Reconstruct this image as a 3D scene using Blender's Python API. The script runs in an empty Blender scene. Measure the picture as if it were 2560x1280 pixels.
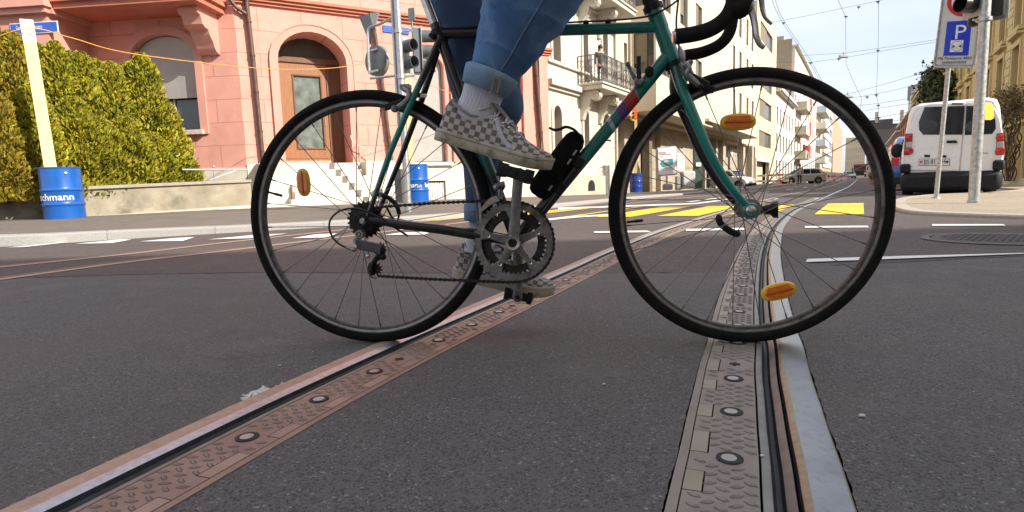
import bpy, math, random
from mathutils import Vector as V, Matrix, geometry
R=math.radians; PI=math.pi
random.seed(7)
sc=bpy.context.scene; col=sc.collection
# ---------------------------------------------------------------- camera
FPX=1450.0; PITCH=6.80; ROLL=-1.98; CH=0.4094
p_,r_=R(PITCH),R(ROLL)
CF=V((0,math.cos(p_),-math.sin(p_))); CR0=V((1,0,0)); CU0=CR0.cross(CF)
CR=CR0*math.cos(r_)+CU0*math.sin(r_); CU=-CR0*math.sin(r_)+CU0*math.cos(r_)
CP=V((0,0,CH))
cd=bpy.data.cameras.new('camera'); cam=bpy.data.objects.new('camera',cd); col.objects.link(cam)
cd.sensor_width=36; cd.lens=36*FPX/2560; cd.clip_start=.02; cd.clip_end=3000
mw=Matrix((CR,CU,-CF)).transposed().to_4x4(); mw.translation=CP; cam.matrix_world=mw
sc.camera=cam
DS=V((.517,.856,0)).normalized(); NL=V((-DS.y,DS.x,0))        # the street's direction, its left
def ray(px,py): return (CF+CR*((px-1280)/FPX)-CU*((py-640)/FPX))
def atZ(px,py,Z): return CP+ray(px,py)*Z
def onplane(px,py,P0,n):
    d=ray(px,py); return CP+d*((V(P0)-CP).dot(n)/d.dot(n))
def G(px,py,z=0.0): return onplane(px,py,(0,0,z),V((0,0,1)))
def gz(x,y):
    s=x*DS.x+y*DS.y; t=min(1,max(0,(s-4)/44)); return -.27*t*t*(3-2*t)
def GG(px,py,off=0.0):
    z=off
    for k in range(8):
        P=G(px,py,z); z=gz(P.x,P.y)+off
    return P
def onvert(px,py,P):           # the point of a pixel row on the vertical line over P (same distance)
    n=V((P.x,P.y,0)).normalized(); Q=onplane(px,py,P,n); return Q
# ---------------------------------------------------------------- materials
def M(name,c,rough=.6,metal=0.,var=.12,scale=12.,bump=0.,bscale=60.,c2=None,spec=.5,alpha=None,dirt=None,dscale=3.,trans=0,emit=None,coat=0,aniso=None):
    m=bpy.data.materials.new(name); m.use_nodes=True; nt=m.node_tree; N=nt.nodes; L=nt.links
    b=N['Principled BSDF']; b.inputs['Roughness'].default_value=rough; b.inputs['Metallic'].default_value=metal
    b.inputs['Specular IOR Level'].default_value=spec
    tc=N.new('ShaderNodeTexCoord'); src=tc.outputs['Object']
    if aniso:
        mp=N.new('ShaderNodeMapping'); mp.inputs['Scale'].default_value=aniso; L.new(src,mp.inputs['Vector']); src=mp.outputs['Vector']
    nz=N.new('ShaderNodeTexNoise'); nz.inputs['Scale'].default_value=scale; nz.inputs['Detail'].default_value=6; L.new(src,nz.inputs['Vector'])
    mx=N.new('ShaderNodeMix'); mx.data_type='RGBA'
    a=c; bb=c2 if c2 else tuple(min(1,x*(1+var)) for x in c)
    if not c2: a=tuple(x*(1-var) for x in c)
    mx.inputs['A'].default_value=(*a,1); mx.inputs['B'].default_value=(*bb,1)
    rr=N.new('ShaderNodeMapRange'); rr.inputs['From Min'].default_value=.35; rr.inputs['From Max'].default_value=.65
    L.new(nz.outputs['Fac'],rr.inputs['Value']); L.new(rr.outputs['Result'],mx.inputs['Factor'])
    out=mx.outputs['Result']
    if dirt:
        n2=N.new('ShaderNodeTexNoise'); n2.inputs['Scale'].default_value=dscale; n2.inputs['Detail'].default_value=8; n2.inputs['Roughness'].default_value=.65
        L.new(src,n2.inputs['Vector']); r2=N.new('ShaderNodeMapRange'); r2.inputs['From Min'].default_value=.5; r2.inputs['From Max'].default_value=.7; r2.inputs['To Max'].default_value=dirt[3] if len(dirt)>3 else .6
        L.new(n2.outputs['Fac'],r2.inputs['Value']); m2=N.new('ShaderNodeMix'); m2.data_type='RGBA'
        L.new(out,m2.inputs['A']); m2.inputs['B'].default_value=(*dirt[:3],1); L.new(r2.outputs['Result'],m2.inputs['Factor']); out=m2.outputs['Result']
    L.new(out,b.inputs['Base Color'])
    rv=N.new('ShaderNodeMapRange'); rv.inputs['To Min'].default_value=max(.02,rough-.08); rv.inputs['To Max'].default_value=min(1,rough+.1)
    L.new(nz.outputs['Fac'],rv.inputs['Value']); L.new(rv.outputs['Result'],b.inputs['Roughness'])
    if bump:
        n3=N.new('ShaderNodeTexNoise'); n3.inputs['Scale'].default_value=bscale; n3.inputs['Detail'].default_value=5; L.new(src,n3.inputs['Vector'])
        bp=N.new('ShaderNodeBump'); bp.inputs['Strength'].default_value=1; bp.inputs['Distance'].default_value=bump; L.new(n3.outputs['Fac'],bp.inputs['Height']); L.new(bp.outputs['Normal'],b.inputs['Normal'])
    if trans: b.inputs['Transmission Weight'].default_value=trans
    if coat: b.inputs['Coat Weight'].default_value=coat; b.inputs['Coat Roughness'].default_value=.08
    if alpha is not None: b.inputs['Alpha'].default_value=alpha
    if emit: b.inputs['Emission Color'].default_value=(*emit[:3],1); b.inputs['Emission Strength'].default_value=emit[3]
    return m
def brickmat(name,c,cj,bw,bh,mortar=.006,rough=.85,var=.06,off=.5,bump=.004,dirt=None):
    m=M(name,c,rough,var=var,scale=2.5,dirt=dirt); nt=m.node_tree;N=nt.nodes;L=nt.links;b=N['Principled BSDF']
    src=b.inputs['Base Color'].links[0].from_socket
    tc=N.new('ShaderNodeTexCoord'); sp=N.new('ShaderNodeSeparateXYZ'); cb=N.new('ShaderNodeCombineXYZ'); L.new(tc.outputs['Object'],sp.inputs[0])
    L.new(sp.outputs['X'],cb.inputs['X']); L.new(sp.outputs['Z'],cb.inputs['Y'])
    br=N.new('ShaderNodeTexBrick'); br.inputs['Scale'].default_value=1; br.inputs['Brick Width'].default_value=bw; br.inputs['Row Height'].default_value=bh
    br.inputs['Mortar Size'].default_value=mortar; br.offset=off; br.inputs['Mortar Smooth'].default_value=.3
    L.new(cb.outputs[0],br.inputs['Vector'])
    mx=N.new('ShaderNodeMix'); mx.data_type='RGBA'; L.new(src,mx.inputs['A']); mx.inputs['B'].default_value=(*cj,1); L.new(br.outputs['Fac'],mx.inputs['Factor']); L.new(mx.outputs['Result'],b.inputs['Base Color'])
    bp=N.new('ShaderNodeBump'); bp.invert=True; bp.inputs['Distance'].default_value=bump; L.new(br.outputs['Fac'],bp.inputs['Height']); L.new(bp.outputs['Normal'],b.inputs['Normal'])
    return m
def slatmat(name,c,pitch=.05,depth=.01,rough=.6,axis='Z',var=.05):
    m=M(name,c,rough,var=var,scale=3); nt=m.node_tree;N=nt.nodes;L=nt.links;b=N['Principled BSDF']
    tc=N.new('ShaderNodeTexCoord'); w=N.new('ShaderNodeTexWave'); w.bands_direction=axis; pass
    w.inputs['Scale'].default_value=.314159/pitch; w.wave_profile='SAW'
    L.new(tc.outputs['Object'],w.inputs['Vector']); bp=N.new('ShaderNodeBump'); bp.inputs['Distance'].default_value=depth; L.new(w.outputs['Fac'],bp.inputs['Height']); L.new(bp.outputs['Normal'],b.inputs['Normal'])
    return m
# ---------------------------------------------------------------- mesh builder
INV={}                          # root matrix inverse per object
def basis(ax):
    ax=ax.normalized(); t=V((0,0,1)) if abs(ax.z)<.9 else V((1,0,0)); a=ax.cross(t).normalized(); return a,ax.cross(a).normalized()
class MB:
    def __init__(s): s.v=[];s.f=[];s.m=[];s.mi=0;s.uv=None;s.T=None
    def add(s,vs,fs):
        o=len(s.v)
        for q in vs: q=V(q); s.v.append(s.T@q if s.T else q)
        for f in fs: s.f.append(tuple(i+o for i in f)); s.m.append(s.mi)
        return s
    def box(s,a,b):
        x0,y0,z0=a;x1,y1,z1=b
        vs=[(x0,y0,z0),(x1,y0,z0),(x1,y1,z0),(x0,y1,z0),(x0,y0,z1),(x1,y0,z1),(x1,y1,z1),(x0,y1,z1)]
        return s.add(vs,[(0,3,2,1),(4,5,6,7),(0,1,5,4),(1,2,6,5),(2,3,7,6),(3,0,4,7)])
    def obox(s,c,ux,uy,uz):       # centre and three half axes
        c,ux,uy,uz=V(c),V(ux),V(uy),V(uz)
        vs=[c+i*ux+j*uy+k*uz for k in(-1,1) for i,j in((-1,-1),(1,-1),(1,1),(-1,1))]
        return s.add(vs,[(0,3,2,1),(4,5,6,7),(0,1,5,4),(1,2,6,5),(2,3,7,6),(3,0,4,7)])
    def bar(s,a,b,w,h,up=(0,0,1)):
        a,b=V(a),V(b);d=(b-a); x=d.normalized(); y=V(up).cross(x).normalized(); z=x.cross(y)
        return s.obox((a+b)/2,d/2,y*w/2,z*h/2)
    def tube(s,pts,r,n=10,closed=False,caps=True):
        pts=[V(p) for p in pts]; k=len(pts); rs=r if isinstance(r,(list,tuple)) else [r]*k
        tg=[]
        for i in range(k):
            a=pts[i-1] if (i>0 or closed) else pts[i]; b=pts[(i+1)%k] if (i<k-1 or closed) else pts[i]
            tg.append((b-a).normalized())
        u,w=basis(tg[0]); rings=[]
        for i in range(k):
            u=(u-tg[i]*u.dot(tg[i])).normalized(); w=tg[i].cross(u)
            rings.append([pts[i]+(u*math.cos(2*PI*j/n)+w*math.sin(2*PI*j/n))*rs[i] for j in range(n)])
        vs=[q for rg in rings for q in rg]; fs=[]
        for i in range(k if closed else k-1):
            i2=(i+1)%k
            for j in range(n): fs.append((i*n+j,i*n+(j+1)%n,i2*n+(j+1)%n,i2*n+j))
        if caps and not closed: fs.append(tuple(range(n-1,-1,-1))); fs.append(tuple((k-1)*n+j for j in range(n)))
        return s.add(vs,fs)
    def cyl(s,a,b,r0,r1=None,n=16): return s.tube([a,b],[r0,r0 if r1 is None else r1],n)
    def lathe(s,prof,c,ax=(0,0,1),n=24,closed=False,a0=0,a1=2*PI,u=None):   # prof (r,h)
        c=V(c);ax=V(ax).normalized()
        if u is None: u,w=basis(ax)
        else: u=V(u).normalized(); w=ax.cross(u)
        full=abs(a1-a0-2*PI)<1e-6; m=n if full else n+1; k=len(prof); vs=[];fs=[]
        for j in range(m):
            t=a0+(a1-a0)*j/n; d=u*math.cos(t)+w*math.sin(t)
            vs+= [c+d*r+ax*h for r,h in prof]
        for j in range(n):
            j2=(j+1)%m
            for i in range(k if closed else k-1):
                i2=(i+1)%k; fs.append((j*k+i,j2*k+i,j2*k+i2,j*k+i2))
        return s.add(vs,fs)
    def prism(s,poly,ex):         # poly = 3-D loop, extruded by the vector ex
        poly=[V(p) for p in poly]; ex=V(ex); n=len(poly)
        return s.add(poly+[p+ex for p in poly],[tuple(range(n-1,-1,-1)),tuple(range(n,2*n))]+[(i,(i+1)%n,(i+1)%n+n,i+n) for i in range(n)])
    def ell(s,c,r,n=12,m=8,M3=None):
        c=V(c); vs=[];fs=[]
        for i in range(m+1):
            for j in range(n):
                th=PI*i/m; ph=2*PI*j/n; q=V((r[0]*math.sin(th)*math.cos(ph),r[1]*math.sin(th)*math.sin(ph),r[2]*math.cos(th)))
                vs.append(c+(M3@q if M3 else q))
        for i in range(m):
            for j in range(n): fs.append((i*n+j,(i+1)*n+j,(i+1)*n+(j+1)%n,i*n+(j+1)%n))
        return s.add(vs,fs)
    def loft(s,rings,caps=True,closed=False):
        n=len(rings[0]);k=len(rings);vs=[q for r in rings for q in r];fs=[]
        for i in range(k-1):
            for j in range(n): fs.append((i*n+j,i*n+(j+1)%n,(i+1)*n+(j+1)%n,(i+1)*n+j))
        if caps: fs.append(tuple(range(n-1,-1,-1))); fs.append(tuple((k-1)*n+j for j in range(n)))
        return s.add(vs,fs)
    def build(s,name,mat,parent=None,bevel=0,smooth=35,local=False,at=None,sub=0,sol=0):
        inv=None
        if not local:
            if parent is not None: inv=INV.get(parent.name)
            elif at is not None: inv=Matrix.Translation(-V(at))
        vs=[inv@q for q in s.v] if inv else s.v
        me=bpy.data.meshes.new(name); me.from_pydata([tuple(q) for q in vs],[],s.f)
        mats=mat if isinstance(mat,(list,tuple)) else [mat]
        for x in mats: me.materials.append(x)
        if len(mats)>1: me.polygons.foreach_set('material_index',s.m)
        if s.uv:
            ul=me.uv_layers.new(name='UVMap')
            for li,lp in enumerate(me.loops): ul.data[li].uv=s.uv[lp.vertex_index]
        me.validate(); me.update()
        if smooth: me.polygons.foreach_set('use_smooth',[True]*len(me.polygons)); me.set_sharp_from_angle(angle=R(smooth))
        o=bpy.data.objects.new(name,me); col.objects.link(o)
        if parent is not None: o.parent=parent; INV[o.name]=INV.get(parent.name)
        elif at is not None: o.location=at; INV[o.name]=Matrix.Translation(-V(at))
        else: INV[o.name]=None
        if sub: q=o.modifiers.new('s','SUBSURF'); q.levels=sub; q.render_levels=sub
        if sol: q=o.modifiers.new('t','SOLIDIFY'); q.thickness=sol; q.offset=0
        if bevel: q=o.modifiers.new('b','BEVEL'); q.width=bevel; q.segments=2; q.limit_method='ANGLE'; q.angle_limit=R(40)
        return o
def tag(o,label=None,cat=None,group=None,kind=None):
    if label: o['label']=label
    if cat: o['category']=cat
    if group: o['group']=group
    if kind: o['kind']=kind
    return o
def thing(name,label,cat,loc=(0,0,0),rz=0,group=None):
    o=bpy.data.objects.new(name,None); o.empty_display_size=.2; col.objects.link(o); o.location=loc; o.rotation_euler=(0,0,rz)
    INV[o.name]=(Matrix.Translation(V(loc))@Matrix.Rotation(rz,4,'Z')).inverted(); return tag(o,label,cat,group)
def copy_tree(o,parent=None):
    c=o.copy(); col.objects.link(c); c.parent=parent
    for ch in [x for x in col.objects if x.parent is o]: copy_tree(ch,c)
    return c
def struct(name,mb,mat,**k):
    return tag(mb.build(name,mat,**k),kind='structure')
def text(name,body,size,mat,parent,origin,xd,yd,ext=.001,align='LEFT',sx=1.0,spacing=1.0):
    cu=bpy.data.curves.new(name,'FONT'); cu.body=body; cu.size=size; cu.extrude=ext; cu.align_x=align; cu.space_character=spacing; cu.resolution_u=3
    ob=bpy.data.objects.new(name,cu); col.objects.link(ob); dg=bpy.context.evaluated_depsgraph_get(); dg.update()
    me=bpy.data.meshes.new_from_object(ob.evaluated_get(dg)); bpy.data.objects.remove(ob); bpy.data.curves.remove(cu)
    xd=V(xd).normalized();yd=V(yd).normalized();zd=xd.cross(yd).normalized()
    T=Matrix((xd*sx,yd,zd)).transposed().to_4x4(); T.translation=V(origin)
    inv=INV.get(parent.name) if parent is not None else None
    me.transform((inv@T) if inv else T); me.name=name; me.materials.clear(); me.materials.append(mat)
    o=bpy.data.objects.new(name,me); col.objects.link(o); o.parent=parent; INV[o.name]=inv
    return o
def cdt(pts,edges,holes,keep=None):
    v2,e2,f2,_,_,_=geometry.delaunay_2d_cdt([V(p[:2]) for p in pts],edges,[],0,1e-6)
    def inside(p,poly):
        c=False;j=len(poly)-1
        for i in range(len(poly)):
            a,b=poly[i],poly[j]
            if (a[1]>p[1])!=(b[1]>p[1]) and p[0]<(b[0]-a[0])*(p[1]-a[1])/(b[1]-a[1])+a[0]: c=not c
            j=i
        return c
    fs=[]
    for f in f2:
        cx=sum(v2[i].x for i in f)/len(f); cy=sum(v2[i].y for i in f)/len(f)
        if keep and not inside((cx,cy),keep): continue
        if any(inside((cx,cy),h) for h in holes): continue
        a=sum(v2[f[i]].x*v2[f[(i+1)%len(f)]].y-v2[f[(i+1)%len(f)]].x*v2[f[i]].y for i in range(len(f)))
        fs.append(tuple(f) if a>0 else tuple(reversed(f)))
    return v2,fs
def loop_edges(n,o=0): return [(o+i,o+(i+1)%n) for i in range(n)]
def dens(poly,step,closed=True):
    out=[];n=len(poly)
    for i in range(n if closed else n-1):
        a,b=V(poly[i][:2]),V(poly[(i+1)%n][:2]); k=max(1,int((b-a).length/step))
        for j in range(k): out.append(a.lerp(b,j/k))
    if not closed: out.append(V(poly[-1][:2]))
    return out
def sheet(mb,poly,off,holes=[],grid=None,step=3.,skirt=0,zf=None):
    zf=zf or gz
    P=dens(poly,step); pts=list(P); ed=loop_edges(len(P)); 
    for h in holes: ed+=loop_edges(len(h),len(pts)); pts+=[V(q[:2]) for q in h]
    if grid: pts+=grid
    v2,fs=cdt(pts,ed,holes,keep=P)
    mb.add([(q.x,q.y,zf(q.x,q.y)+off) for q in v2],fs)
    if skirt:
        n=len(P)
        vs=[(q.x,q.y,zf(q.x,q.y)+off) for q in P]+[(q.x,q.y,zf(q.x,q.y)+off-skirt) for q in P]
        mb.add(vs,[(i,i+n,(i+1)%n+n,(i+1)%n) for i in range(n)])
    return mb
def catmull(P,k=6):
    P=[V(p) for p in P]; out=[]
    Q=[P[0]*2-P[1]]+P+[P[-1]*2-P[-2]]
    for i in range(1,len(Q)-2):
        for j in range(k):
            t=j/k;a,b,c,d=Q[i-1],Q[i],Q[i+1],Q[i+2]
            out.append(.5*((2*b)+(c-a)*t+(2*a-5*b+4*c-d)*t*t+(3*b-a-3*c+d)*t**3))
    out.append(P[-1]); return out
# ---------------------------------------------------------------- light
SAZ,SEL=R(122),R(33)
w=bpy.data.worlds.new('World'); sc.world=w; w.use_nodes=True; nt=w.node_tree; bg=nt.nodes['Background']
sk=nt.nodes.new('ShaderNodeTexSky'); sk.sky_type='NISHITA'; sk.sun_disc=False; sk.sun_elevation=SEL; sk.sun_rotation=SAZ; sk.air_density=1.; sk.dust_density=2.5; sk.ozone_density=1.3
cn=nt.nodes.new('ShaderNodeTexNoise'); tcw=nt.nodes.new('ShaderNodeTexCoord'); mpw=nt.nodes.new('ShaderNodeMapping'); mpw.inputs['Scale'].default_value=(1,1,4)
cn.inputs['Scale'].default_value=2.2; cn.inputs['Detail'].default_value=7
nt.links.new(tcw.outputs['Generated'],mpw.inputs['Vector']); nt.links.new(mpw.outputs['Vector'],cn.inputs['Vector'])
cr=nt.nodes.new('ShaderNodeMapRange'); cr.inputs['From Min'].default_value=.3; cr.inputs['From Max'].default_value=.75; cr.inputs['To Min'].default_value=.45; cr.inputs['To Max'].default_value=.85; nt.links.new(cn.outputs['Fac'],cr.inputs['Value'])
mc=nt.nodes.new('ShaderNodeMix'); mc.data_type='RGBA'; mc.inputs['B'].default_value=(5.9,6.2,6.9,1)
nt.links.new(sk.outputs[0],mc.inputs['A']); nt.links.new(cr.outputs['Result'],mc.inputs['Factor']); nt.links.new(mc.outputs['Result'],bg.inputs['Color']); bg.inputs['Strength'].default_value=.115
sd=bpy.data.lights.new('sun','SUN'); sd.energy=4.2; sd.angle=R(.5); sd.color=(1,.93,.82); so=bpy.data.objects.new('sun',sd); col.objects.link(so)
sv=V((math.sin(SAZ)*math.cos(SEL),math.cos(SAZ)*math.cos(SEL),math.sin(SEL))); so.rotation_euler=sv.to_track_quat('Z','Y').to_euler()
sc.view_settings.view_transform='Standard'; sc.view_settings.look='None'; sc.view_settings.gamma=1; sc.view_settings.exposure=.8; sc.view_settings.use_curve_mapping=False
sc.render.resolution_x=1024; sc.render.resolution_y=512
# ================================================================ ground, tracks, markings
def sp(x,y): return x*DS.x+y*DS.y, x*NL.x+y*NL.y
def W(s,p,z=None,off=0):
    q=DS*s+NL*p; return V((q.x,q.y,(gz(q.x,q.y)+off) if z is None else z))
def asphalt(name,a,b,speck=.14,sc1=330,stone=(.34,.33,.32),bump=.0035,stain=None):
    m=bpy.data.materials.new(name); m.use_nodes=True; nt=m.node_tree;N=nt.nodes;L=nt.links;bs=N['Principled BSDF']
    tc=N.new('ShaderNodeTexCoord'); o=tc.outputs['Object']
    def noise(s,d=3,r=.5):
        n=N.new('ShaderNodeTexNoise');n.inputs['Scale'].default_value=s;n.inputs['Detail'].default_value=d;n.inputs['Roughness'].default_value=r;L.new(o,n.inputs['Vector']);return n.outputs['Fac']
    def rng(x,a0,b0,c0=0,d0=1):
        r=N.new('ShaderNodeMapRange');r.inputs['From Min'].default_value=a0;r.inputs['From Max'].default_value=b0;r.inputs['To Min'].default_value=c0;r.inputs['To Max'].default_value=d0;L.new(x,r.inputs['Value']);return r.outputs['Result']
    def mix(f,x,y):
        q=N.new('ShaderNodeMix');q.data_type='RGBA';L.new(f,q.inputs['Factor'])
        for k,z in(('A',x),('B',y)):
            if isinstance(z,tuple): q.inputs[k].default_value=(*z,1)
            else: L.new(z,q.inputs[k])
        return q.outputs['Result']
    c=mix(rng(noise(sc1,2,.8),.34,.66),tuple(x*.34 for x in a),tuple(x*1.75 for x in a))
    c=mix(rng(noise(1.1,5,.6),.3,.7,0,.75),c,mix(rng(noise(sc1*.8,2,.8),.34,.66),tuple(x*.34 for x in b),tuple(x*1.75 for x in b)))
    vo=N.new('ShaderNodeTexVoronoi');vo.inputs['Scale'].default_value=sc1*.62;L.new(o,vo.inputs['Vector'])
    sp_=N.new('ShaderNodeSeparateColor');L.new(vo.outputs['Color'],sp_.inputs[0])
    c=mix(rng(sp_.outputs[0],1-speck*.28,1-speck*.28+.02,0,.75),c,mix(sp_.outputs[1],stone,tuple(x*.5 for x in stone)))
    c=mix(rng(sp_.outputs[2],.8,.84,0,.65),c,tuple(x*.3 for x in a))
    n6=noise(6,6,.7); c=mix(rng(n6,.52,.75,0,.45),c,tuple(x*.5 for x in a)); n7=noise(2.3,6,.75); c=mix(rng(n7,.52,.7,0,.5),c,tuple(x*1.45 for x in a)); n9=noise(.55,5,.6); c=mix(rng(n9,.45,.62,0,.35),c,(a[0]*1.25,a[1]*1.05,a[2]*.9)); n8=noise(90,3,.7); c=mix(rng(n8,.5,.7,0,.45),c,tuple(x*.45 for x in a))
    if stain: c=mix(rng(noise(.35,4,.6),.5,.66,0,.55),c,stain)
    L.new(c,bs.inputs['Base Color']); bs.inputs['Roughness'].default_value=.82; bs.inputs['Specular IOR Level'].default_value=.35
    ad=N.new('ShaderNodeMath');ad.operation='ADD';L.new(noise(sc1*.55,4,.7),ad.inputs[0]);L.new(rng(vo.outputs['Distance'],0,.7,.4,0),ad.inputs[1])
    bp=N.new('ShaderNodeBump');bp.inputs['Distance'].default_value=bump;L.new(ad.outputs[0],bp.inputs['Height']);L.new(bp.outputs['Normal'],bs.inputs['Normal'])
    return m
A_fore=asphalt('asphalt_fore',(.132,.125,.121),(.099,.094,.092),sc1=430,speck=.22)
A_mid=asphalt('asphalt_mid',(.105,.086,.080),(.088,.074,.070),sc1=240,stain=(.13,.105,.095))
A_pave=asphalt('asphalt_pavement',(.17,.15,.125),(.125,.11,.095),sc1=260,stain=(.20,.175,.15))
A_paveR=asphalt('asphalt_pavement_right',(.36,.31,.235),(.31,.265,.20),sc1=300,speck=.1,stone=(.5,.45,.36),bump=.001)
tar=M('tar',(.012,.011,.011),.7,bump=.004,bscale=90)
granite=M('granite_kerb',(.28,.272,.26),.75,c2=(.38,.37,.355),scale=90,bump=.0015,bscale=120,dirt=(.35,.32,.28,.35),dscale=1.5)
concrete=M('concrete',(.36,.33,.28),.85,c2=(.46,.42,.36),scale=5,bump=.004,bscale=40,dirt=(.2,.18,.15,.6),dscale=2)
whitep=M('white_road_paint',(.74,.73,.7),.6,var=.06,scale=40,dirt=(.3,.28,.26,.45),dscale=25,bump=.0012,bscale=200)
yellowp=M('yellow_road_paint',(.72,.55,.015),.6,c2=(.62,.48,.03),scale=30,dirt=(.22,.18,.08,.65),dscale=16,bump=.0012,bscale=200)
def rough_lines(pts,k=7): return [V((q.x,q.y)) for q in catmull([(p[0],p[1],0) for p in pts],k)]
Lp=[(120,1280),(484,1098),(727,978),(964,868),(1175,792),(1269,744),(1440,666),(1500,637),(1582,605),(1672,572),(1820,529)]
Rp=[(2011,1280),(1991,1161),(1973,1071),(1961,1000),(1948,928),(1941,856),(1932,818),(1922,732),(1920,654),(1926,611),(1941,568),(1969,537),(1996,519),(2027,505)]
Lg=[G(*p,.002) for p in Lp]; Rg=[G(*p,.002) for p in Rp]
def smoothpts(P,it=2):
    for _ in range(it): P=[P[0]]+[(P[i-1]+P[i]*2+P[i+1])/4 for i in range(1,len(P)-1)]+[P[-1]]
    return P
def fix(P,ext):
    P=[V((q.x,q.y,0)) for q in P]; d=(P[0]-P[2]).normalized()
    P=[P[0]+d*ext,P[0]+d*.5]+P
    return P
Lg=[W(s,p,0) for s,p in((.3,.925),(.53,.967),(.76,1.006),(1.1,1.052),(1.49,1.092),(1.81,1.125),(2.65,1.215),(3.13,1.275),(3.87,1.345),(5.02,1.43),(7.94,1.52))]
Lw=fix(Lg,3.2)+[W(10.5,1.585),W(14,1.66),W(20,1.68),W(40,1.68),W(90,1.68),W(260,1.68)]
Rw=fix(Rg,3.2)+[W(12.9,.69),W(16,.67),W(22,.66),W(40,.66),W(90,.66),W(260,.66)]
class Path:
    def __init__(s,P,step=.03):
        C=catmull([(q[0],q[1],0) for q in P],16); C=smoothpts(C,6)
        s.P=C; s.c=[0]
        for i in range(1,len(C)): s.c.append(s.c[-1]+(C[i]-C[i-1]).length)
        s.L=s.c[-1]
    def at(s,t,w=0,z=0,side=1):
        import bisect
        i=min(len(s.P)-2,max(0,bisect.bisect_right(s.c,t)-1)); f=(t-s.c[i])/(s.c[i+1]-s.c[i]); 
        a=s.P[max(0,i-1)];b=s.P[i];c=s.P[i+1];d=s.P[min(len(s.P)-1,i+2)]
        q=b.lerp(c,f); tg=((c-a).normalized().lerp((d-b).normalized(),f)).normalized(); n=V((tg.y,-tg.x,0))*side
        r=q+n*w; return V((r.x,r.y,gz(r.x,r.y)+z))
PL,PR=Path(Lw),Path(Rw)
def tend(P,s):                       # path length at which the track reaches s
    for q,c in zip(P.P,P.c):
        if q.dot(DS)>s and q.y>0: return c
TL,TR=tend(PL,13.5),tend(PR,13.5)
def stations(P,a,b):
    out=[];t=a
    while t<b:
        out.append(t); q=P.at(t); t+=.009+.02*max(0,q.y-.6) if q.y>-1 else .15
    out.append(b); return out
# right rail: outward side=+1 is the right of travel, left rail: -1
side={'L':-1,'R':1}; paths={'L':(PL,TL),'R':(PR,TR)}
holes=[]
for k,(P,T) in paths.items():
    st=stations(P,.05,T); rr=random.Random(3)
    from mathutils import noise as _nz
    a=[P.at(t,.0612+.0030*_nz.noise(V((t*9,1,0)))+.003*_nz.noise(V((t*40,2,0)))+.002*_nz.noise(V((t*130,3,0)))+rr.uniform(0,.0012),0,side[k]) for t in st]; b=[P.at(t,-.163-rr.uniform(-.001,.002),0,side[k]) for t in st]
    if k=='L':
        # the two bands may meet far away: keep the left band's inner edge off the right band
        pass
    holes.append([V((q.x,q.y)) for q in a]+[V((q.x,q.y)) for q in reversed(b)])
seam=[G(*p) for p in [(-400,725),(0,697),(300,687),(640,681),(1180,683),(1500,684),(1800,680),(2000,668),(2560,640),(3000,620)]]
seam=[V((-30,3.6))]+[V((q.x,q.y)) for q in seam]+[V((40,3.2))]
outer=[V((-900,-900)),V((900,-900)),V((900,900)),V((-900,900))]
grid=[]
for i in range(0,90):
    for j in range(-12,13):
        s=i*3. if i<25 else 75+(i-25)*8.; p=j*2.5+.7
        q=W(s,p); grid.append(V((q.x,q.y)))
def inband(q): return any((q-V(h[i])).length<.2 for h in holes for i in range(0,len(h),4))
grid=[g for g in grid if g.y>12 or not inband(g)]
pts=list(outer)+[]; ed=loop_edges(4)
for h in holes: ed+=loop_edges(len(h),len(pts)); pts+=h
ed+=[(len(pts)+i,len(pts)+i+1) for i in range(len(seam)-1)]; pts+=seam; pts+=grid
v2,fs=cdt(pts,ed,holes)
mb=MB(); mb.add([(q.x,q.y,gz(q.x,q.y)) for q in v2],[])
for f in fs:
    cx=sum(v2[i].x for i in f)/3; cy=sum(v2[i].y for i in f)/3; j=0
    while j<len(seam)-2 and seam[j+1].x<cx: j+=1
    a,b=seam[j],seam[j+1]; yl=a.y+(b.y-a.y)*(cx-a.x)/(b.x-a.x)
    mb.f.append(f); mb.m.append(1 if cy>yl else 0)
struct('ground',mb,[A_fore,A_mid],smooth=0)
mb=MB()
for i in range(len(seam)-1):
    a,b=seam[i],seam[i+1]
    if abs(a.x)>12 or abs(b.x)>12: continue
    n_=max(1,int((b-a).length/.05)); rj=random.Random(i)
    for j in range(n_):
        p=a.lerp(b,j/n_); q=a.lerp(b,(j+1)/n_); w0=rj.uniform(.004,.012)
        if inband(p) or inband(q): continue
        mb.add([(p.x,p.y-w0,.0015),(q.x,q.y-w0,.0015),(q.x,q.y+w0*.6,.0015),(p.x,p.y+w0*.6,.0015)],[(0,1,2,3)])
struct('road_joint',mb,tar,smooth=0)
mb=MB()                               # the bed below the rails, and the frayed black joint beside them
for k,(P,T) in paths.items():
    st=stations(P,.0,T+.3); n=len(st)
    vs=[P.at(t,w,z,side[k]) for t in st for w,z in((.115,-.002),(.105,-.058),(-.2,-.058),(-.21,-.002))]
    mb.add(vs,[(4*i+j,4*i+j+1,4*i+j+5,4*i+j+4) for i in range(n-1) for j in range(3)])
struct('rail_bed',mb,tar,smooth=0)
cornerm=M('gauge_corner_steel',(.26,.225,.17),.38,.8,c2=(.36,.32,.26),scale=60)
steel=M('rail_steel',(.29,.29,.295),.33,.95,c2=(.36,.36,.365),scale=14,dirt=(.20,.19,.185,.55),dscale=60,bump=.00025,bscale=500)
cornerL=M('blue_bright_steel',(.40,.42,.47),.35,.85,c2=(.52,.54,.58),scale=80)
steel2=M('rail_steel_worn',(.38,.27,.21),.55,.45,c2=(.46,.34,.27),scale=90,dirt=(.25,.18,.14,.5),dscale=30,bump=.0004,bscale=350)
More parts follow.
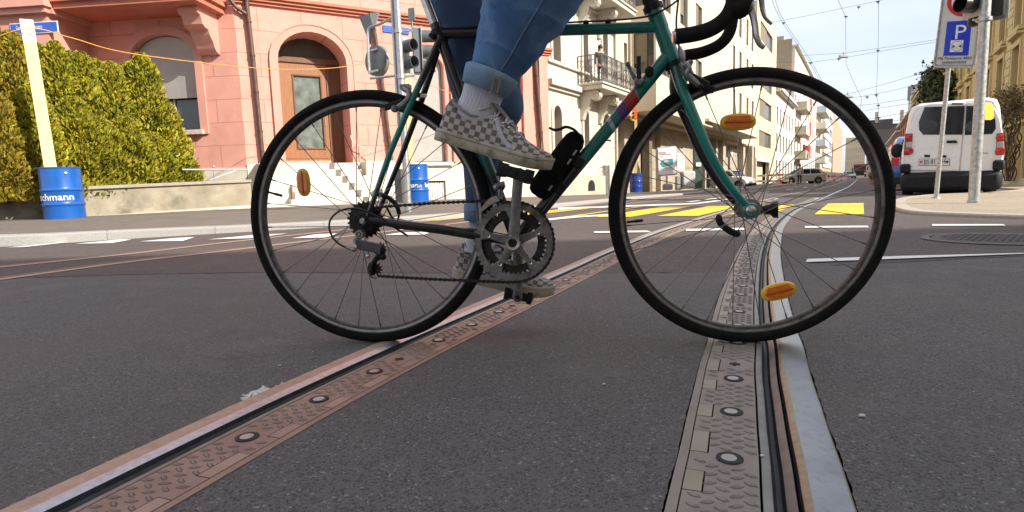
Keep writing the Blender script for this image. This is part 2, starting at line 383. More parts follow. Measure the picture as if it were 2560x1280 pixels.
darksteel=M('groove_steel',(.022,.023,.028),.55,.3,var=.4,scale=60,dirt=(.055,.05,.045,.5),dscale=50)
lipsteel=M('lip_steel',(.20,.19,.18),.5,.6,c2=(.28,.26,.24),scale=25)
plateR=M('cover_plate_iron',(.23,.195,.165),.55,.35,c2=(.29,.25,.215),scale=7,bump=.0006,bscale=300,dirt=(.15,.125,.105,.4),dscale=20)
plateL=M('cover_plate_rusty',(.25,.175,.14),.55,.35,c2=(.32,.23,.19),scale=7,bump=.0006,bscale=300,dirt=(.15,.11,.09,.4),dscale=20)
boltm=M('bolt_steel',(.42,.40,.38),.5,.6,bump=.001,bscale=150)
def strip(mb,P,sd,ts,prof,mat=0):
    mb.mi=mat; n=len(prof); vs=[P.at(t,w,z,sd) for t in ts for w,z in prof]; fs=[]
    for i in range(len(ts)-1):
        for j in range(n-1): 
            q=(i*n+j,i*n+j+1,(i+1)*n+j+1,(i+1)*n+j); fs.append(q if sd<0 else q[::-1])
    mb.add(vs,fs)
def track_rail(k,label,mh,mp):
    P,T=paths[k]; sd=side[k]
    root=thing('tram_rail',label,'rail',P.at(3.2,0,0),0,'tram rails sunk in the road')
    st=stations(P,.05,T); st2=stations(P,T,P.L-.05); cw=.012 if k=='R' else .020
    mb=MB(); strip(mb,P,sd,st,[(.060,-.03),(.0595,.0008),(.0570,.0026),(.045,.0034),(.025,.0038),(cw,.0034)],0)
    strip(mb,P,sd,st2,[(.07,.004),(.035,.0065),(0,.004)],0); mb.build('rail_head',mh,root,smooth=25)
    mb=MB(); strip(mb,P,sd,st,[(cw,.0034),(cw*.5,.0022),(.0015,-.001)]); mb.build('gauge_corner',cornerm if k=='R' else cornerL,root,smooth=40)
    mb=MB(); strip(mb,P,sd,st,[(-.005,-.007),(-.017,-.014)]); mb.build('groove_flank',lipsteel if k=='R' else darksteel,root,smooth=0)
    mb=MB(); strip(mb,P,sd,st,[(.0015,-.001),(-.002,-.016),(-.005,-.007)]); strip(mb,P,sd,st,[(-.017,-.014),(-.021,-.022),(-.028,-.020),(-.032,-.008),(-.034,-.001)],0)
    strip(mb,P,sd,st2,[(0,.003),(-.036,.003)],0); mb.build('groove',darksteel,root,smooth=0)
    mb=MB(); strip(mb,P,sd,st,[(-.034,-.001),(-.036,.001),(-.046,.001),(-.047,-.03)],0); mb.build('guard_lip',lipsteel,root,smooth=60)
    t=.3; mb=MB(); lug=MB(); bo=MB(); rg=MB(); stp=MB(); i=0; rn=random.Random(5)
    stp_=[q for q in st]
    strip(stp,P,sd,stp_,[(-.1475,.0012),(-.161,.0012),(-.162,-.03)]); 
    strip(stp,P,sd,stp_,[(-.1455,-.03),(-.1475,.0012)]); stp.build('edge_strip',mp,root,smooth=0)
    tmax=T-1.2
    segs=[]; tabm=MB()
    def blk(m,a,b,w0,w1,z=.0014):
        c=[P.at(a,w0,z,sd),P.at(b,w0,z,sd),P.at(b,w1,z,sd),P.at(a,w1,z,sd)]; 
        if sd<0: c=c[::-1]
        m.prism([q-V((0,0,.02)) for q in c][::-1],V((0,0,.02)))
    while t<tmax:
        L_=.060+.022*(i%3==0)
        tab=(i%2==0)
        n_=3
        for q in range(n_): blk(mb,t+q*L_/n_,t+(q+1)*L_/n_+(0 if q<n_-1 else -0.0),-.0495,-.1455 if tab else -.119)
        if not tab: mb.mi=1; blk(mb,t+.002,t+L_-.002,-.1215,-.1455,.0018); mb.mi=0
        segs.append((t,t+L_,tab))
        t+=L_; i+=1
    mb.build('cover_plate',[mp,M('pale_plate_key',(.30,.26,.21) if sd>0 else (.32,.225,.18),.55,.3)],root,smooth=0)
    bts=[]; tb_=3.32 if k=='R' else 3.46; j=0
    while tb_<tmax+.8: bts.append(tb_); tb_+=.185 if j%4!=2 else .10; j+=1
    # raised lugs
    t=.3; row=0; lug_shd=MB()
    while t<tmax:
        for c in range(5):
            w=-.0605-c*.0172; tt=t+(.0125 if c%2 else 0); far=P.at(tt).y
            if far>9 : continue
            if abs(w+.089)<.030 and any(abs(tt-tb_)<.028 for tb_ in bts): continue
            if c==4 and not any(a_-.0+.006<tt<b_-.006 and tb_ for a_,b_,tb_ in segs): continue
            a=(0.62 if c%2 else -0.62); l=.0090; wd=.0024; h=.0030
            ca,sa=math.cos(a),math.sin(a)
            def q(x,y,z): 
                # x along the plate, y across
                return P.at(tt+x*ca-y*sa*1.0,w+(x*sa+y*ca),z,sd)
            # long axis nearly across the plate
            def q2(x,y,z): return P.at(tt+x*sa*.75+y*ca,w+x*.95-y*sa,z,sd)
            vs=[q2(-l,0,.0014),q2(-l*.35,-wd,.0014),q2(l*.35,-wd,.0014),q2(l,0,.0014),q2(l*.35,wd,.0014),q2(-l*.35,wd,.0014),q2(-l*.4,0,.0014+h),q2(l*.4,0,.0014+h)]
            g=[q2(x*1.15,y*1.6,.0017) for x,y in((-l,0),(-l*.4,-wd),(l*.4,-wd),(l,0),(l*.4,wd),(-l*.4,wd))]; lug_shd.add(g,[(0,1,2,3,4,5)])  # dark outline under each lug: its contact shade put into the colour
            lug.add(vs,[(0,1,6),(1,2,7,6),(2,3,7),(3,4,7),(4,5,6,7),(5,0,6)])
        t+=.025; row+=1
    if sd>0: lug.f=[f[::-1] for f in lug.f]
    lug.build('tread_lugs',mp,root,smooth=0)
    if sd>0: lug_shd.f=[f[::-1] for f in lug_shd.f]
    lug_shd.build('lug_edge_shade',M('lug_edge_shade',tuple(x*.45 for x in((.23,.195,.165) if sd>0 else (.25,.175,.14))),.8),root,smooth=0)
    t=3.32 if k=='R' else 3.46; j=0
    while t<tmax+.8:
        c=P.at(t,-.089,.0016,sd)
        ring=MB(); 
        if j%4==3:
            u=(P.at(t+.01)-P.at(t)).normalized(); v=V((u.y,-u.x,0)); 
            ring.obox(c+V((0,0,.0006)),u*.011,v*.004,V((0,0,.0006))); ring.obox(c+V((0,0,.0009)),u*.004,v*.011,V((0,0,.0006))); ring.build('lifting_slot',tar,root,smooth=0)
        else:
            ring.lathe([(.0001,.0016),(.019,.0016),(.0195,.0)],c,n=28); ring.build('bolt_recess',tar,root)
            b=MB(); b.lathe([(.0001,.0022),(.0105,.0022),(.0115,.0015),(.0115,.0)],c+V((-.001,.0005,0)),n=22); b.build('bolt_head',boltm,root)
        t+=.185 if j%4!=2 else .10; j+=1
    return root
track_rail('R','bright steel tram rail with chequered cover plate under the front wheel','x'and steel,plateR)
track_rail('L','rust tinged tram rail with chequered cover plate running under the rear wheel',steel2,plateL)
# the second track on the left
for pp,lab in(((G(0,698),G(320,655),G(640,618)),'nearer of two thin rusty rails crossing the road at left'),((G(0,668),G(320,635),G(640,598)),'farther of two thin rusty rails crossing the road at left')):
    a=[V((q.x,q.y,0)) for q in pp]; d=(a[0]-a[1]).normalized(); p2=a[2].dot(NL)
    Q=Path([a[0]+d*6,a[0]+d*2]+a+[W(a[2].dot(DS)+3,p2),W(a[2].dot(DS)+8,p2),W(30,p2-.1),W(90,p2-.1),W(220,p2-.1)])
    root=thing('tram_rail',lab,'rail',a[1],0,'tram rails sunk in the road')
    ts=stations(Q,.1,Q.L-.1); mb=MB(); strip(mb,Q,1,ts,[(.065,.003),(.05,.006),(0,.006),(-.0,.003)]); mb.build('rail_head',steel2,root,smooth=0)
    mb=MB(); strip(mb,Q,1,ts,[(-.0,.0045),(-.035,.0045)]); mb.build('groove',tar,root,smooth=0)
    mb=MB(); strip(mb,Q,1,ts,[(-.036,.006),(-.06,.006)]); mb.build('guard_lip',lipsteel,root,smooth=0)
# ---------------- painted markings
def marks(name,polys,mat,off=.006):
    mb=MB()
    for p in polys: sheet(mb,[V((q[0],q[1])) for q in p],off,step=1.5)
    return struct(name,mb,mat,smooth=0)
Wq=lambda s,p:W(s,p)
yl=[]
for p0,p1,s0,s1 in((-.03,.43,7.05,10.1),(.86,1.33,7.15,9.8),(1.61,2.1,6.85,9.6),(2.36,2.84,6.7,9.6),(3.2,3.3,6.3,9.8),(4.0,4.45,6.6,9.3),(4.75,5.02,6.0,9.2)):
    yl.append([W(s0,p0),W(s1,p0),W(s1,p1),W(s0,p1)])
marks('crosswalk_stripes',yl,yellowp)
P2=lambda *a:[GG(*p) for p in a]
wl=[P2((1485,584),(1628,582),(1618,578),(1485,580)),P2((1714,579),(1862,576),(1858,571),(1716,574)),P2((2012,571),(2172,570),(2168,566),(2012,567)),P2((2330,566),(2515,566),(2508,562),(2330,562)),
    P2((2015,658),(2235,650),(2560,637),(2560,635),(2235,643),(2018,650)),
    P2((18,620),(60,619),(172,607),(150,608)),P2((187,611),(280,609),(330,600),(300,600)),P2((350,605),(457,604),(487,594),(440,596)),P2((520,600),(625,597),(720,585),(640,588)),P2((730,597),(820,595),(842,585),(790,587)),P2((960,589),(1060,588),(1085,580),(1000,583)),
    P2((1395,524),(1740,511),(1832,499),(1832,496),(1740,508),(1395,520)),P2((1340,555),(1440,545),(1520,540),(1520,536),(1440,541),(1340,550))]
marks('white_lines',wl,whitep)
mb=MB()
for s0 in range(12,150,9): sheet(mb,[W(s0,2.95),W(s0+3,2.95),W(s0+3,3.07),W(s0,3.07)],.007)
struct('lane_dashes',mb,whitep,smooth=0)
sheet(mb:=MB(),[W(118,-2),W(118.8,-2),W(118.8,5),W(118,5)],.01); struct('stop_line',mb,whitep,smooth=0)
# ---------------- pavements and kerbs
def ss(t): t=min(1,max(0,t)); return t*t*(3-2*t)
def pzL(x,y):
    s,p=sp(x,y); return gz(x,y)+.06+.08*ss((p-5.4)/3.5)*(1-ss((s-13)/14))
kl=[G(-500,640),G(0,617),G(320,597),G(640,578),G(900,562),G(1195,540)]
kl=[V((q.x,q.y)) for q in kl]; kl=[kl[0]+(kl[0]-kl[1]).normalized()*8]+kl+[V(W(9.6,4.98)[:2]),V(W(12,5.15)[:2]),V(W(16,5.35)[:2]),V(W(24,5.4)[:2])]
kc=[V((q.x,q.y)) for q in catmull([(q.x,q.y,0) for q in kl],6)]
kfar=[V(W(s,5.4)[:2]) for s in (28,34,42,52,64,80,110,150,200,260)]
poly=kc+kfar+[V(W(260,12)[:2]),V(W(120,14)[:2]),V(W(60,16)[:2]),V(W(30,18)[:2]),V(W(12,30)[:2]),V((-40,20)),V((-40,2))]
gr=[V(W(s,p)[:2]) for s in range(2,60,3) for p in (7,9,11,13)]
mb=sheet(MB(),poly,0,grid=gr,step=2.,skirt=.3,zf=pzL); struct('pavement',mb,A_pave,smooth=0)
def kerb(name,line,w,h,mat,inward,zf,step=1.0,gap=.004,drop=.12):
    mb=MB(); d=dens(line,.25,False)
    # cumulative
    acc=0; i=0; segs=[]; cur=[d[0]]
    for a,b in zip(d,d[1:]):
        acc+=(b-a).length; cur.append(b)
        if acc>=step: segs.append(cur); cur=[b]; acc=0
    if len(cur)>1: segs.append(cur)
    for sg in segs:
        sg=list(sg); dv=(sg[-1]-sg[0]).normalized(); sg[0]=sg[0]+dv*gap; 
        top=[];bot=[]
        rings=[]
        for k,q in enumerate(sg):
            t=((sg[min(k+1,len(sg)-1)]-sg[max(0,k-1)])).normalized(); n=V((-t.y,t.x))*inward
            z=zf(q.x,q.y)
            rings.append([V((*(q-n*.010),z-drop)),V((*(q-n*.010),z+h-.012)),V((*(q+n*.006),z+h)),V((*(q+n*w),z+h+.002)),V((*(q+n*w),z-drop))])
        mb.loft(rings)
    return struct(name,mb,mat,smooth=30)
kerb('kerb',kc,.24,.006,granite,1,pzL)
kerb('kerb',[V(W(24,5.4)[:2])]+kfar,.22,.05,concrete,1,pzL,step=3)
# right-hand pavement: a rounded corner
rk=[(2900,560),(2560,548),(2400,542),(2300,537),(2250,529),(2233,518),(2232,508),(2252,499),(2288,494),(2331,490),(2425,486),(2500,482),(2560,476)]
def pzR(x,y): return gz(x,y)+.03
rw=[GG(*p,.0) for p in rk]; rw=[V((q.x,q.y)) for q in rw]
rc=[V((q.x,q.y)) for q in catmull([(q.x,q.y,0) for q in rw],6)]
poly=rc+[V(W(26,-3.1)[:2]),V(W(70,-2.2)[:2]),V(W(260,-2.2)[:2]),V(W(260,-12)[:2]),V(W(24,-14)[:2]),V(W(8,-16)[:2])]
poly=poly[::-1]
mb=sheet(MB(),poly,0,step=2.,skirt=.2,zf=pzR,grid=[V(W(s,p)[:2]) for s in range(16,60,4) for p in(-4,-7)]); struct('pavement',mb,A_paveR,smooth=0)
kgr=M('old_kerb_stone',(.36,.31,.25),.8,c2=(.44,.39,.31),scale=40,bump=.003,bscale=60)
kerb('kerb',rc,.14,.004,kgr,-1,pzR,step=.9,gap=.0015)
# manhole cover on the right and small litter
mh=GG(2490,596,.004); root=thing('manhole_cover','round cast iron manhole cover in the road at far right','manhole cover',mh)
mb=MB(); mb.lathe([(.0001,.004),(.31,.004),(.315,.002)],mh,n=48); mb.build('cover',M('worn_cover_iron',(.10,.088,.084),.7,.2,bump=.002,bscale=60),root)
mb=MB(); mb.lathe([(.325,.003),(.37,.003),(.372,0)],mh,n=48); mb.build('frame_ring',M('cast_iron',(.12,.11,.1),.6,.4),root)
mb=MB()
for i in range(-6,7):
    for j in range(-6,7):
        if i*i+j*j<38: c=mh+V((i*.045,j*.045,.004)); mb.obox(c,(.014,0,0),(0,.014,0),(0,0,.002))
mb.build('studs',bpy.data.materials['worn_cover_iron'],root,smooth=0)
chip=M('pale_stone',(.55,.52,.48),.8)
rn=random.Random(11)
for px,py,s in((2155,1042,.006),(1510,962,.004),(700,915,.004),(1905,1141,.0035)):
    c=G(px,py,.001); mb=MB(); mb.ell(c+V((0,0,s*.4)),(s,s*.7,s*.5),8,5); tag(mb.build('stone_chip',chip,at=c),{2155:'pale flat stone chip on the asphalt right of the bright rail',1510:'tiny pale chip on the asphalt between the two rails',700:'tiny pale chip on the asphalt left of the rusty rail',1905:'tiny pale speck lying by the guard lip of the bright rail'}[px],'chip')
# splash of white residue beside the left rail
mb=MB(); 
for i in range(70):
    t=rn.random(); px=600+t*115+rn.gauss(0,6); py=1000-t*38+rn.gauss(0,5); c=G(px,py,.0006); r=rn.uniform(.003,.011)*(1-abs(t-.4))
    mb.prism([c+V((r*math.cos(a)*rn.uniform(.6,1.2),r*math.sin(a)*rn.uniform(.6,1.2),0)) for a in [k*PI/3.5 for k in range(7)]],V((0,0,.0006+i*.00002)))
tag(mb.build('residue',M('chalky_residue',(.55,.54,.53),.9,var=.3,scale=200),smooth=0),kind='stuff')
# ================================================================ facades: helpers
class Frame:
    def __init__(s,o,rz): s.o=V(o);s.rz=rz;s.M=Matrix.Translation(s.o)@Matrix.Rotation(rz,4,'Z');s.n=s.M.to_3x3()@V((0,1,0));s.I=s.M.inverted()
    def hit(s,px,py,y=0):
        q=s.I@onplane(px,py,s.M@V((0,y,0)),s.n); return q.x,q.z
    def W(s,x,y,z): return s.M@V((x,y,z))
    def mb(s): m=MB(); m.T=s.M; return m
def arch(x0,x1,z0,zs,zt,n=12):
    cx=(x0+x1)/2; hw=(x1-x0)/2; return [(x0,z0),(x1,z0)]+[(cx+hw*math.cos(PI*k/n),zs+(zt-zs)*math.sin(PI*k/n)) for k in range(n+1)]
def rect(x0,x1,z0,z1): return [(x0,z0),(x1,z0),(x1,z1),(x0,z1)]
def wallp(mb,outline,holes,d=.22,y=0,grid=None):
    pts=[V(p) for p in outline]; ed=loop_edges(len(pts))
    for h in holes: ed+=loop_edges(len(h),len(pts)); pts+=[V(q) for q in h]
    v2,fs=cdt(pts,ed,[[V(q) for q in h] for h in holes],keep=[V(p) for p in outline])
    mb.add([(q.x,y,q.y) for q in v2],fs)
    for h in holes:
        n=len(h); mb.add([(a,y,b) for a,b in h]+[(a,y+d,b) for a,b in h],[(i,(i+1)%n,(i+1)%n+n,i+n) for i in range(n)])
    return mb
glass=M('window_glass',(.035,.04,.045),.08,0,var=.5,scale=.8,spec=.8)
glass2=M('window_glass_curtained',(.085,.08,.075),.15,0,c2=(.03,.03,.032),scale=1.5,spec=.7)
wframe=M('white_window_frame',(.6,.58,.54),.5); bframe=M('brown_window_frame',(.16,.065,.03),.5,c2=(.22,.095,.05),scale=8)
def window(F,parent,o,y=.15,fw=.06,mat=None,gl=None,mull=1,trans=None,sill=None,sillmat=None):
    """o=(x0,x1,z0,z1): frame bars with the pane behind them"""
    x0,x1,z0,z1=o; m=F.mb(); e=.004; x0+=e;x1-=e;z0+=e;z1-=e
    m.box((x0,y,z0),(x0+fw,y+.05,z1)); m.box((x1-fw,y,z0),(x1,y+.05,z1)); m.box((x0+fw,y+.002,z0),(x1-fw,y+.05,z0+fw)); m.box((x0+fw,y+.002,z1-fw),(x1-fw,y+.05,z1))
    for k in range(mull):
        cx=x0+(x1-x0)*(k+1)/(mull+1); m.box((cx-fw*.4,y-.004,z0+fw),(cx+fw*.4,y+.05,z1-fw))
    if trans: zt=z0+(z1-z0)*trans; m.box((x0+fw,y-.001,zt-fw*.4),(x1-fw,y+.045,zt+fw*.4))
    w=m.build('window',mat or wframe,parent,smooth=0)
    g=F.mb(); g.box((x0+fw*.5,y+.03,z0+fw*.5),(x1-fw*.5,y+.036,z1-fw*.5)); g.build('pane',gl or glass,w,smooth=0)
    if sill: s=F.mb(); s.box((x0-.06,-sill,z0-.09),(x1+.06,y,z0-.006)); s.build('sill',sillmat or wframe,w,smooth=0)
    return w
def shutter(F,parent,o,y,mat,name='roller_shutter',arc=None,boxd=.03):
    m=F.mb(); x0,x1,z0,z1=o
    if arc: poly=[p for p in arch(x0,x1,z0,arc,z1)]; 
    else: poly=rect(x0,x1,z0,z1)
    m.prism([(a,y,b) for a,b in poly],(0,boxd,0)); return m.build(name,mat,parent,smooth=0)
# ================================================================ the pink corner house
pink=brickmat('pink_render',(.65,.32,.255),(.42,.18,.135),1.05,.56,.008,off=.5,dirt=(.50,.22,.17,.35))
pink2=M('pink_render_plain',(.65,.32,.255),.85,c2=(.61,.29,.23),scale=1.2,bump=.002,bscale=30)
redtrim=M('rust_red_trim',(.46,.15,.09),.8,c2=(.52,.19,.12),scale=3)
cream=M('cream_socle',(.62,.56,.46),.85,c2=(.72,.67,.57),scale=1.3,bump=.006,bscale=35,dirt=(.42,.37,.29,.5),dscale=2.2)
stepm=M('sandstone_steps',(.58,.53,.44),.85,c2=(.66,.61,.52),scale=3,bump=.004,bscale=45,dirt=(.36,.32,.26,.5),dscale=3)
brownpipe=M('brown_downpipe',(.085,.048,.035),.5,.2,c2=(.125,.07,.05),scale=6)
wood=M('door_wood',(.24,.10,.038),.5,c2=(.31,.14,.058),scale=6,aniso=(6,6,.6),bump=.002,bscale=30)
wooddark=M('door_frame_wood',(.12,.05,.022),.5,c2=(.17,.075,.035),scale=6,aniso=(6,6,.6))
PBa=atZ(622,470,14.6); PBb=atZ(1060,465,17.0); dB=V((PBb.x-PBa.x,PBb.y-PBa.y,0)).normalized(); rzB=math.atan2(dB.y,dB.x)
FB=Frame((PBa.x,PBa.y,0),rzB); FA=Frame((PBa.x,PBa.y,0),R(-5))
house=thing('corner_house','salmon pink rendered corner house with brown arched door and stone steps','house',FB.o,rzB)
hb=FB.hit
xR=hb(1368,300)[0]; zc=hb(622,8)[1]; zs=hb(760,415)[1]; TOP=13.5
# door opening, window openings
dx0,dx1=hb(706,300)[0],hb(893,300)[0]-.0; dz0=hb(780,408)[1]; dzt=hb(770,80)[1]; dzs=hb(706,150)[1]
dx1=hb(868,200)[0]
wx0,wx1=hb(1030,300)[0],hb(1112,300)[0]; wz0=hb(1070,406)[1]; wzt=hb(1070,135)[1]
h1=arch(dx0,dx1,dz0,dzs,dzt); h2=arch(wx0,wx1,wz0,wzt-.35,wzt)
ux=[(dx1+.7+.0,0)]
holesB=[h1,h2]
up=[]
for xx in (1.0,3.6,6.3,8.8): up.append(rect(xx,xx+1.1,zc+1.3,zc+3.4))
m=FB.mb(); wallp(m,rect(0,xR,zs,zc),holesB,.75); wallp(m,rect(0,xR,zc,TOP),up,.25); m.box((.0,.76,zs),(dx0-.1,.8,zc)); m.build('wall',pink,house,smooth=0)
m=FB.mb(); m.box((0.01,1.2,zs),(xR,1.3,TOP-.1)); m.box((xR-.02,-0.0,-.6),(xR,9,TOP)); m.box((-6,9,-.6),(xR,9.1,TOP)); m.box((0,-.5,TOP),(xR+.3,9,TOP+.3)); m.build('rear_wall',pink2,house,smooth=0)
m=FB.mb(); wallp(m,rect(-.0,xR,-.6,zs),[rect(*[hb(1068,450)[0],hb(1112,450)[0],hb(1090,503)[1],hb(1090,452)[1]])],.25,y=-.05); m.box((0,-.052,zs-.0),(xR,.0,zs+.05)) ; m.build('socle',cream,house,smooth=0)
gx0,gx1=hb(1068,450)[0],hb(1112,450)[0]; gz0,gz1=hb(1090,503)[1],hb(1090,452)[1]
m=FB.mb(); 
for k in range(7): x=gx0+(gx1-gx0)*(k+.5)/7; m.box((x-.035,.03,gz0),(x+.035,.1,gz1-.04))
m.build('cellar_grille',wframe,house,bevel=.008); m=FB.mb(); m.box((gx0,.19,gz0),(gx1,.195,gz1)); m.build('cellar_opening',tar,house,smooth=0)
for o in up: x0,x1,z0,z1=o[0][0],o[1][0],o[0][1],o[2][1]; window(FB,house,(x0,x1,z0,z1),.18,mat=wframe)
# mouldings: cornice bands, arch surrounds
m=FB.mb(); 
for z0,z1,d in((zc-.02,zc+.05,.06),(zc+.05,zc+.12,.12),(zc+.12,zc+.19,.18)): m.box((-.02,-d,z0),(xR+.02,-.001,z1))
m.build('cornice',redtrim,house,smooth=0)
def surround(F,x0,x1,z0,zsp,zt,w,d,mat,name='arch_moulding'):
    m=F.mb(); n=14; cx=(x0+x1)/2; hw=(x1-x0)/2; a=[];b=[]
    inn=[(x0,z0)]+[(cx-hw*math.cos(PI*k/n),zsp+(zt-zsp)*math.sin(PI*k/n)) for k in range(n+1)]+[(x1,z0)]
    out=[(x0-w,z0)]+[(cx-(hw+w)*math.cos(PI*k/n),zsp+(zt-zsp+w)*math.sin(PI*k/n)) for k in range(n+1)]+[(x1+w,z0)]
    k=len(inn); vs=[(x,-d,z) for x,z in inn]+[(x,-d,z) for x,z in out]+[(x,-.001,z) for x,z in inn]+[(x,-.001,z) for x,z in out]; fs=[]
    for i in range(k-1): fs+=[(i,i+1,k+i+1,k+i),(k+i,k+i+1,3*k+i+1,3*k+i),(i+1,i,2*k+i,2*k+i+1)]
    m.add(vs,fs); return m.build(name,mat,house,smooth=40)
surround(FB,dx0,dx1,dz0,dzs,dzt,.17,.05,pink2)
surround(FB,dx0-.17,dx1+.17,dz0,dzs,dzt+.17,.035,.07,pink2)
surround(FB,wx0,wx1,wz0,wzt-.35,wzt,.20,.05,redtrim if 0 else pink2); surround(FB,wx0-.2,wx1+.2,wzt-.5,wzt-.35,wzt+.2,.06,.09,redtrim)
for a,b,d in((1113,1122,.07),(1126,1134,.13),(1290,1299,.07),(1306,1330,.1),(1345,1366,.16)):
    m=FB.mb(); m.box((hb(a,300)[0],-d,zs+.06),(hb(b,300)[0],-.001,hb(1345,140)[1]+.0)); m.build('pilaster',pink2 if d<.12 else pink2,house,bevel=.01)
m=FB.mb(); zz=hb(1345,140)[1]; 
for i,(h,d) in enumerate(((.0,.2),(.07,.25),(.14,.3))): m.box((hb(1342,140)[0]-d*.3,-d,zz+h),(hb(1368,140)[0]+.02,-.001,zz+h+.068))
m.build('pilaster_cap',redtrim,house,smooth=0)
shutm=slatmat('shutter_slats',(.50,.48,.45),.042,.012)
shutter(FB,house,(wx0+.02,wx1-.02,wz0+.03,wzt-.02),.12,shutm,arc=wzt-.36)
m=FB.mb(); m.box((wx0-.15,-.16,wz0-.1),(wx1+.15,.7,wz0)); m.build('window_sill',cream,house,bevel=.01)
# door: leaf, side leaf with its shade put into the dark wood, transom
yd=.7; lx0,lx1=dx0+.05,hb(838,300,yd)[0]; lx1=min(lx1,dx1-.4); lzt=hb(770,160,yd)[1]
m=FB.mb(); m.box((dx0+.002,yd-.06,dz0),(dx0+.07,yd,lzt)); m.box((lx1,yd-.06,dz0),(lx1+.1,yd,lzt)); m.box((dx0,yd-.08,lzt),(dx1,yd,lzt+.14)); m.box((lx1+.1,yd-.02,dz0),(dx1,yd-.004,lzt)); m.build('door_frame',wooddark,house,bevel=.006)
dw=lx1-lx0-.07; a0=lx0+.02; 
gx0_,gx1_=hb(741,300,yd)[0],hb(806,300,yd)[0]; gz0_,gz1_=hb(775,370,yd)[1],hb(775,192,yd)[1]
m=FB.mb(); wallp(m,rect(dx0+.07,lx1,dz0+.1,lzt),[rect(gx0_,gx1_,gz0_,gz1_)],.05,y=yd-.035); 
m.box((dx0+.12,yd-.05,dz0+.16),(lx1-.06,yd-.037,dz0+.2)); door=m.build('door',wood,house,smooth=0)
m=FB.mb(); f=.04
for q in((gx0_-f,gx1_+f,gz0_-f,gz0_),(gx0_-f,gx1_+f,gz1_,gz1_+f),(gx0_-f,gx0_,gz0_,gz1_),(gx1_,gx1_+f,gz0_,gz1_)): m.box((q[0],yd-.06,q[2]),(q[1],yd-.036,q[3]))
m.build('glazing_bead',wooddark,door,bevel=.006)
m=FB.mb(); m.box((gx0_,yd,gz0_),(gx1_,yd+.005,gz1_)); m.build('door_glass',M('door_glass',(.20,.24,.22),.12,c2=(.10,.12,.11),scale=4,spec=.7),door,smooth=0)
m=FB.mb(); m.box((dx0+.07,yd-.04,dz0),(lx1,yd-.01,dz0+.1)); m.build('kick_plate',concrete,door,smooth=0)
m=FB.mb(); m.cyl(FB.I@FB.W(lx1-.1,yd-.09,dz0+1.05),FB.I@FB.W(lx1-.1,yd-.09,dz0+1.25),.012); m.build('handle',boltm,door)
m=FB.mb(); m.prism([(x,yd-.02,z) for x,z in arch(dx0,dx1,lzt+.14,max(dzs,lzt+.2),dzt)],(0,.02,0)); m.build('transom_window',M('transom_glass',(.07,.065,.05),.15,c2=(.045,.04,.035),scale=3,spec=.6),house,smooth=0)
# steps with cheek walls
ng=6; gzd=pzL(FB.W(2,-1.2,0).x,FB.W(2,-1.2,0).y); rise=(dz0-gzd)/ng
m=FB.mb()
for k in range(ng):
    zt=dz0-k*rise; wdn=.10*k; m.box((dx0-.05-(.15 if k>4 else 0),-.10-.27*(k),-.3),(dx1+.19 if k<4 else dx1+.9,-.052-.27*(k-1) if k else -.0,zt-.004*k))
m.box((dx0,-.05,dz0-.3),(dx1,.65,dz0-.003)); m.build('steps',stepm,house,bevel=.012)
for xa,xb,nm in((dx0-.75,dx0-.06,1),(dx1+.20,dx1+1.0,2)):
    m=FB.mb(); m.box((xa,-.75 if nm==1 else -.55,-.3),(xb,-.06,dz0-.02 if nm==1 else dz0+.02)); m.build('cheek_wall',cream,house,bevel=.015)
m=FB.mb(); m.box((dx0-2.2,-1.75,-.3),(dx1+1.1,-.1,gzd+.06)); m.build('stone_plinth',stepm,house,bevel=.01)
rail=M('white_wrought_iron',(.45,.42,.38),.5)
for pts,lab in((((737,318),(733,338),(722,352),(708,362),(700,372),(699,382),(706,384),(710,377)),0),(((876,338),(880,352),(893,362),(912,372),(930,382),(934,392),(929,397),(924,391)),1)):
    q=[V((*hb(x,y,-.25),0)) for x,y in pts]; q=[V((a.x,-.25,a.y)) for a in q]; m=FB.mb(); m.tube(catmull(q,5),.016,8); 
    m.tube([q[2],q[2]+V((0,.2,-.05))],.01,6); m.build('handrail',rail,house)
# downpipes
def pipe(F,pts,r,name='downpipe',mat=None,y=-.1):
    q=[V((F.hit(px,py,y)[0],y,F.hit(px,py,y)[1])) for px,py in pts]; m=F.mb(); m.tube(q,r,12)
    for i in range(len(q)-1):
        for t in(.25,.75): c=q[i].lerp(q[i+1],t); d=(q[i+1]-q[i]).normalized(); m.tube([c-d*.02,c+d*.02],r*1.25,12)
    return m.build(name,mat or brownpipe,house)
pipe(FB,[(616,-30),(617,12),(636,180),(655,376),(668,500)],.055)
pipe(FB,[(560,-20),(590,18),(617,36)],.045)
pipe(FB,[(925,30),(938,90),(958,230),(976,380)],.055); pipe(FB,[(976,380),(990,500)],.06,mat=M('grey_downpipe',(.13,.12,.11),.5,.3))
pipe(FB,[(1338,150),(1350,300),(1358,420)],.07)
# ---- wing A with the window, bay and balcony slab
ha=FA.hit
yb=-1.15; bx1=ha(150,200,yb)[0]; ax0=ha(232,200)[0]; zb=ha(300,22,yb)[1]; zsA=ha(560,420)[1]
bx1=ax0
ww0,ww1=ha(333,200)[0],ha(492,200)[0]; wz0a=ha(440,328)[1]; wza=ha(400,86)[1]; wsp=ha(333,150)[1]
m=FA.mb(); wallp(m,rect(ax0-1,0,zsA,TOP),[arch(ww0,ww1,wz0a,wsp,wza),rect(-4.1,-3,zb+1.5,zb+3.5),rect(-2.0,-.9,zb+1.5,zb+3.5)],.3); m.build('wall',pink,house,smooth=0)
m=FA.mb(); m.box((ax0-1,-.04,-.5),(-.0,.3,zsA)); m.build('socle',cream,house,smooth=0)
window(FA,house,(-4.1,-3,zb+1.5,zb+3.5),.18); window(FA,house,(-2.0,-.9,zb+1.5,zb+3.5),.18)
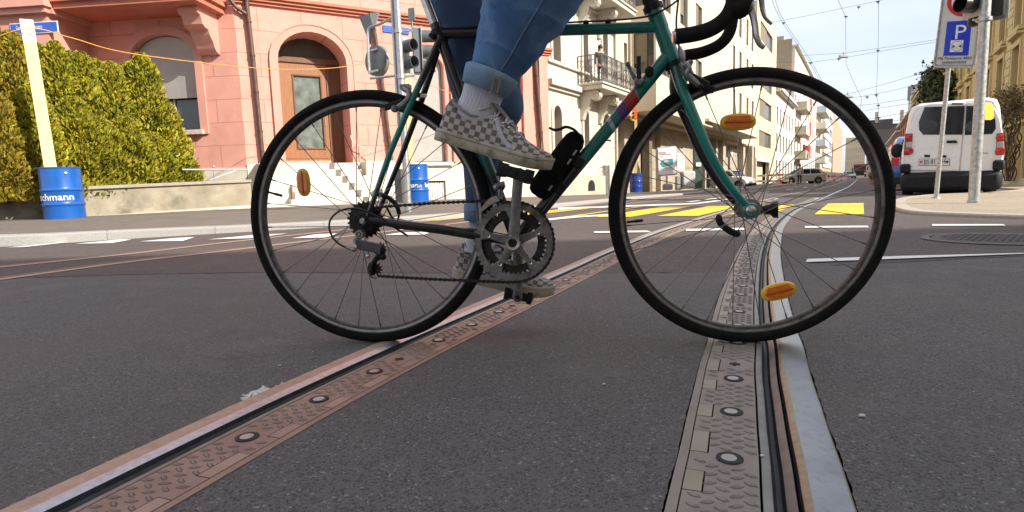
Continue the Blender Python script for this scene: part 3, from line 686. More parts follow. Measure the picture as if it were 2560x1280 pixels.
zsh=ha(450,243)[1]
window(FA,house,(ww0,ww1,wz0a,wza-.02),.28,gl=glass,mull=1)
shutter(FA,house,(ww0+.02,ww1-.02,zsh,wza-.02),.16,shutm,arc=wsp)
m=FA.mb(); m.box((ww0-.1,-.13,wz0a-.11),(ww1+.1,.28,wz0a)); m.build('window_sill',M('pale_sill',(.55,.45,.4),.7),house,bevel=.012)
m=FA.mb(); n=14; cx=(ww0+ww1)/2; hw=(ww1-ww0)/2
_sv=house
surround(FA,ww0,ww1,wz0a-.1,wsp,wza,.2,.045,pink2)
# bay body
m=FA.mb(); m.box((ax0-7,yb,-.5),(ax0,0,TOP)); m.build('bay',pink2,house,smooth=0)
m=FA.mb(); zo=ha(0,75,yb)[1]
m.box((ax0-7,yb-.22,zb+.12),(ax0+.16,yb-.002,zb+.55)); m.box((ax0-7,yb-.14,zb),(ax0+.1,yb-.002,zb+.12)); m.box((ax0+.002,yb-.0,zb+.0),(ax0+.16,-.0,zb+.12)); m.build('bay_moulding',pink2,house,smooth=0)
xsl=ha(560,30)[0]
m=FA.mb(); m.box((ax0+.17,yb+.02,zb+.1),(xsl,-.0,zb+.24)); m.box((ax0+.17,yb-.06,zb+.24),(xsl+.08,0,zb+.36)); m.build('balcony_slab',redtrim,house,smooth=0)
m=FA.mb(); m.box((ax0+.17,yb,zb+.36),(xsl,yb+.14,zb+1.35)); m.build('balcony_parapet',pink2,house,smooth=0)
# scroll corbel
cxl,cxr=ha(498,60)[0],ha(545,60)[0]
prof=[(0,0),(-.78,0),(-.82,-.07),(-.80,-.16),(-.70,-.20),(-.66,-.28),(-.64,-.38),(-.55,-.44),(-.42,-.46),(-.40,-.52),(-.36,-.6),(-.27,-.70),(-.22,-.82),(-.17,-.9),(-.08,-.95),(0,-.95)]
m=FA.mb(); m.prism([(cxl,y,zb+.1+z) for y,z in prof],(cxr-cxl,0,0)); m.box((cxl-.03,-.86,zb+.1-.001),(cxr+.03,-.0,zb+.2)); cb=m.build('corbel',pink2,house,bevel=.012)
# street name plates
plate=M('enamel_blue',(.015,.09,.46),.25,coat=.5,var=.05); plwhite=M('enamel_white',(.75,.75,.75),.3)
x0,z0=ha(27,84,yb-.02);x1,z1=ha(143,51,yb-.02); zc_=.5*(ha(27,75,yb)[1]+ha(143,66,yb)[1]); 
pw=x1-x0; ph=pw*.215
pr=thing('street_name_sign','blue enamel street name plate on the pink bay behind the wooden post','street sign',FA.W((x0+x1)/2,yb-.02,zc_),R(-5))
m=FA.mb(); m.box((x0,yb-.025,zc_-ph/2),(x1,yb-.002,zc_+ph/2)); m.build('border',plwhite,pr,bevel=.005); m=FA.mb(); m.box((x0+.02,yb-.03,zc_-ph/2+.02),(x1-.02,yb-.026,zc_+ph/2-.02)); m.build('plate',plate,pr,smooth=0)
text('lettering','Gundeldingerstrasse',ph*.5,plwhite,pr,FA.W(x0+.06*pw*2.2,yb-.032,zc_-.02),FA.M.to_3x3()@V((1,0,0)),(0,0,1),sx=.62)
text('lettering','Gundeldinger Str',ph*.13,plwhite,pr,FA.W(x0+.35*pw,yb-.032,zc_-ph*.28),FA.M.to_3x3()@V((1,0,0)),(0,0,1),sx=.9)
x0,z0=hb(958,85,-.02);x1,z1=hb(1022,80,-.02); zc_=hb(990,75,-.02)[1]; pw=x1-x0; ph=pw*.24
pr=thing('street_name_sign','blue street name plate on the pink wall behind the traffic light pole','street sign',FB.W((x0+x1)/2,-.02,zc_),rzB)
m=FB.mb(); m.box((x0,-.03,zc_-ph/2),(x1,-.003,zc_+ph/2)); m.build('plate',plate,pr,bevel=.004)
text('lettering','Winkelriedplatz'[:0] or 'strasse',ph*.55,plwhite,pr,FB.W(x0+.45*pw,-.034,zc_-ph*.15),dB,(0,0,1),sx=.8)
# ================================================================ garden wall, railing, hedge
plm=M('wall_plinth',(.36,.33,.27),.9,c2=(.46,.42,.35),scale=5,bump=.005,bscale=30)
gwm=M('rough_render_wall',(.25,.215,.155),.95,c2=(.36,.32,.245),scale=2.2,bump=.008,bscale=28,dirt=(.13,.115,.08,.85),dscale=1.6)
capm=M('wall_cap_stone',(.28,.25,.20),.9,c2=(.38,.34,.27),scale=6,bump=.006,bscale=25,dirt=(.14,.13,.1,.6))
Wa=G(-420,600,.1)
Pn=atZ(150,500,10.35); Pf=atZ(628,480,13.4); Pn=V((Pn.x,Pn.y,0)); Pf=V((Pf.x,Pf.y,0)); dw_=(Pf-Pn).normalized(); Ps=Pn
gang=math.atan2(dw_.y,dw_.x); Lw_=(Pf-Ps).length
FG=Frame(Ps,gang); gw=thing('garden_wall','low stained rendered garden wall below the hedge','wall',FG.o,gang)
hg=FG.hit; zt0=hg(215,466)[1]; zt1=hg(625,449)[1]; xa=.4
def zt(x): return zt0+(zt1-zt0)*(x-xa)/(Lw_-xa)
m=FG.mb(); n=14; rings=[]
for i in range(n+1): x=Lw_*i/n; z=zt(x); rings.append([V((x,0,-.3)),V((x,0,z-.06)),V((x,.28,z-.06)),V((x,.28,-.3))])
m.loft(rings); m.build('wall_body',gwm,gw,smooth=0)
m=FG.mb(); rings=[]
for i in range(n+1): x=Lw_*i/n; z=zt(x); rings.append([V((x,-.05,z-.06)),V((x,-.05,z)),V((x,.33,z+.01)),V((x,.33,z-.06))])
m.loft(rings); m.build('coping',capm,gw,bevel=.008)
m=FG.mb(); rings=[]
for i in range(n+1): x=Lw_*i/n; z=.08+.07*x/Lw_; rings.append([V((x,-.05,-.3)),V((x,-.05,z+.03)),V((x,-.03,z+.05)),V((x,0,z+.05)),V((x,0,-.3))])
m.loft(rings); m.build('plinth',plm,gw,smooth=0)
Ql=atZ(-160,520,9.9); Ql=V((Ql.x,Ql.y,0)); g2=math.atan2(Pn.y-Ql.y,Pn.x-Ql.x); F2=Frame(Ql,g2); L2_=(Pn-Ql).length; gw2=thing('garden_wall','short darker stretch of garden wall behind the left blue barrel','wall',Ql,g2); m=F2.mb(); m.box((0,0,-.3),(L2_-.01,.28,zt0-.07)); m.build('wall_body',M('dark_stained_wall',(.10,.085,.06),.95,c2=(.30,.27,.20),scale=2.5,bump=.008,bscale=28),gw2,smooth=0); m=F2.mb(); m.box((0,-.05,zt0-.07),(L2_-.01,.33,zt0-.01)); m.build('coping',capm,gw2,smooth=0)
gal=M('galvanised_steel',(.42,.43,.43),.38,.75,c2=(.55,.56,.56),scale=18)
gr_=thing('garden_railing','thin grey metal handrail standing on the garden wall right of the hedge','railing',FG.W(Lw_*.7,.1,zt(Lw_*.7)),gang)
m=FG.mb(); x0_=hg(455,425,.1)[0]; m.tube([V((x0_,.1,hg(455,424,.1)[1])),V((Lw_,.1,hg(628,424,.1)[1]))],.018,8); m.build('rail',gal,gr_)
m=FG.mb(); xp=hg(535,430,.1)[0]; m.cyl((xp,.1,zt(xp)-.02),(xp,.1,hg(535,424,.1)[1]),.014); m.ell((xp,.1,hg(535,416,.1)[1]),(.03,.03,.03),10,6); m.build('post',gal,gr_)
m=FG.mb(); m.tube([V((Lw_-.9,.1,zt(Lw_))),V((Lw_-.2,.1,hg(618,424,.1)[1]))],.012,6); m.build('stay',gal,gr_)
# soil bed behind the wall
soil=M('soil',(.07,.05,.035),.95,c2=(.12,.085,.055),scale=15,bump=.02,bscale=20)
m=FG.mb(); m.prism([(0,.3,.45),(Lw_,.3,.6),(Lw_,2.0,.6),(-2,9,.5),(-4,3,.45)],(0,0,.06)); tag(m.build('soil_bed',soil,smooth=0),kind='structure')
# thuja: sprays of small scale-leaf fans through a conical crown
leafm=M('thuja_leaf',(.19,.20,.012),.6,c2=(.42,.38,.025),scale=1.6,spec=.3); 
leafb=M('thuja_leaf_deep',(.065,.08,.008),.6,c2=(.15,.155,.014),scale=2.5,spec=.3); leafo=M('thuja_leaf_bronze',(.30,.20,.03),.6,c2=(.34,.24,.03),scale=2,spec=.3)
barkm=M('thuja_bark',(.12,.07,.04),.9,bump=.01,bscale=15)
for mm in(leafm,leafb,leafo):
    mm.node_tree.nodes['Principled BSDF'].inputs['Subsurface Weight'].default_value=0
def thuja(px,ytop,Zd,rad,lab,mats,n=3600,seed=1,zb_=.5,lean=0):
    rn=random.Random(seed); top=atZ(px,ytop,Zd); base=V((top.x,top.y,zb_)); H=top.z-zb_
    root=thing('thuja_tree',lab,'conifer',base,rn.uniform(0,6),'thuja hedge trees behind the garden wall')
    m=MB(); m.tube([base,base+V((.02,.0,H*.5)),base+V((0,.02,H*.9))],[.05,.03,.01],8); m.build('trunk',barkm,root)
    m=MB()
    # lumps that break the outline
    lumps=[(rn.uniform(0,2*PI),rn.uniform(.05,.9),rn.uniform(.75,1.15)) for _ in range(26)]
    for i in range(n):
        h=rn.random()**1.15; a=rn.uniform(0,2*PI); k=1.0
        for la,lh,lk in lumps:
            da=abs((a-la+PI)%(2*PI)-PI); 
            if da<.55 and abs(h-lh)<.10: k=max(k*.9,lk) if lk>1 else lk
        Rr=rad*1.22*(1-h)**.60*(.9+.1*math.sin(h*20+seed))*k+.03; r=Rr*(1-abs(rn.gauss(0,.16)))
        c=base+V((r*math.cos(a),r*math.sin(a),.02+h*H)); out=V((math.cos(a),math.sin(a),.85+1.0*h)).normalized()
        out=(out+V((rn.gauss(0,.35),rn.gauss(0,.35),rn.gauss(0,.3)))).normalized()
        t=out.cross(V((rn.gauss(0,1),rn.gauss(0,1),rn.gauss(0,1)))).normalized(); L_=rn.uniform(.05,.115)*(1 if h<.93 else .8); w=L_*.17
        m.mi=0 if rn.random()<.62 else (1 if rn.random()<.6 or len(mats)<3 else 2)
        e=c+out*L_; mid=c+out*L_*.55
        m.add([c,mid+t*w,e,mid-t*w,c+out*L_*.3+t*w*1.25,c+out*L_*.3-t*w*1.25, c+out*L_*.75+t*w*1.1,c+out*L_*.75-t*w*1.1],[(0,1,3),(1,2,3),(0,4,1),(0,3,5),(1,6,2),(3,2,7)] if False else [(0,5,3,4 if 0 else 3)][:0]+[(0,4,1),(0,1,3),(0,3,5),(1,6,2),(1,2,3),(3,2,7)])
    m.build('crown',mats,root,smooth=0); return root
mt=[leafm,leafb,leafo]; mo=[leafo,leafb,leafm]
spec_=[(-50,40,10.2,.75,'bronze tinged thuja at the far left edge of the hedge',mo),(28,86,10.4,.72,'tall yellow brown thuja left of the wooden post',mo),(96,118,10.9,.5,'slim thuja directly behind the wooden post',mt),
 (136,112,11.2,.55,'thuja with pointed top just right of the wooden post',mt),(200,137,11.6,.6,'thuja second right of the wooden post',mt),(275,163,12.0,.6,'thuja in the middle of the hedge',mt),
 (352,140,12.5,.72,'tallest thuja at the right part of the hedge in front of the shuttered window',mt),(402,250,12.9,.60,'low bushy thuja last but one at the hedge end',mt),(432,335,13.1,.45,'small low thuja at the right end of the hedge',mt),
 (70,225,9.75,.62,'low thuja in front row behind the blue barrel',mt),(180,250,10.6,.7,'low dense thuja of the front row right of the barrel',mt),(310,300,11.7,.66,'low thuja of the front row above the stained wall',mt),(-20,240,9.3,.6,'low bronze thuja of the front row at the picture edge',mo),(378,340,12.2,.5,'low spreading thuja hanging over the wall coping',mt),(20,330,9.9,.62,'ragged thuja spilling over the wall left of the barrel',mo),(245,300,11.3,.7,'broad thuja closing the hedge above the middle of the wall',mt),(168,135,11.9,.7,'thuja filling the hedge behind the second spire right of the post',mt),(238,155,12.2,.7,'thuja filling the hedge behind the middle spire',mt),(315,165,12.6,.7,'thuja filling the hedge left of the tallest right-hand spire',mt)]
for i,(px,yt,Zd,rad,lab,mm) in enumerate(spec_): thuja(px,yt,Zd+(.55 if Zd<11 else .25),rad,lab,mm,n=14500 if Zd<12 else 11000,seed=i+3,zb_=.48 if i<9 else .42)
# ================================================================ blue barrels with wooden posts and rope
barrelm=M('blue_barrel_paint',(.004,.085,.36),.32,c2=(.006,.105,.42),scale=4,coat=.4,dirt=(.02,.09,.25,.35),dscale=5)
barreld=M('dark_blue_barrel_paint',(.012,.04,.25),.4,coat=.3)
post=M('pine_board',(.66,.50,.22),.6,c2=(.74,.58,.30),scale=10,aniso=(8,8,.5)); postw=M('white_board_end',(.80,.78,.74),.6); orangep=M('orange_paint',(.75,.16,.04),.5)
white_l=M('white_lettering',(.78,.78,.78),.5)
def barrel(P,lab,txt,mat,scale=1.0,tz=0,hoop=False,end=.5):
    H=.88*scale; r=.292*scale; root=thing('steel_barrel',lab,'barrel',P,0,'blue steel barrels on the pavement')
    pr=[(.0001,.02),(r-.02,.02),(r-.01,0),(r+.004,.0),(r+.004,.02),(r-.004,.03)]
    for h in(.31,.58): pr+=[(r-.006,H*h-.035),(r-.002,H*h-.02),(r+.010,H*h-.007),(r+.010,H*h+.007),(r-.002,H*h+.02),(r-.006,H*h+.035)]
    pr+=[(r-.005,H-.02),(r+.005,H-.015),(r+.005,H),(r-.01,H),(r-.012,H-.015),(.0001,H-.018)]
    m=MB(); m.lathe(pr,P,n=48); b=m.build('drum',mat,root,smooth=30)
    if txt:
        # letters bent round the drum, facing the camera
        d=V((-P.x,-P.y,0)).normalized(); cu=bpy.data.curves.new('t','FONT'); cu.body=txt; cu.size=.155*scale; cu.extrude=.0008; cu.offset=.0022; cu.resolution_u=3; cu.align_x='CENTER'; cu.space_character=1.02
        ob=bpy.data.objects.new('t',cu); col.objects.link(ob); dg=bpy.context.evaluated_depsgraph_get(); dg.update(); me=bpy.data.meshes.new_from_object(ob.evaluated_get(dg)); bpy.data.objects.remove(ob)
        import bmesh
        bm=bmesh.new(); bm.from_mesh(me); 
        for k in range(-40,41): bmesh.ops.bisect_plane(bm,geom=bm.verts[:]+bm.edges[:]+bm.faces[:],plane_co=(k*.03,0,0),plane_no=(1,0,0))
        a0=math.atan2(d.y,d.x)+end-max(v.co.x for v in bm.verts)/r
        for v in bm.verts:
            a=a0+v.co.x/(r+.0); rr=r+.001+v.co.z; v.co=V((rr*math.cos(a),rr*math.sin(a),H*.425+v.co.y-.03))
        bm.to_mesh(me); bm.free(); me.name='lettering'; me.materials.clear(); me.materials.append(white_l); o=bpy.data.objects.new('lettering',me); col.objects.link(o); o.parent=root
    m=MB(); a=math.atan2(-P.y,-P.x)+.25; c=P+V((math.cos(a)*(r+.002),math.sin(a)*(r+.002),H-.1)); m.ell(c,(.022,.022,.022),10,6); m.build('bung',white_l,root)
    if hoop:
        m=MB()
        for s in(-1,1): c=P+V((s*.17,0,H)); m.tube(catmull([c+V((-.08,0,-.02)),c+V((-.08,0,.10)),c+V((-.05,0,.13)),c+V((.05,0,.13)),c+V((.08,0,.10)),c+V((.08,0,-.02))],3),.008,6)
        m.build('lifting_hoops',rail,root)
    return root
def bpos(px,py,Z): q=atZ(px,py,Z); return V((q.x,q.y,q.z))
B1=bpos(165,552,9.7); barrel(B1,'blue barrel holding the tall leaning post beside the garden wall','bertschmann',barrelm,end=.5)
B2=bpos(1043,505,13.8); barrel(B2,'blue barrel with wire hoops standing behind the traffic light pole','bertschmann  be',barrelm,hoop=True,end=1.25)
B3=bpos(1590,481,27); barrel(B3,'darker blue barrel beside the grey concrete wall under the overhang','',barreld)
def board(name,a,b,w,t,mat,lab,top=None,topmat=None,ht=.0,faceN=None):
    root=thing(name,lab,'post',a,0,'wooden rope posts'); n=V((-a.x,-a.y,0)).normalized(); m=MB(); m.bar(a,b,w,t,up=n) if False else None
    d=(b-a).normalized(); x=d.cross(n).normalized(); y=x.cross(d)
    m=MB(); m.obox((a+b)/2,d*(b-a).length/2,x*w/2,y*t/2); m.build('board',mat,root,bevel=.004)
    if top: 
        m=MB(); m.obox(b-d*ht/2+d*.003,d*(ht/2),x*(w/2+.004),y*(t/2+.004)); m.build(top,topmat,root,bevel=.004)
    return root
board('wooden_post',B1+V((-.17,.05,.5)),atZ(66,50,9.55),.17,.05,post,'pale timber board leaning out of the left blue barrel with white top','painted_top',postw,.36)
board('wooden_post',B2+V((-.12,0,.6)),atZ(1020,186,13.8),.15,.05,post,'pale timber board standing in the barrel behind the traffic light pole')
board('wooden_post',atZ(1369,450,21.5),atZ(1361,233,21.5),.16,.05,post,'pale timber board with orange top between the pink and the white house','painted_top',orangep,.5)
board('wooden_post',B3+V((0,0,.8)),onvert(1590,360,B3)+V((0,0,1.6)),.12,.05,post,'pale timber board standing in the dark blue barrel','painted_top',orangep,.5)
ropem=M('orange_rope',(.70,.33,.07),.7)
rp=[atZ(-60,112,9.4),atZ(70,71,9.45),atZ(180,95,9.9),atZ(330,134,10.6),atZ(640,170,12.1),atZ(820,171,13),atZ(960,155,13.6),atZ(1022,190,13.75),atZ(1180,250,16.5),atZ(1290,262,19.5),atZ(1363,240,22.6),atZ(1450,282,24.5),atZ(1545,290,26),atZ(1585,270,27)]
m=MB(); m.tube(catmull(rp,8),.008,6); tag(m.build('rope',ropem,at=rp[0]),'thin orange rope strung from post to post in front of the pink house','rope')
m=MB(); c=atZ(1583,285,26.9)
for k in range(4): m.lathe([(.11+.012*math.cos(t*PI/3)+k*.01,.012*math.sin(t*PI/3)) for t in range(6)],c+V((.0,0,-.15-.01*k)),ax=(.25*k-.4,1,0),n=20,closed=True)
tag(m.build('rope_coil',M('yellow_rope',(.85,.55,.04),.6),at=c),'yellow rope coil hanging near the top of the far post','rope')
# ================================================================ traffic light pole at left
grey=M('signal_grey',(.16,.19,.22),.45,c2=(.20,.23,.26),scale=5); greyl=M('light_grey_metal',(.42,.43,.43),.45,.3); blackp=M('black_plastic',(.02,.02,.022),.35); hood=M('hood_grey',(.10,.11,.12),.5)
TP=G(1021,530,.07); TPt=onvert(975,-60,TP); TPt=V((TP.x,TP.y,TPt.z))
tl=thing('traffic_light_pole','grey steel traffic light pole with sign backs in front of the pink house','traffic light',TP)
m=MB(); m.cyl(TP,TPt,.055,.05,20); m.build('pole',gal,tl)
m=MB(); b=TP+V((-.075,.02,0)); m.cyl(b+V((0,0,1.35)),b+V((0,0,TPt.z)),.028,n=12); m.build('conduit',gal,tl)
Zt=(TP-CP).dot(CF)
def tp(px,py,dz=0): return atZ(px,py,Zt+dz)
def signalhead(c,fx,n,lens,root,w=.22,hh=.24,body=grey):
    """c top centre, fx the facing direction"""
    fx=V(fx).normalized(); sd_=fx.cross(V((0,0,1))).normalized(); H=hh*n
    m=MB(); m.obox(c-V((0,0,H/2)),fx*.07,sd_*w/2,V((0,0,H/2))); hd=m.build('signal_housing',body,root,bevel=.02)
    m=MB(); cc=c-V((0,0,H/2))+fx*.078; m.obox(cc,fx*.008,sd_*(w/2+.03),V((0,0,H/2+.02))); m.build('front_frame',greyl,hd,bevel=.01)
    for k in range(n):
        q=c-V((0,0,hh*(k+.5)))+fx*.088
        m=MB(); m.lathe([(.0001,.012),(.05,.009),(.085,.0)],q,ax=fx,n=24); m.build('lens',lens[k],hd)
        m=MB(); m.lathe([(.092,0),(.096,0),(.094,.19),(.088,.19)],q,ax=fx,n=24,closed=True,a0=-.0,a1=2*PI); m.build('hood',hood if body is grey else blackp,hd)
    return hd
redl=M('red_lens_off',(.20,.015,.015),.25); grl=M('green_lens_off',(.02,.09,.06),.25); aml=M('amber_lens_off',(.25,.10,.01),.25)
signalhead(tp(1003,98),(.80,-.60,0),2,[redl,grl],tl,w=.22,hh=.255)
signalhead(tp(1040,72,.15),(1,.12,0),3,[redl,aml,grl],tl,w=.20,hh=.235)
for z in(tp(985,93).z,tp(1000,200).z): 
    m=MB(); m.lathe([(.052,-.03),(.066,-.03),(.066,.03),(.052,.03)],V((TP.x,TP.y,z)),n=20,closed=True); m.bar(V((TP.x,TP.y,z)),V((TP.x,TP.y,z))+V((.22,-.05,0)),.03,.03); m.build('clamp',gal,tl)
# small plate on top of the rear head, yield sign back, round sign back, bracket arm
backm=M('sign_back_aluminium',(.20,.205,.205),.55,.3,c2=(.26,.265,.265),scale=4)
m=MB(); c=tp(1029,36,.1); m.obox(c,(.055,-.02,0),(.004,.006,0),(0,0,.10)); m.cyl(c-V((0,0,.1)),c-V((0,0,.2)),.014); m.build('small_plate',backm,tl,bevel=.003)
m=MB(); A,B_,C_=tp(896,40),tp(949,28),tp(925,112); n=(V((0,.35,0))+V((.1,0,0))).normalized()
m.prism([A,C_,B_] ,V((.004,.014,0))); m.build('yield_sign_back',backm,tl,bevel=.004)
m=MB(); m.tube(catmull([V((TP.x,TP.y,tp(970,55).z)),tp(950,60,-.05),tp(930,66,-.05),tp(921,74,-.05),tp(920,90,-.05),tp(921,130,-.04),tp(924,185,-.03)],4),.022,10); m.build('bracket_arm',gal,tl)
m=MB(); m.tube([tp(926,196,0),V((TP.x,TP.y,tp(1000,196).z))],.02,8); m.build('lower_arm',gal,tl)
m=MB(); c=tp(941,152,.06); ax=V((.62,.78,0)); rr=.235
m.lathe([(.0001,0),(rr-.03,0),(rr,.02),(rr,.12),(rr+.004,.13),(.0001,.13)],c-ax*.06,ax=ax,n=40); sg=m.build('round_sign_back',backm,tl)
m=MB(); 
for py in(125,178): q=tp(935,py,-.06); m.obox(q,(.07,-.03,.005),(.012,.02,0),(0,0,.012))
m.build('sign_clamp',gal,sg)
m=MB(); q=tp(948,143,-.07); m.obox(q,V((.025,-.02,0)),V((.002,.003,0)),(0,0,.035)); m.build('sticker',blackp,sg)
# dark utility pipe stack at the base near the house
m=MB(); q=atZ(1003,440,14.6); m.box((q.x-.16,q.y-.1,-.1),(q.x+.02,q.y+.15,.95)); tag(m.build('switch_cabinet',M('dark_grey_cabinet',(.05,.05,.05),.5),at=(q.x,q.y,0),bevel=.01),'narrow dark grey box against the pink house behind the traffic light pole','cabinet')
# ================================================================ the street's left row (local x = metres along the street)
AS=math.atan2(DS.y,DS.x)
def FSat(p): return Frame(W(0,p,0),AS)
FS=FSat(9.3); fh=FS.hit
def plaster(n,c,v=.05,d=None): return M(n,c,.85,var=v,scale=1.2,bump=.002,bscale=25,dirt=d,dscale=1.1)
whiteR=plaster('white_render',(.55,.51,.425),.04,(.50,.45,.37,.35)); cream2=plaster('cream_render',(.55,.47,.33),.03); creamy=plaster('cream_panel',(.58,.51,.38),.03)
greyS=M('grey_stucco_trim',(.50,.46,.38),.8,c2=(.58,.54,.46),scale=4); tan=plaster('tan_render',(.36,.28,.19),.06,(.28,.21,.14,.4)); bright=plaster('bright_render',(.62,.585,.51),.03); beige=plaster('beige_render',(.50,.44,.33))
roofm=M('dark_roof_tiles',(.045,.04,.038),.8,c2=(.08,.07,.065),scale=6,bump=.01,bscale=12); tile=M('red_roof_tiles',(.22,.09,.05),.8,c2=(.30,.14,.08),scale=5)
taupe=M('taupe_blind',(.17,.14,.10),.6); blind=slatmat('blind_slats',(.24,.20,.14),.09,.02); irongrey=M('grey_iron',(.16,.15,.14),.5,.4)
conc2=M('fair_faced_concrete',(.36,.30,.23),.8,c2=(.44,.375,.29),scale=1.1,bump=.003,bscale=20,dirt=(.24,.20,.155,.5),dscale=.9)
def house_root(name,label,F,s0,group=None): return thing(name,label,'building',F.W(s0,0,0),F.rz,group)
def shell(F,root,s0,s1,z1,holes,mat,d=.22,y=0,z0=-1.2,depth=9,roofz=True,nm='wall'):
    m=F.mb(); wallp(m,rect(s0,s1,z0,z1),holes,d,y=y); m.build(nm,mat,root,smooth=0)
    m=F.mb(); yb_=y+d+.1; m.add([(s0,y,z0),(s0,y+depth,z0),(s0,y+depth,z1),(s0,y,z1)],[(0,1,2,3)]); m.add([(s1,y,z0),(s1,y+depth,z0),(s1,y+depth,z1),(s1,y,z1)],[(3,2,1,0)])
    m.add([(s0,y,z1),(s1,y,z1),(s1,y+depth,z1),(s0,y+depth,z1)],[(0,1,2,3)]); m.box((s0+.02,y+d+.35,z0),(s1-.02,y+d+.4,z1-.02)); m.build('side_walls',mat,root,smooth=0)
def prow(F,pxs,py0,py1,y=0,ref=None):
    """window rectangles from pixel column pairs; rows measured at the first column"""
    r=[]; x0=F.hit(ref or pxs[0][0],(py0+py1)/2,y)[0]
    za=F.hit(ref or pxs[0][0],py1,y)[1]; zb_=F.hit(ref or pxs[0][0],py0,y)[1]
    for a,b in pxs: r.append((F.hit(a,(py0+py1)/2,y)[0],F.hit(b,(py0+py1)/2,y)[0],za,zb_))
    return r
# ---- white stucco house with balconies
wr=house_root('stucco_house','white stucco house with scroll brackets and iron balcony next to the pink house',FS,17.9)
s0w=fh(1369,300)[0]; s1w=fh(1538,300)[0]
g=[]
for a,b,y0,y1 in((1383,1402,262,391),(1458,1470,272,372),(1505,1523,282,340)):
    x0,x1=fh(a,330)[0],fh(b,330)[0]; z0,z1=fh(a,y1)[1],fh(a,y0)[1]; g.append((x0,x1,z0,z1))
u=[]
for a,b,y0,y1 in((1380,1399,92,150),(1456,1468,88,205),(1505,1517,85,205)):
    x0,x1=fh(a,120)[0],fh(b,120)[0]; z0,z1=fh(a,y1)[1],fh(a,y0)[1]; u.append((x0,x1,z0,z1+.5))
u2=[(a,b,c+3.4,d+3.2) for a,b,c,d in u]
cz=fh(1480,450)[1],fh(1480,477)[1]; cel=(fh(1463,460)[0],fh(1480,460)[0],cz[1],cz[0])
gA=[arch(a,b,c,d-.3,d,8) for a,b,c,d in g]
shell(FS,wr,s0w,s1w,13.5,gA+[rect(*q) for q in u+u2],whiteR,.3)
for q in g: window(FS,wr,q,.24,fw=.07,mat=bframe,gl=glass2,trans=.7)
for q in u+u2: window(FS,wr,q,.24,fw=.07,mat=bframe,gl=glass2,trans=.7)
for a,b,c,d in g:
    m=FS.mb(); n=8; cx=(a+b)/2; 
    for w_,dd in((.16,.06),):
        hw=(b-a)/2; inn=[(a,c)]+[(cx-hw*math.cos(PI*k/n),d-.3+.3*math.sin(PI*k/n)) for k in range(n+1)]+[(b,c)]; out=[(a-w_,c)]+[(cx-(hw+w_)*math.cos(PI*k/n),d-.3+(.3+w_)*math.sin(PI*k/n)) for k in range(n+1)]+[(b+w_,c)]; k=len(inn)
        vs=[(x,-dd,z) for x,z in inn]+[(x,-dd,z) for x,z in out]+[(x,-.002,z) for x,z in out]+[(x,-.002,z) for x,z in inn]; fs=[]
        for i in range(k-1): fs+=[(i,i+1,k+i+1,k+i),(k+i,k+i+1,2*k+i+1,2*k+i),(i+1,i,3*k+i,3*k+i+1)]
        m.add(vs,fs)
    m.box((a-.2,-.1,c-.12),(b+.2,.24,c)); m.build('window_surround',greyS,wr,smooth=40)
for q in u+u2:
    m=FS.mb(); a,b,c,d=q; m.box((a-.14,-.05,c),(a,-.001,d)); m.box((b,-.05,c),(b+.14,-.001,d)); m.box((a-.2,-.12,d),(b+.2,-.001,d+.16)); m.box((a-.18,-.09,c-.1),(b+.18,.2,c)); m.build('window_surround',greyS,wr,smooth=0)
zb1,zb2=fh(1360,208)[1],fh(1360,148)[1]; sb0=fh(1449,215)[0]
for z,h,d in((zb1-.02,.2,.22),(zb1-.14,.12,.1),(zb2-.04,.10,.10)):
    for zz in (0,3.4):
        m=FS.mb(); m.box((s0w+.01,-d,z+zz),(s1w-.01 if d<.2 else sb0-.25,-.001,z+zz+h)); m.build('string_course',greyS,wr,bevel=.01)
m=FS.mb(); m.box((s0w+.005,-.12,-1.2),(s1w-.005,-.001,fh(1400,440)[1])); m.build('stone_base',beige,wr,smooth=0)
m=FS.mb(); m.prism([(x,-.13,z) for x,z in arch(cel[0],cel[1],cel[2],cel[3]-.25,cel[3],8)],(0,.02,0)); 
m.build('cellar_window',tar,wr,smooth=0)
scroll=[(0,0),(-.70,0),(-.80,-.10),(-.82,-.24),(-.72,-.36),(-.56,-.38),(-.46,-.30),(-.42,-.46),(-.34,-.62),(-.20,-.74),(-.14,-.92),(-.1,-1.05),(0,-1.08)]
sbe=s1w-.1; zsl=fh(1449,222)[1]
iron=[]
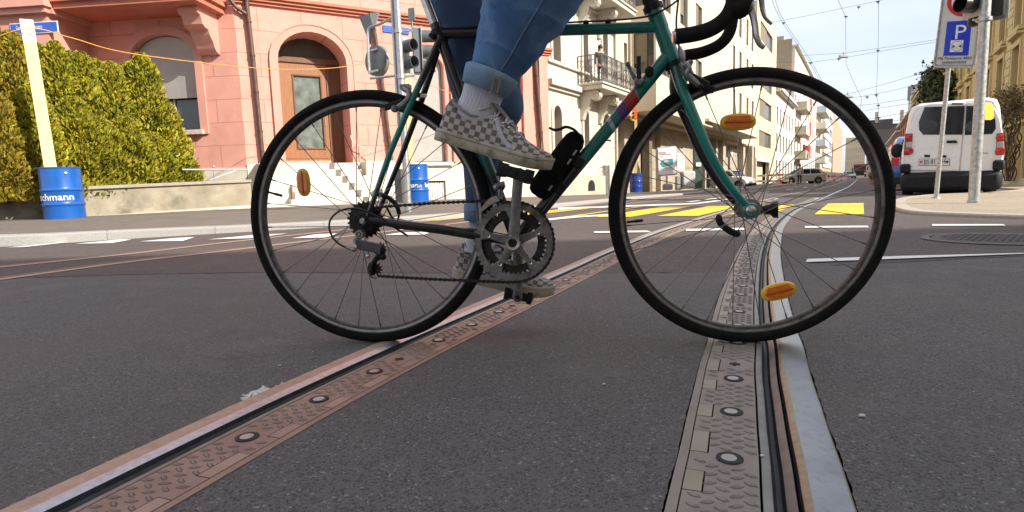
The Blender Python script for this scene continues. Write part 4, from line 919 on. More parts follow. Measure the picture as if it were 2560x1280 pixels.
for lev in(0,3.35):
    z=zsl+lev; m=FS.mb(); m.box((sb0-.2,-1.0,z-.10),(sbe,-.001,z+.06)); m.box((sb0-.26,-1.06,z+.06),(sbe+.05,-.002,z+.14)); m.build('balcony_slab',greyS,wr,bevel=.015)
    for sx in (sb0,sb0+1.75 if lev==0 else sb0+1.75):
        m=FS.mb(); m.prism([(sx,a,z-.11+b) for a,b in scroll],(.28,0,0)); br=m.build('scroll_bracket',greyS,wr,bevel=.02)
        for side_ in(-.015,.295):
            m=FS.mb(); c=V((sx+side_,-.62,z-.30)); m.T=None; pts=[FS.W(c.x,c.y+.16*math.exp(-.28*t)*math.cos(t),c.z+.16*math.exp(-.28*t)*math.sin(t)) for t in [k*.5 for k in range(20)]]; m.tube(pts,.018,6); m.build('volute',greyS,br)
    zt_=z+.14; m=FS.mb(); H=1.0
    def seg(a,b):
        m.bar((a[0],a[1],zt_+H),(b[0],b[1],zt_+H),.035,.03); m.bar((a[0],a[1],zt_+.08),(b[0],b[1],zt_+.08),.025,.025); m.bar((a[0],a[1],zt_+.82),(b[0],b[1],zt_+.82),.02,.02)
        L_=math.hypot(b[0]-a[0],b[1]-a[1]); n=max(2,int(L_/.13))
        for k in range(n+1):
            x=a[0]+(b[0]-a[0])*k/n;y=a[1]+(b[1]-a[1])*k/n; m.bar((x,y,zt_),(x,y,zt_+H),.022 if k%4 else .04,.022 if k%4 else .04,up=(1,0,0))
            if k<n:
                x2=a[0]+(b[0]-a[0])*(k+1)/n;y2=a[1]+(b[1]-a[1])*(k+1)/n
                pts=[V((x+(x2-x)*(.5+.45*math.sin(t)),y+(y2-y)*(.5+.45*math.sin(t)),zt_+.12+.66*q/10)) for q,t in enumerate([k2*.9 for k2 in range(11)])]
                m.tube(pts,.009,4)
    seg((sb0-.18,-.02),(sb0-.18,-.97)); seg((sb0-.18,-.97),(sbe,-.97)); seg((sbe,-.97),(sbe,-.02))
    m.build('balcony_railing',irongrey,wr,smooth=0)
m=FS.mb(); m.cyl((s1w-.05,-.08,-.5),(s1w-.05,-.08,13.4),.05); m.build('downpipe',greyS,wr)
m=FS.mb(); m.box((s0w,-.5,13.5),(s1w,9,13.7)); m.build('eaves',greyS,wr,smooth=0)
# ---- modern cream building with bays and recessed concrete ground floor
mr=house_root('apartment_building','cream modern apartment block with projecting bays over a recessed concrete ground floor',FS,s1w)
s0,s1=s1w+.02,63.4; zo=3.62
def bay(sa,sb,y,z0,z1,wl_,nm='bay'):
    m=FS.mb(); 
    fr=[q for q in wl_ if q[4]=='f']; 
    wallp(m,rect(sa,sb,z0,z1),[rect(*q[:4]) for q in fr],.15,y=y)
    # side facing down the street towards the camera
    sdw=[q for q in wl_ if q[4]=='s']; pts=[(0,z0),(-y,z0),(-y,z1),(0,z1)]
    v2,fs=cdt([V(p) for p in [(a,b) for a,b in pts]]+[V(p) for q in sdw for p in rect(*q[:4])],loop_edges(4)+[e for i in range(len(sdw)) for e in loop_edges(4,4+4*i)],[[V(p) for p in rect(*q[:4])] for q in sdw])
    m.add([(sa,-q.x,q.y) for q in v2],[f for f in fs])
    m.add([(sb,y,z0),(sb,0,z0),(sb,0,z1),(sb,y,z1)],[(0,1,2,3)]); m.add([(sa,y,z0),(sb,y,z0),(sb,0,z0),(sa,0,z0)],[(3,2,1,0)]); m.add([(sa,y,z1),(sb,y,z1),(sb,0,z1),(sa,0,z1)],[(0,1,2,3)])
    m.box((sa+.4,y+.4,z0+.03),(sb-.05,y+.45,z1-.03)); b=m.build(nm,creamy,mr,smooth=0)
    for q in fr: 
        x0,x1,za,zb_,_=q; mm=FS.mb(); mm.box((x0,y+.12,za),(x1,y+.15,zb_)); w=mm.build('window',glass2,b,smooth=0); mm=FS.mb(); xm=x0+(x1-x0)*.55; mm.box((x0+.01,y+.06,za+.3*(zb_-za)),(xm,y+.1,zb_-.01)); mm.build('blind',blind,w,smooth=0)
        mm=FS.mb(); mm.box((xm,y+.05,za),(xm+.07,y+.12,zb_)); mm.box((x0,y+.03,za),(x1,y+.119,za+.07)); mm.build('frame',taupe,w,smooth=0)
    for q in sdw:
        a0_,a1_,za,zb_,_=q; mm=FS.mb(); mm.box((sa+.12,-a1_,za),(sa+.15,-a0_,zb_)); w=mm.build('window',glass2,b,smooth=0)
        mm=FS.mb(); ym=-a0_-(a1_-a0_)*.62; mm.box((sa+.06,ym,za+.28*(zb_-za)),(sa+.1,-a0_,zb_-.01)); mm.build('blind',blind,w,smooth=0)
        mm=FS.mb(); mm.box((sa+.03,ym-.04,za),(sa+.11,ym+.03,zb_)); 
        for k in range(6): yy=-a1_+(ym+a1_)*(k+.5)/6; mm.box((sa+.0,yy-.01,za),(sa+.02,yy+.01,za+.42*(zb_-za)))
        mm.build('frame',taupe,w,smooth=0)
    return b
yb2=-1.15
# main wall behind the bays with slim windows
mw_=[]; 
for pa,pb,ya,yb_ in((1560,1568,105,160),):
    mw_.append((fh(pa,130)[0],fh(pb,130)[0],fh(pa,yb_)[1],fh(pa,ya)[1]))
slim=[(1835,1841,235,270),(1848,1855,240,270),(1866,1874,243,290),(1880,1886,245,290)]
shell(FS,mr,s0,s1,14.0,[rect(*q) for q in mw_],creamy,.2,z0=zo)
m=FS.mb(); m.box((s0,.0,zo-.15),(s1,3.2,zo-.001)); m.build('soffit',tan,mr,smooth=0)
def szw(px0,px1,py0,py1,y): 
    a=FS.hit(px0,(py0+py1)/2,y)[0]; b=FS.hit(px1,(py0+py1)/2,y)[0]; return a,b,FS.hit(px0,py1,y)[1],FS.hit(px0,py0,y)[1]
sA=FS.hit(1640,150,yb2)[0]; sA2=FS.hit(1738,200,0)[0]-.3; zA0=zo+.05
fz=[(5.35,7.15),(8.35,10.15),(11.35,13.15)]
b1w=[]
for za,zb_ in fz:
    b1w+= [(.12,1.05,za,zb_,'s')]
    x=sA+.9
    while x+1.8<sA2-.4: b1w.append((x,x+1.5,za,zb_,'f')); x+=3.2
bay(sA,sA2,yb2,zA0,14.0,b1w)
# the windows left of bay one lie in the main wall, dark glazing with blinds
for za,zb_ in fz:
    q=(s0+1.7,sA-.15,za,zb_); m=FS.mb(); m.box((q[0],-.02,za),(q[1],.05,zb_)); w=m.build('window',taupe,mr,smooth=0); m=FS.mb(); m.box((q[0]+.06,-.05,za+.45),(q[1]-.06,-.022,zb_-.06)); m.build('blind',blind,w,smooth=0)
sB=FS.hit(1781,280,yb2)[0]; sB2=FS.hit(1888,300,yb2)[0]; 
b2w=[]; 
for za,zb_ in fz:
    b2w.append((.12,1.05,za-.25,zb_,'s'))
for row in((236,300),(150,190),(60,120)):
    for pa,pb in((1832,1838),(1848,1854),(1866,1871),(1879,1884)):
        q=szw(pa,pb,*row,yb2); zc2=q[2]; b2w.append((q[0],q[1],{236:4.9,150:7.9,60:10.9}[row[0]],{236:6.9,150:9.9,60:12.9}[row[0]],'f'))
bay(sB,sB2,yb2,zo+.45,14.0,b2w,'bay')
m=FS.mb(); m.box((sB-2,yb2-.25,zo+.28),(sB2+.5,0,zo+.44)); m.build('canopy',creamy,mr,smooth=0)
# ground floor, recessed
yr=1.0
gm=FS.mb(); m=FS.mb(); wallp(m,rect(s0,s1,-1.3,zo-.16),[],.2,y=yr); m.build('concrete_wall',conc2,mr,smooth=0)
def cpx(px,y): return FS.hit(px,420,y)[0]
for a,b,y0_,y1_,mt_ in((1562,1600,.6,yr-.02,conc2),(1624,1631,.5,.9,taupe),(1652,1735,.7,.98,conc2)):
    x0,x1=cpx(a,y0_),cpx(b,y0_); m=FS.mb(); m.box((x0,y0_,-1.3),(x1,y1_,zo-.151)); m.build('concrete_pier' if mt_ is conc2 else 'steel_column',mt_,mr,bevel=.01)
for a,b in((1740,1762),(1766,1790),(1795,1808),(1818,1826)):
    x0,x1=cpx(a,.4),cpx(b,.4); m=FS.mb(); m.box((x0,.9,-1.2),(x1,.96,zo-.16)); m.build('shop_glazing',glass,mr,smooth=0)
for a,b,d_ in((1763,1766,.3),(1790,1795,.3),(1808,1818,.0),(1858,1866,-.3),(1880,1888,-.3)):
    x0,x1=cpx(a,d_),cpx(b,d_); m=FS.mb(); m.box((x0,d_,-1.3),(x0+min(1.0,x1-x0),d_+.5,zo-.151)); m.build('concrete_pier',conc2,mr,bevel=.01)
sg=thing('lettering_sign','white lettering on the shadowed concrete wall under the overhang','sign',FS.W(cpx(1830,yr),yr-.03,1.5),AS)
zt_=FS.hit(1832,390,yr)[1]; x_=FS.hit(1833,388,yr)[0]; 
text('lettering','mor',1.5,plwhite,sg,FS.W(x_,yr-.04,zt_),DS,(0,0,1),sx=1.9,ext=.02)
m=FS.mb(); c=FS.hit(1826,383,yr); m.prism([(c[0]+a*1.6,yr-.05,c[1]+b) for a,b in((-.9,-.3),(-.2,-.5),(.5,-.3),(.8,.1),(.5,.55),(.2,.2),(0,.6),(-.2,.15),(-.8,.3))],(0,.03,0)); m.build('emblem',plwhite,sg,smooth=0)
# ---- the rest of the row
def row_house(name,lab,s0,s1,z1,mat,cols,floors,y=0,ww=.5,extra=None,group=None,F=FS,wmat=wframe,base=None,fr=None):
    r=house_root(name,lab,F,s0,group); wd=(s1-s0)/cols; hol=[]
    for c in range(cols):
        for za,zb_ in floors: x=s0+wd*(c+.5); hol.append((x-wd*ww/2,x+wd*ww/2,za,zb_))
    shell(F,r,s0,s1,z1,[rect(*q) for q in hol],mat,.25,y=y)
    for q in hol: window(F,r,q,y+.17,fw=.08,mat=wmat,gl=glass2)
    m=F.mb(); m.box((s0-.1,y-.5,z1),(s1+.1,y+9,z1+.25)); m.build('eaves',base or greyS,r,smooth=0)
    return r,hol
z3=fh(1895,2)[1]
r3=house_root('garage_house','cream house with brown ribbon windows over a garage entrance',FS,63.5)
hol=[]
for py0,py1 in((244,290),(325,365)):
    hol.append((fh(1898,300)[0],fh(1928,300)[0],fh(1900,py1)[1],fh(1900,py0)[1]))
hol+= [(hol[0][0],hol[0][1],hol[0][2]+(hol[0][2]-hol[1][2]),hol[0][3]+(hol[0][2]-hol[1][2]))]; hol+=[(hol[0][0],hol[0][1],hol[2][2]+4.6,hol[2][3]+4.6)]
ga=(fh(1889,430)[0],fh(1921,430)[0],-.9,fh(1895,403)[1])
shell(FS,r3,63.42,78.6,z3,[rect(*q) for q in hol]+[rect(*ga)],cream2,.3)
for q in hol:
    m=FS.mb(); m.box((q[0],.2,q[2]),(q[1],.25,q[3])); w=m.build('window',taupe,r3,smooth=0); m=FS.mb(); xm=q[0]+(q[1]-q[0])*.55; m.box((q[0]+.2,.1,q[2]),(xm,.19,q[3])); m.build('blind',blind,w,smooth=0); m=FS.mb(); m.box((xm+.2,.15,q[2]+.2),(q[1]-.2,.199,q[3]-.2)); m.build('pane',glass2,w,smooth=0)
m=FS.mb(); m.box((ga[0]-.3,-.12,ga[3]),(ga[1]+.3,.2,ga[3]+.35)); m.box((ga[0]-.3,-.1,-.9),(ga[0],.2,ga[3])); m.box((ga[1],-.1,-.9),(ga[1]+.3,.2,ga[3])); m.build('portal',bright,r3,smooth=0)
m=FS.mb(); m.box((ga[0],2.8,-.9),(ga[1],2.9,ga[3])); m.box((ga[0]+.5,.8,-.9),(ga[0]+5,.9,ga[3]-.5)); m.build('garage_door',beige,r3,smooth=0)
r4,_=row_house('white_house','low white house with three rows of windows and a rounded eave',78.7,100.2,10.8,bright,6,[(.2,2.6),(3.6,5.9),(7.0,9.2)],ww=.42)
m=FS.mb(); m.prism([(78.8,-.7,10.9),(78.8,-.2,11.9),(78.8,6,13.6),(78.8,9,10.9)],(21.2,0,0)); m.build('roof',greyS,r4,smooth=30)
r5,_=row_house('tall_tan_house','tall white house with tan gable wall and red sun blinds on its balconies',100.3,136.5,20.0,bright,7,[(.2,2.8),(3.9,6.2),(7.3,9.6),(10.8,13.2),(14.4,16.8)],ww=.34)
m=FS.mb(); m.box((100.1,.4,10),(100.28,9,21.2)); m.build('gable_wall',tan,r5,smooth=0)
m=FS.mb(); m.box((104,2,20.3),(108,5,22.6)); m.box((118,2,20.3),(120,4,22.3)); m.build('chimney',conc2,r5,smooth=0)
redp=M('red_awning',(.50,.06,.06),.6); bluep=M('pale_blue_panel',(.42,.50,.58),.5)
for z in(3.4,7.2,11.0):
    m=FS.mb(); m.box((103,-1.6,z-.15),(113,0,z+.05)); b=m.build('balcony_slab',greyS,r5,smooth=0); m=FS.mb(); m.box((103.1,-1.58,z+.06),(110,-1.52,z+1.1)); m.box((103.05,-1.58,z+.06),(103.1,0,z+1.1)); m.build('balcony_panel',beige,b,smooth=0)
    m=FS.mb(); m.box((110.1,-1.6,z+.0),(113,-1.5,z+2.2)); m.build('awning',redp,b,smooth=0)
for x in(119,123,127):
    for z in(3.9,7.3): m=FS.mb(); m.box((x,-.25,z),(x+.8,-.05,z+2.3)); m.build('shutter',redp,r5,smooth=0)
r6,_=row_house('balcony_house','narrow white house with pale blue balcony fronts',136.8,172,20.5,bright,6,[(.2,3),(4,6.4),(7.6,10),(11.2,13.6),(15,17)],ww=.35)
for z in(3.6,7.4,11.2,14.8):
    m=FS.mb(); m.box((150,-2.0,z-.2),(168,0,z)); b=m.build('balcony_slab',greyS,r6,smooth=0); m=FS.mb(); m.box((150.1,-1.98,z+.01),(168,-1.9,z+1.2)); m.box((150,-1.98,z+.01),(150.1,0,z+1.2)); m.build('balcony_panel',bluep if z in(7.4,14.8) else bright,b,smooth=0)
r7=house_root('striped_block','tan apartment block with pale bands far down the street',FS,172.2)
shell(FS,r7,172.2,350,22.5,[],tan); 
for z in(4,8,12,16,20): m=FS.mb(); m.box((178,-.3,z-1.2),(225,-.02,z+.6)); m.build('parapet_band',bright,r7,smooth=0)
for z in(5,9,13,17): m=FS.mb(); m.box((178,-.1,z-.3),(225,-.01,z+1.6)); m.build('window_band',glass2,r7,smooth=0)
# crosswise blocks closing the view
FC=Frame(W(232,2,0),AS-PI/2)
def chit(px,py): return FC.hit(px,py)
def cross(name,lab,pxa,pxb,pyt,mat,cols,rows_px,roof=None,F=None,roofh=0):
    F=F or FC; x0,x1=F.hit(pxa,400)[0],F.hit(pxb,400)[0]; z1=F.hit(pxa,pyt)[1]; r=thing(name,lab,'building',F.W(x0,0,-.5),F.rz); hol=[]; wd=(x1-x0)/cols
    for c in range(cols):
        for a,b in rows_px: xx=x0+wd*(c+.5); hol.append((xx-wd*.24,xx+wd*.24,F.hit(pxa,b)[1],F.hit(pxa,a)[1]))
    shell(F,r,x0,x1,z1,[rect(*q) for q in hol],mat,.3,depth=8)
    for q in hol: window(F,r,q,.2,fw=.12,gl=glass2)
    if roofh: m=F.mb(); m.prism([(x0-.3,-.4,z1),(x0+.6,2.0,z1+roofh),(x1-.6,2.0,z1+roofh),(x1+.3,-.4,z1)],(0,5,0)) if 0 else m.prism([(x0-.3,-.5,z1),(x0-.3,2.0,z1+roofh),(x0-.3,6,z1+roofh),(x0-.3,8.5,z1)],(x1-x0+.6,0,0)); m.build('roof',roof or roofm,r,smooth=0)
    return r,x0,x1,z1
cross('beige_block','beige block with rows of small windows closing the street on the left',2113,2162,345,beige,9,[(352,362),(372,384),(390,400),(407,416),(424,432)])
r_,xa,xb,zz=cross('grey_house','grey house with steep dark mansard roof at the end of the street',2166,2226,368,plaster('grey_render',(.30,.28,.26)),7,[(378,392),(400,412)],roofh=9)
m=FC.mb(); m.box((xa+2,1,zz+8),(xa+3,2.2,zz+11.5)); m.box((xa+9,1,zz+8),(xa+10,2.2,zz+11.5)); m.build('chimney',conc2,r_,smooth=0)
cross('low_grey_house','brownish house beside the dark mansard roof at the end of the street',2227,2262,362,plaster('brown_grey_render',(.22,.19,.17)),4,[(372,388),(400,412)],roofh=7)
# distant row in shade on the right-hand side (local x = minus s)
FR=Frame(W(0,-4.6,0),AS+PI); 
yel=plaster('ochre_render',(.56,.42,.18),.05,(.42,.31,.13,.45)); yel2=M('pale_ochre_trim',(.60,.50,.28),.8)
yr_=house_root('yellow_house','long ochre yellow terrace with tall sandstone windows behind the white van',FR,-22)
hol=[];sx=24.3
while sx<72: hol.append((-sx-1.15,-sx,2.75,4.75)); hol.append((-sx-1.15,-sx,5.35,6.9)); hol.append((-sx-1.15,-sx,-.1,1.6)); sx+=2.75
shell(FR,yr_,-74,-20.5,7.6,[rect(*q) for q in hol],yel,.25,z0=-1)
for i,q in enumerate(hol):
    window(FR,yr_,q,.18,fw=.08,mat=yel2 if i<6 else bframe,gl=glass2)
    m=FR.mb(); a,b,c,d=q; m.box((a-.16,-.06,c),(a,-.001,d)); m.box((b,-.06,c),(b+.16,-.001,d)); m.box((a-.22,-.16,c-.14),(b+.22,.1,c)); m.box((a-.16,-.07,d),(b+.16,-.001,d+.18)); m.box((a-.26,-.2,d+.32),(b+.26,-.001,d+.4)); m.build('window_surround',yel2,yr_,smooth=0)
m=FR.mb()
for k in range(34): m.box((-29.1-(.22 if k%2 else 0),-.07,-.6+k*.3),(-28.4,-.001,-.6+k*.3+.27))
m.build('quoins',yel2,yr_,smooth=0)
m=FR.mb(); m.box((-74,-.5,7.6),(-20.5,9,7.8)); m.build('eaves',yel2,yr_,smooth=0); m=FR.mb(); m.prism([(-74,-.6,7.81),(-74,4,9.0),(-74,9,7.81)],(53.5,0,0)); m.build('roof',tile,yr_,smooth=0)
m=FR.mb(); m.box((-74,-.08,-1),(-20.5,-.001,.12)); m.build('plinth',beige,yr_,smooth=0)
rb=plaster('brick_red_render',(.34,.12,.07),.08)
rr_,_=row_house('red_house','brick red house with dark mansard roof beyond the yellow terrace',-104,-76,7.0,rb,5,[(.3,1.9),(2.6,4.2),(4.9,6.4)],F=FR,base=greyS)
m=FR.mb(); m.prism([(-104,-.4,7.26),(-104,1.2,9.6),(-104,8,9.6),(-104,9,7.26)],(28,0,0)); m.build('roof',roofm,rr_,smooth=0)
m=FR.mb(); m.box((-82,-.2,7.3),(-79.5,2,9.0)); m.build('dormer',bright,rr_,smooth=0)
r_,_=row_house('dark_red_house','darker red house farther down the right side of the street',-150,-106,6.6,rb,7,[(.3,1.9),(2.6,4.2),(4.9,6.2)],F=FR,base=greyS); m=FR.mb(); m.prism([(-150,-.4,6.86),(-150,2,9.0),(-150,8,9.0),(-150,9,6.86)],(44,0,0)); m.build('roof',roofm,r_,smooth=0)
lz=thing('rooftop_sign','grey rooftop billboard with white company lettering above the red house','sign',FR.W(-100,1,12),AS+PI)
a=atZ(2268,252,88);b=atZ(2303,246,84); FL=Frame((a.x,a.y,0),math.atan2(b.y-a.y,b.x-a.x)); wl_=(V((b.x,b.y))-V((a.x,a.y))).length; za,zb_=FL.hit(2268,252)[1],FL.hit(2268,222)[1]
m=FL.mb(); m.box((0,0,za),(wl_,.3,zb_+.25)); m.build('board',M('slate_blue_panel',(.07,.09,.13),.5),lz,smooth=0); text('lettering','LONZA',1.0,plwhite,lz,FL.W(.25*wl_,-.02,za+.55*(zb_-za)),FL.M.to_3x3()@V((1,0,0)),(0,0,1),sx=.62)
m=FL.mb(); m.box((.2,.1,6),(.35,.25,za)); m.box((wl_-.4,.1,6),(wl_-.25,.25,za)); m.build('bracket',irongrey,lz,smooth=0)
# ---- the block behind the camera whose shade lies over the junction
rs=plaster('ochre_block_render',(.48,.40,.27)); bk=Frame((52,-8.2,0),PI); r=thing('corner_block','five storey block standing behind the viewpoint and shading the junction','building',bk.o,PI)
hol=[rect(x,x+1.2,z,z+1.9) for x in range(2,50,3) for z in(1,4.2,7.4,10.6)]
shell(bk,r,0,58,15.3,hol,rs,.2,z0=-.5); 
for i,h in enumerate(hol[:24]): window(bk,r,(h[0][0],h[1][0],h[0][1],h[2][1]),.15)
# ================================================================ ivy, wires
def ivy(name,lab,pts,n,sz,mats,seed=1,spread=(.3,.3,.3)):
    rn=random.Random(seed); m=MB()
    for i in range(n):
        c=V(rn.choice(pts))+V((rn.gauss(0,spread[0]),rn.gauss(0,spread[1]),rn.gauss(0,spread[2]))); a=V((rn.gauss(0,1),rn.gauss(0,1),rn.gauss(0,1))).normalized(); b=a.cross(V((rn.gauss(0,1),rn.gauss(0,1),rn.gauss(0,1)))).normalized(); s=sz*rn.uniform(.5,1.2)
        m.mi=rn.randrange(len(mats)); m.add([c,c+a*s*.6+b*s*.4,c+a*s*1.1,c+a*s*.6-b*s*.4],[(0,1,2,3)])
    return m
ivl=[M('ivy_leaf',(.035,.055,.012),.6,c2=(.06,.085,.02),scale=3),M('ivy_leaf_dark',(.02,.03,.008),.6)]; brm=M('vine_branch',(.085,.055,.035),.85)
pts=[FR.W(-x,-.35,z) for x,z in[(FR.hit(px,py,-.3)[0]*-1,FR.hit(px,py,-.3)[1]) for px,py in((2338,185),(2334,200),(2340,215),(2333,230),(2342,245),(2345,200),(2328,240),(2372,222),(2365,238),(2376,210))]]
o=ivy('ivy','',pts,3500,.26,ivl,3,(.35,.35,.38)); tag(o.build('ivy',ivl,at=pts[0],smooth=0),'dark green ivy climbing the far end of the yellow terrace','climber')
vb=thing('climbing_vine','bare brown climbing vine on the yellow wall at the right edge','climber',FR.W(-24,-.1,.1),AS+PI)
m=MB(); rn=random.Random(4)
def vpt(px,py): x,z=FR.hit(px,py,-.15); return FR.W(x,-.15-rn.uniform(0,.15),z)
for k in range(16):
    x=2522+rn.uniform(-8,16); pp=[vpt(x,452)]
    for y in range(430,250,-22): x+=rn.gauss(0,5)+.5; pp.append(vpt(x,y))
    m.tube(catmull(pp,3),rn.uniform(.008,.022),5)
for k in range(60):
    x=rn.uniform(2490,2575); y=rn.uniform(225,300); pp=[vpt(x,y)]
    for q in range(4): x+=rn.gauss(0,10); y+=rn.gauss(2,8); pp.append(vpt(x,y))
    m.tube(catmull(pp,2),rn.uniform(.004,.01),4)
m.build('stems',brm,vb)
pts=[vpt(rn.uniform(2500,2575),rn.uniform(228,285)) for _ in range(60)]
m=ivy('','',pts,900,.09,[M('dry_leaf',(.16,.10,.04),.8),M('dry_leaf_olive',(.10,.09,.03),.8)],6,(.15,.15,.15)); m.build('leaves',[bpy.data.materials['dry_leaf'],bpy.data.materials['dry_leaf_olive']],vb,smooth=0)
wire=M('overhead_wire',(.06,.07,.085),.5,.3); insm=M('insulator',(.05,.07,.10),.4)
def zpt(px,py,z=6.2): return G(px,py,z)
def wirething(lab,pts,r,z=6.2,knobs=()):
    P=[zpt(*p,z) for p in pts]; root=thing('overhead_wire',lab,'wire',P[0],0,'tram wires over the street'); m=MB()
    rs=[max(r*.8,.00021*(q-CP).length) for q in P]; m.tube(P,rs,5); m.build('cable',wire,root)
    for k in knobs:
        q=zpt(*k,z); s=max(.05,.0022*(q-CP).length); m=MB(); m.ell(q-V((0,0,s*.3)),(s*1.3,s*.5,s*.5),8,5); m.ell(q-V((0,0,s)),(s*.3,s*.3,s*.8),6,5); m.build('insulator',insm,root)
wirething('left strand of the double contact wire running beside the roofs',[(1915,-40),(1941,28),(1957,58),(2024,156),(2052,206)],.008,knobs=[(1959,56)])
wirething('right strand of the double contact wire running beside the roofs',[(1925,-40),(1948,30),(1963,58),(2030,156),(2060,212),(2110,290)],.008,knobs=[(2027,156)])
wirething('kinked contact wire hanging left of the sky centre',[(2080,-45),(2095,0),(2114,42),(2115,160),(2134,204),(2153,244),(2154,250),(2150,280)],.008,knobs=[(2115,40)])
wirething('contact wire running away down the right side of the sky',[(2200,-60),(2197,0),(2195,125),(2191,235),(2196,262),(2196,295),(2197,318)],.008,knobs=[(2195,3),(2195,125),(2191,236),(2196,262),(2197,293)])
for i,(pp,kn,lab) in enumerate(((((1800,72),(1940,54),(2030,37),(2147,12),(2330,-25)),((2147,16),),'cross wire highest in the sky between the roofs'),(((1985,140),(2112,133),(2250,113),(2400,90)),(),'cross wire carrying the nearer hanging street lamp'),
    (((1920,155),(2026,156),(2100,146),(2250,120),(2400,95)),((2097,146),),'second cross wire just under the nearer street lamp'),(((2050,247),(2118,236),(2230,205),(2345,170)),(),'cross wire carrying the farther street lamp'),
    (((2090,250),(2155,241),(2230,227),(2320,203)),((2168,241),),'cross wire below the farther street lamp'),(((2140,265),(2200,258),(2280,245)),(),'short cross wire low over the street'),(((2120,285),(2200,270),(2280,258)),((2137,272),),'cross wire fourth from the roofs'),(((2150,300),(2200,293),(2270,280)),(),'cross wire low above the vanishing point'),(((2150,315),(2200,308),(2260,298)),(),'lowest cross wire above the vanishing point'))):
    wirething(lab,pp,.006,knobs=kn)
lampm=M('street_lamp_housing',(.42,.42,.40),.5)
for px,py,lab in((2109,141,'white street lamp hanging from a cross wire, the nearer one'),(2119,241,'white street lamp hanging from a cross wire, the farther one')):
    q=zpt(px,py,6.0); s=.0062*(q-CP).length; r=thing('street_lamp',lab,'street lamp',q,0,'lamps hung over the street'); m=MB(); m.obox(q,CR*s*1.05,V((0,s*.4,0)),V((0,0,s*.3))); m.build('lamp_housing',lampm,r,bevel=s*.1); m=MB(); m.cyl(q+V((0,0,s*.3)),q+V((0,0,s*.9)),s*.1); m.build('hanger',irongrey,r)
# ================================================================ vehicles
tyrem=M('tyre_rubber',(.018,.018,.018),.85,bump=.001,bscale=80); rimm=M('wheel_rim',(.38,.38,.38),.35,.7); trimk=M('black_trim',(.009,.010,.011),.6,c2=(.016,.017,.018),spec=.3); carglass=M('car_glass',(.012,.018,.024),.06,spec=.6)
tailr=M('tail_lamp_red',(.45,.012,.015),.18,coat=.6); tailc=M('tail_lamp_clear',(.45,.42,.42),.2,coat=.6); headl=M('headlamp',(.6,.62,.63),.12,coat=.6)
def carpaint(n,c,metal=0.): return M(n,c,.3,metal,var=.03,coat=.8)
def xf(P,rz): return Matrix.Translation(V(P))@Matrix.Rotation(rz,4,'Z')
def wheel(root,T,x,y,r,w,sgn,far=False):
    c=V((x,y,r)); ax=V((0,sgn,0)); m=MB(); m.T=T
    m.lathe([(r*.62,w*.5),(r*.66,w*.62),(r*.93,w*.6),(r,w*.42),(r,-w*.42),(r*.93,-w*.6),(r*.6,-w*.5)],c,ax=ax,n=24); wh=m.build('wheel',tyrem,root)
    m=MB(); m.T=T; m.lathe([(.0001,w*.42),(r*.2,w*.45),(r*.25,w*.36),(r*.55,w*.3),(r*.62,w*.52),(r*.66,w*.5),(r*.66,w*.1)],c,ax=ax,n=24); m.build('rim',rimm,wh)
    m=MB(); m.T=T
    for k in range(5): a=2*PI*k/5; m.obox(c+V((math.cos(a)*r*.4,sgn*w*.40,math.sin(a)*r*.4)),V((math.cos(a),0,math.sin(a)))*r*.2,V((-math.sin(a),0,math.cos(a)))*r*.07,V((0,w*.06,0)))
    m.build('rim_spoke',rimm,wh)
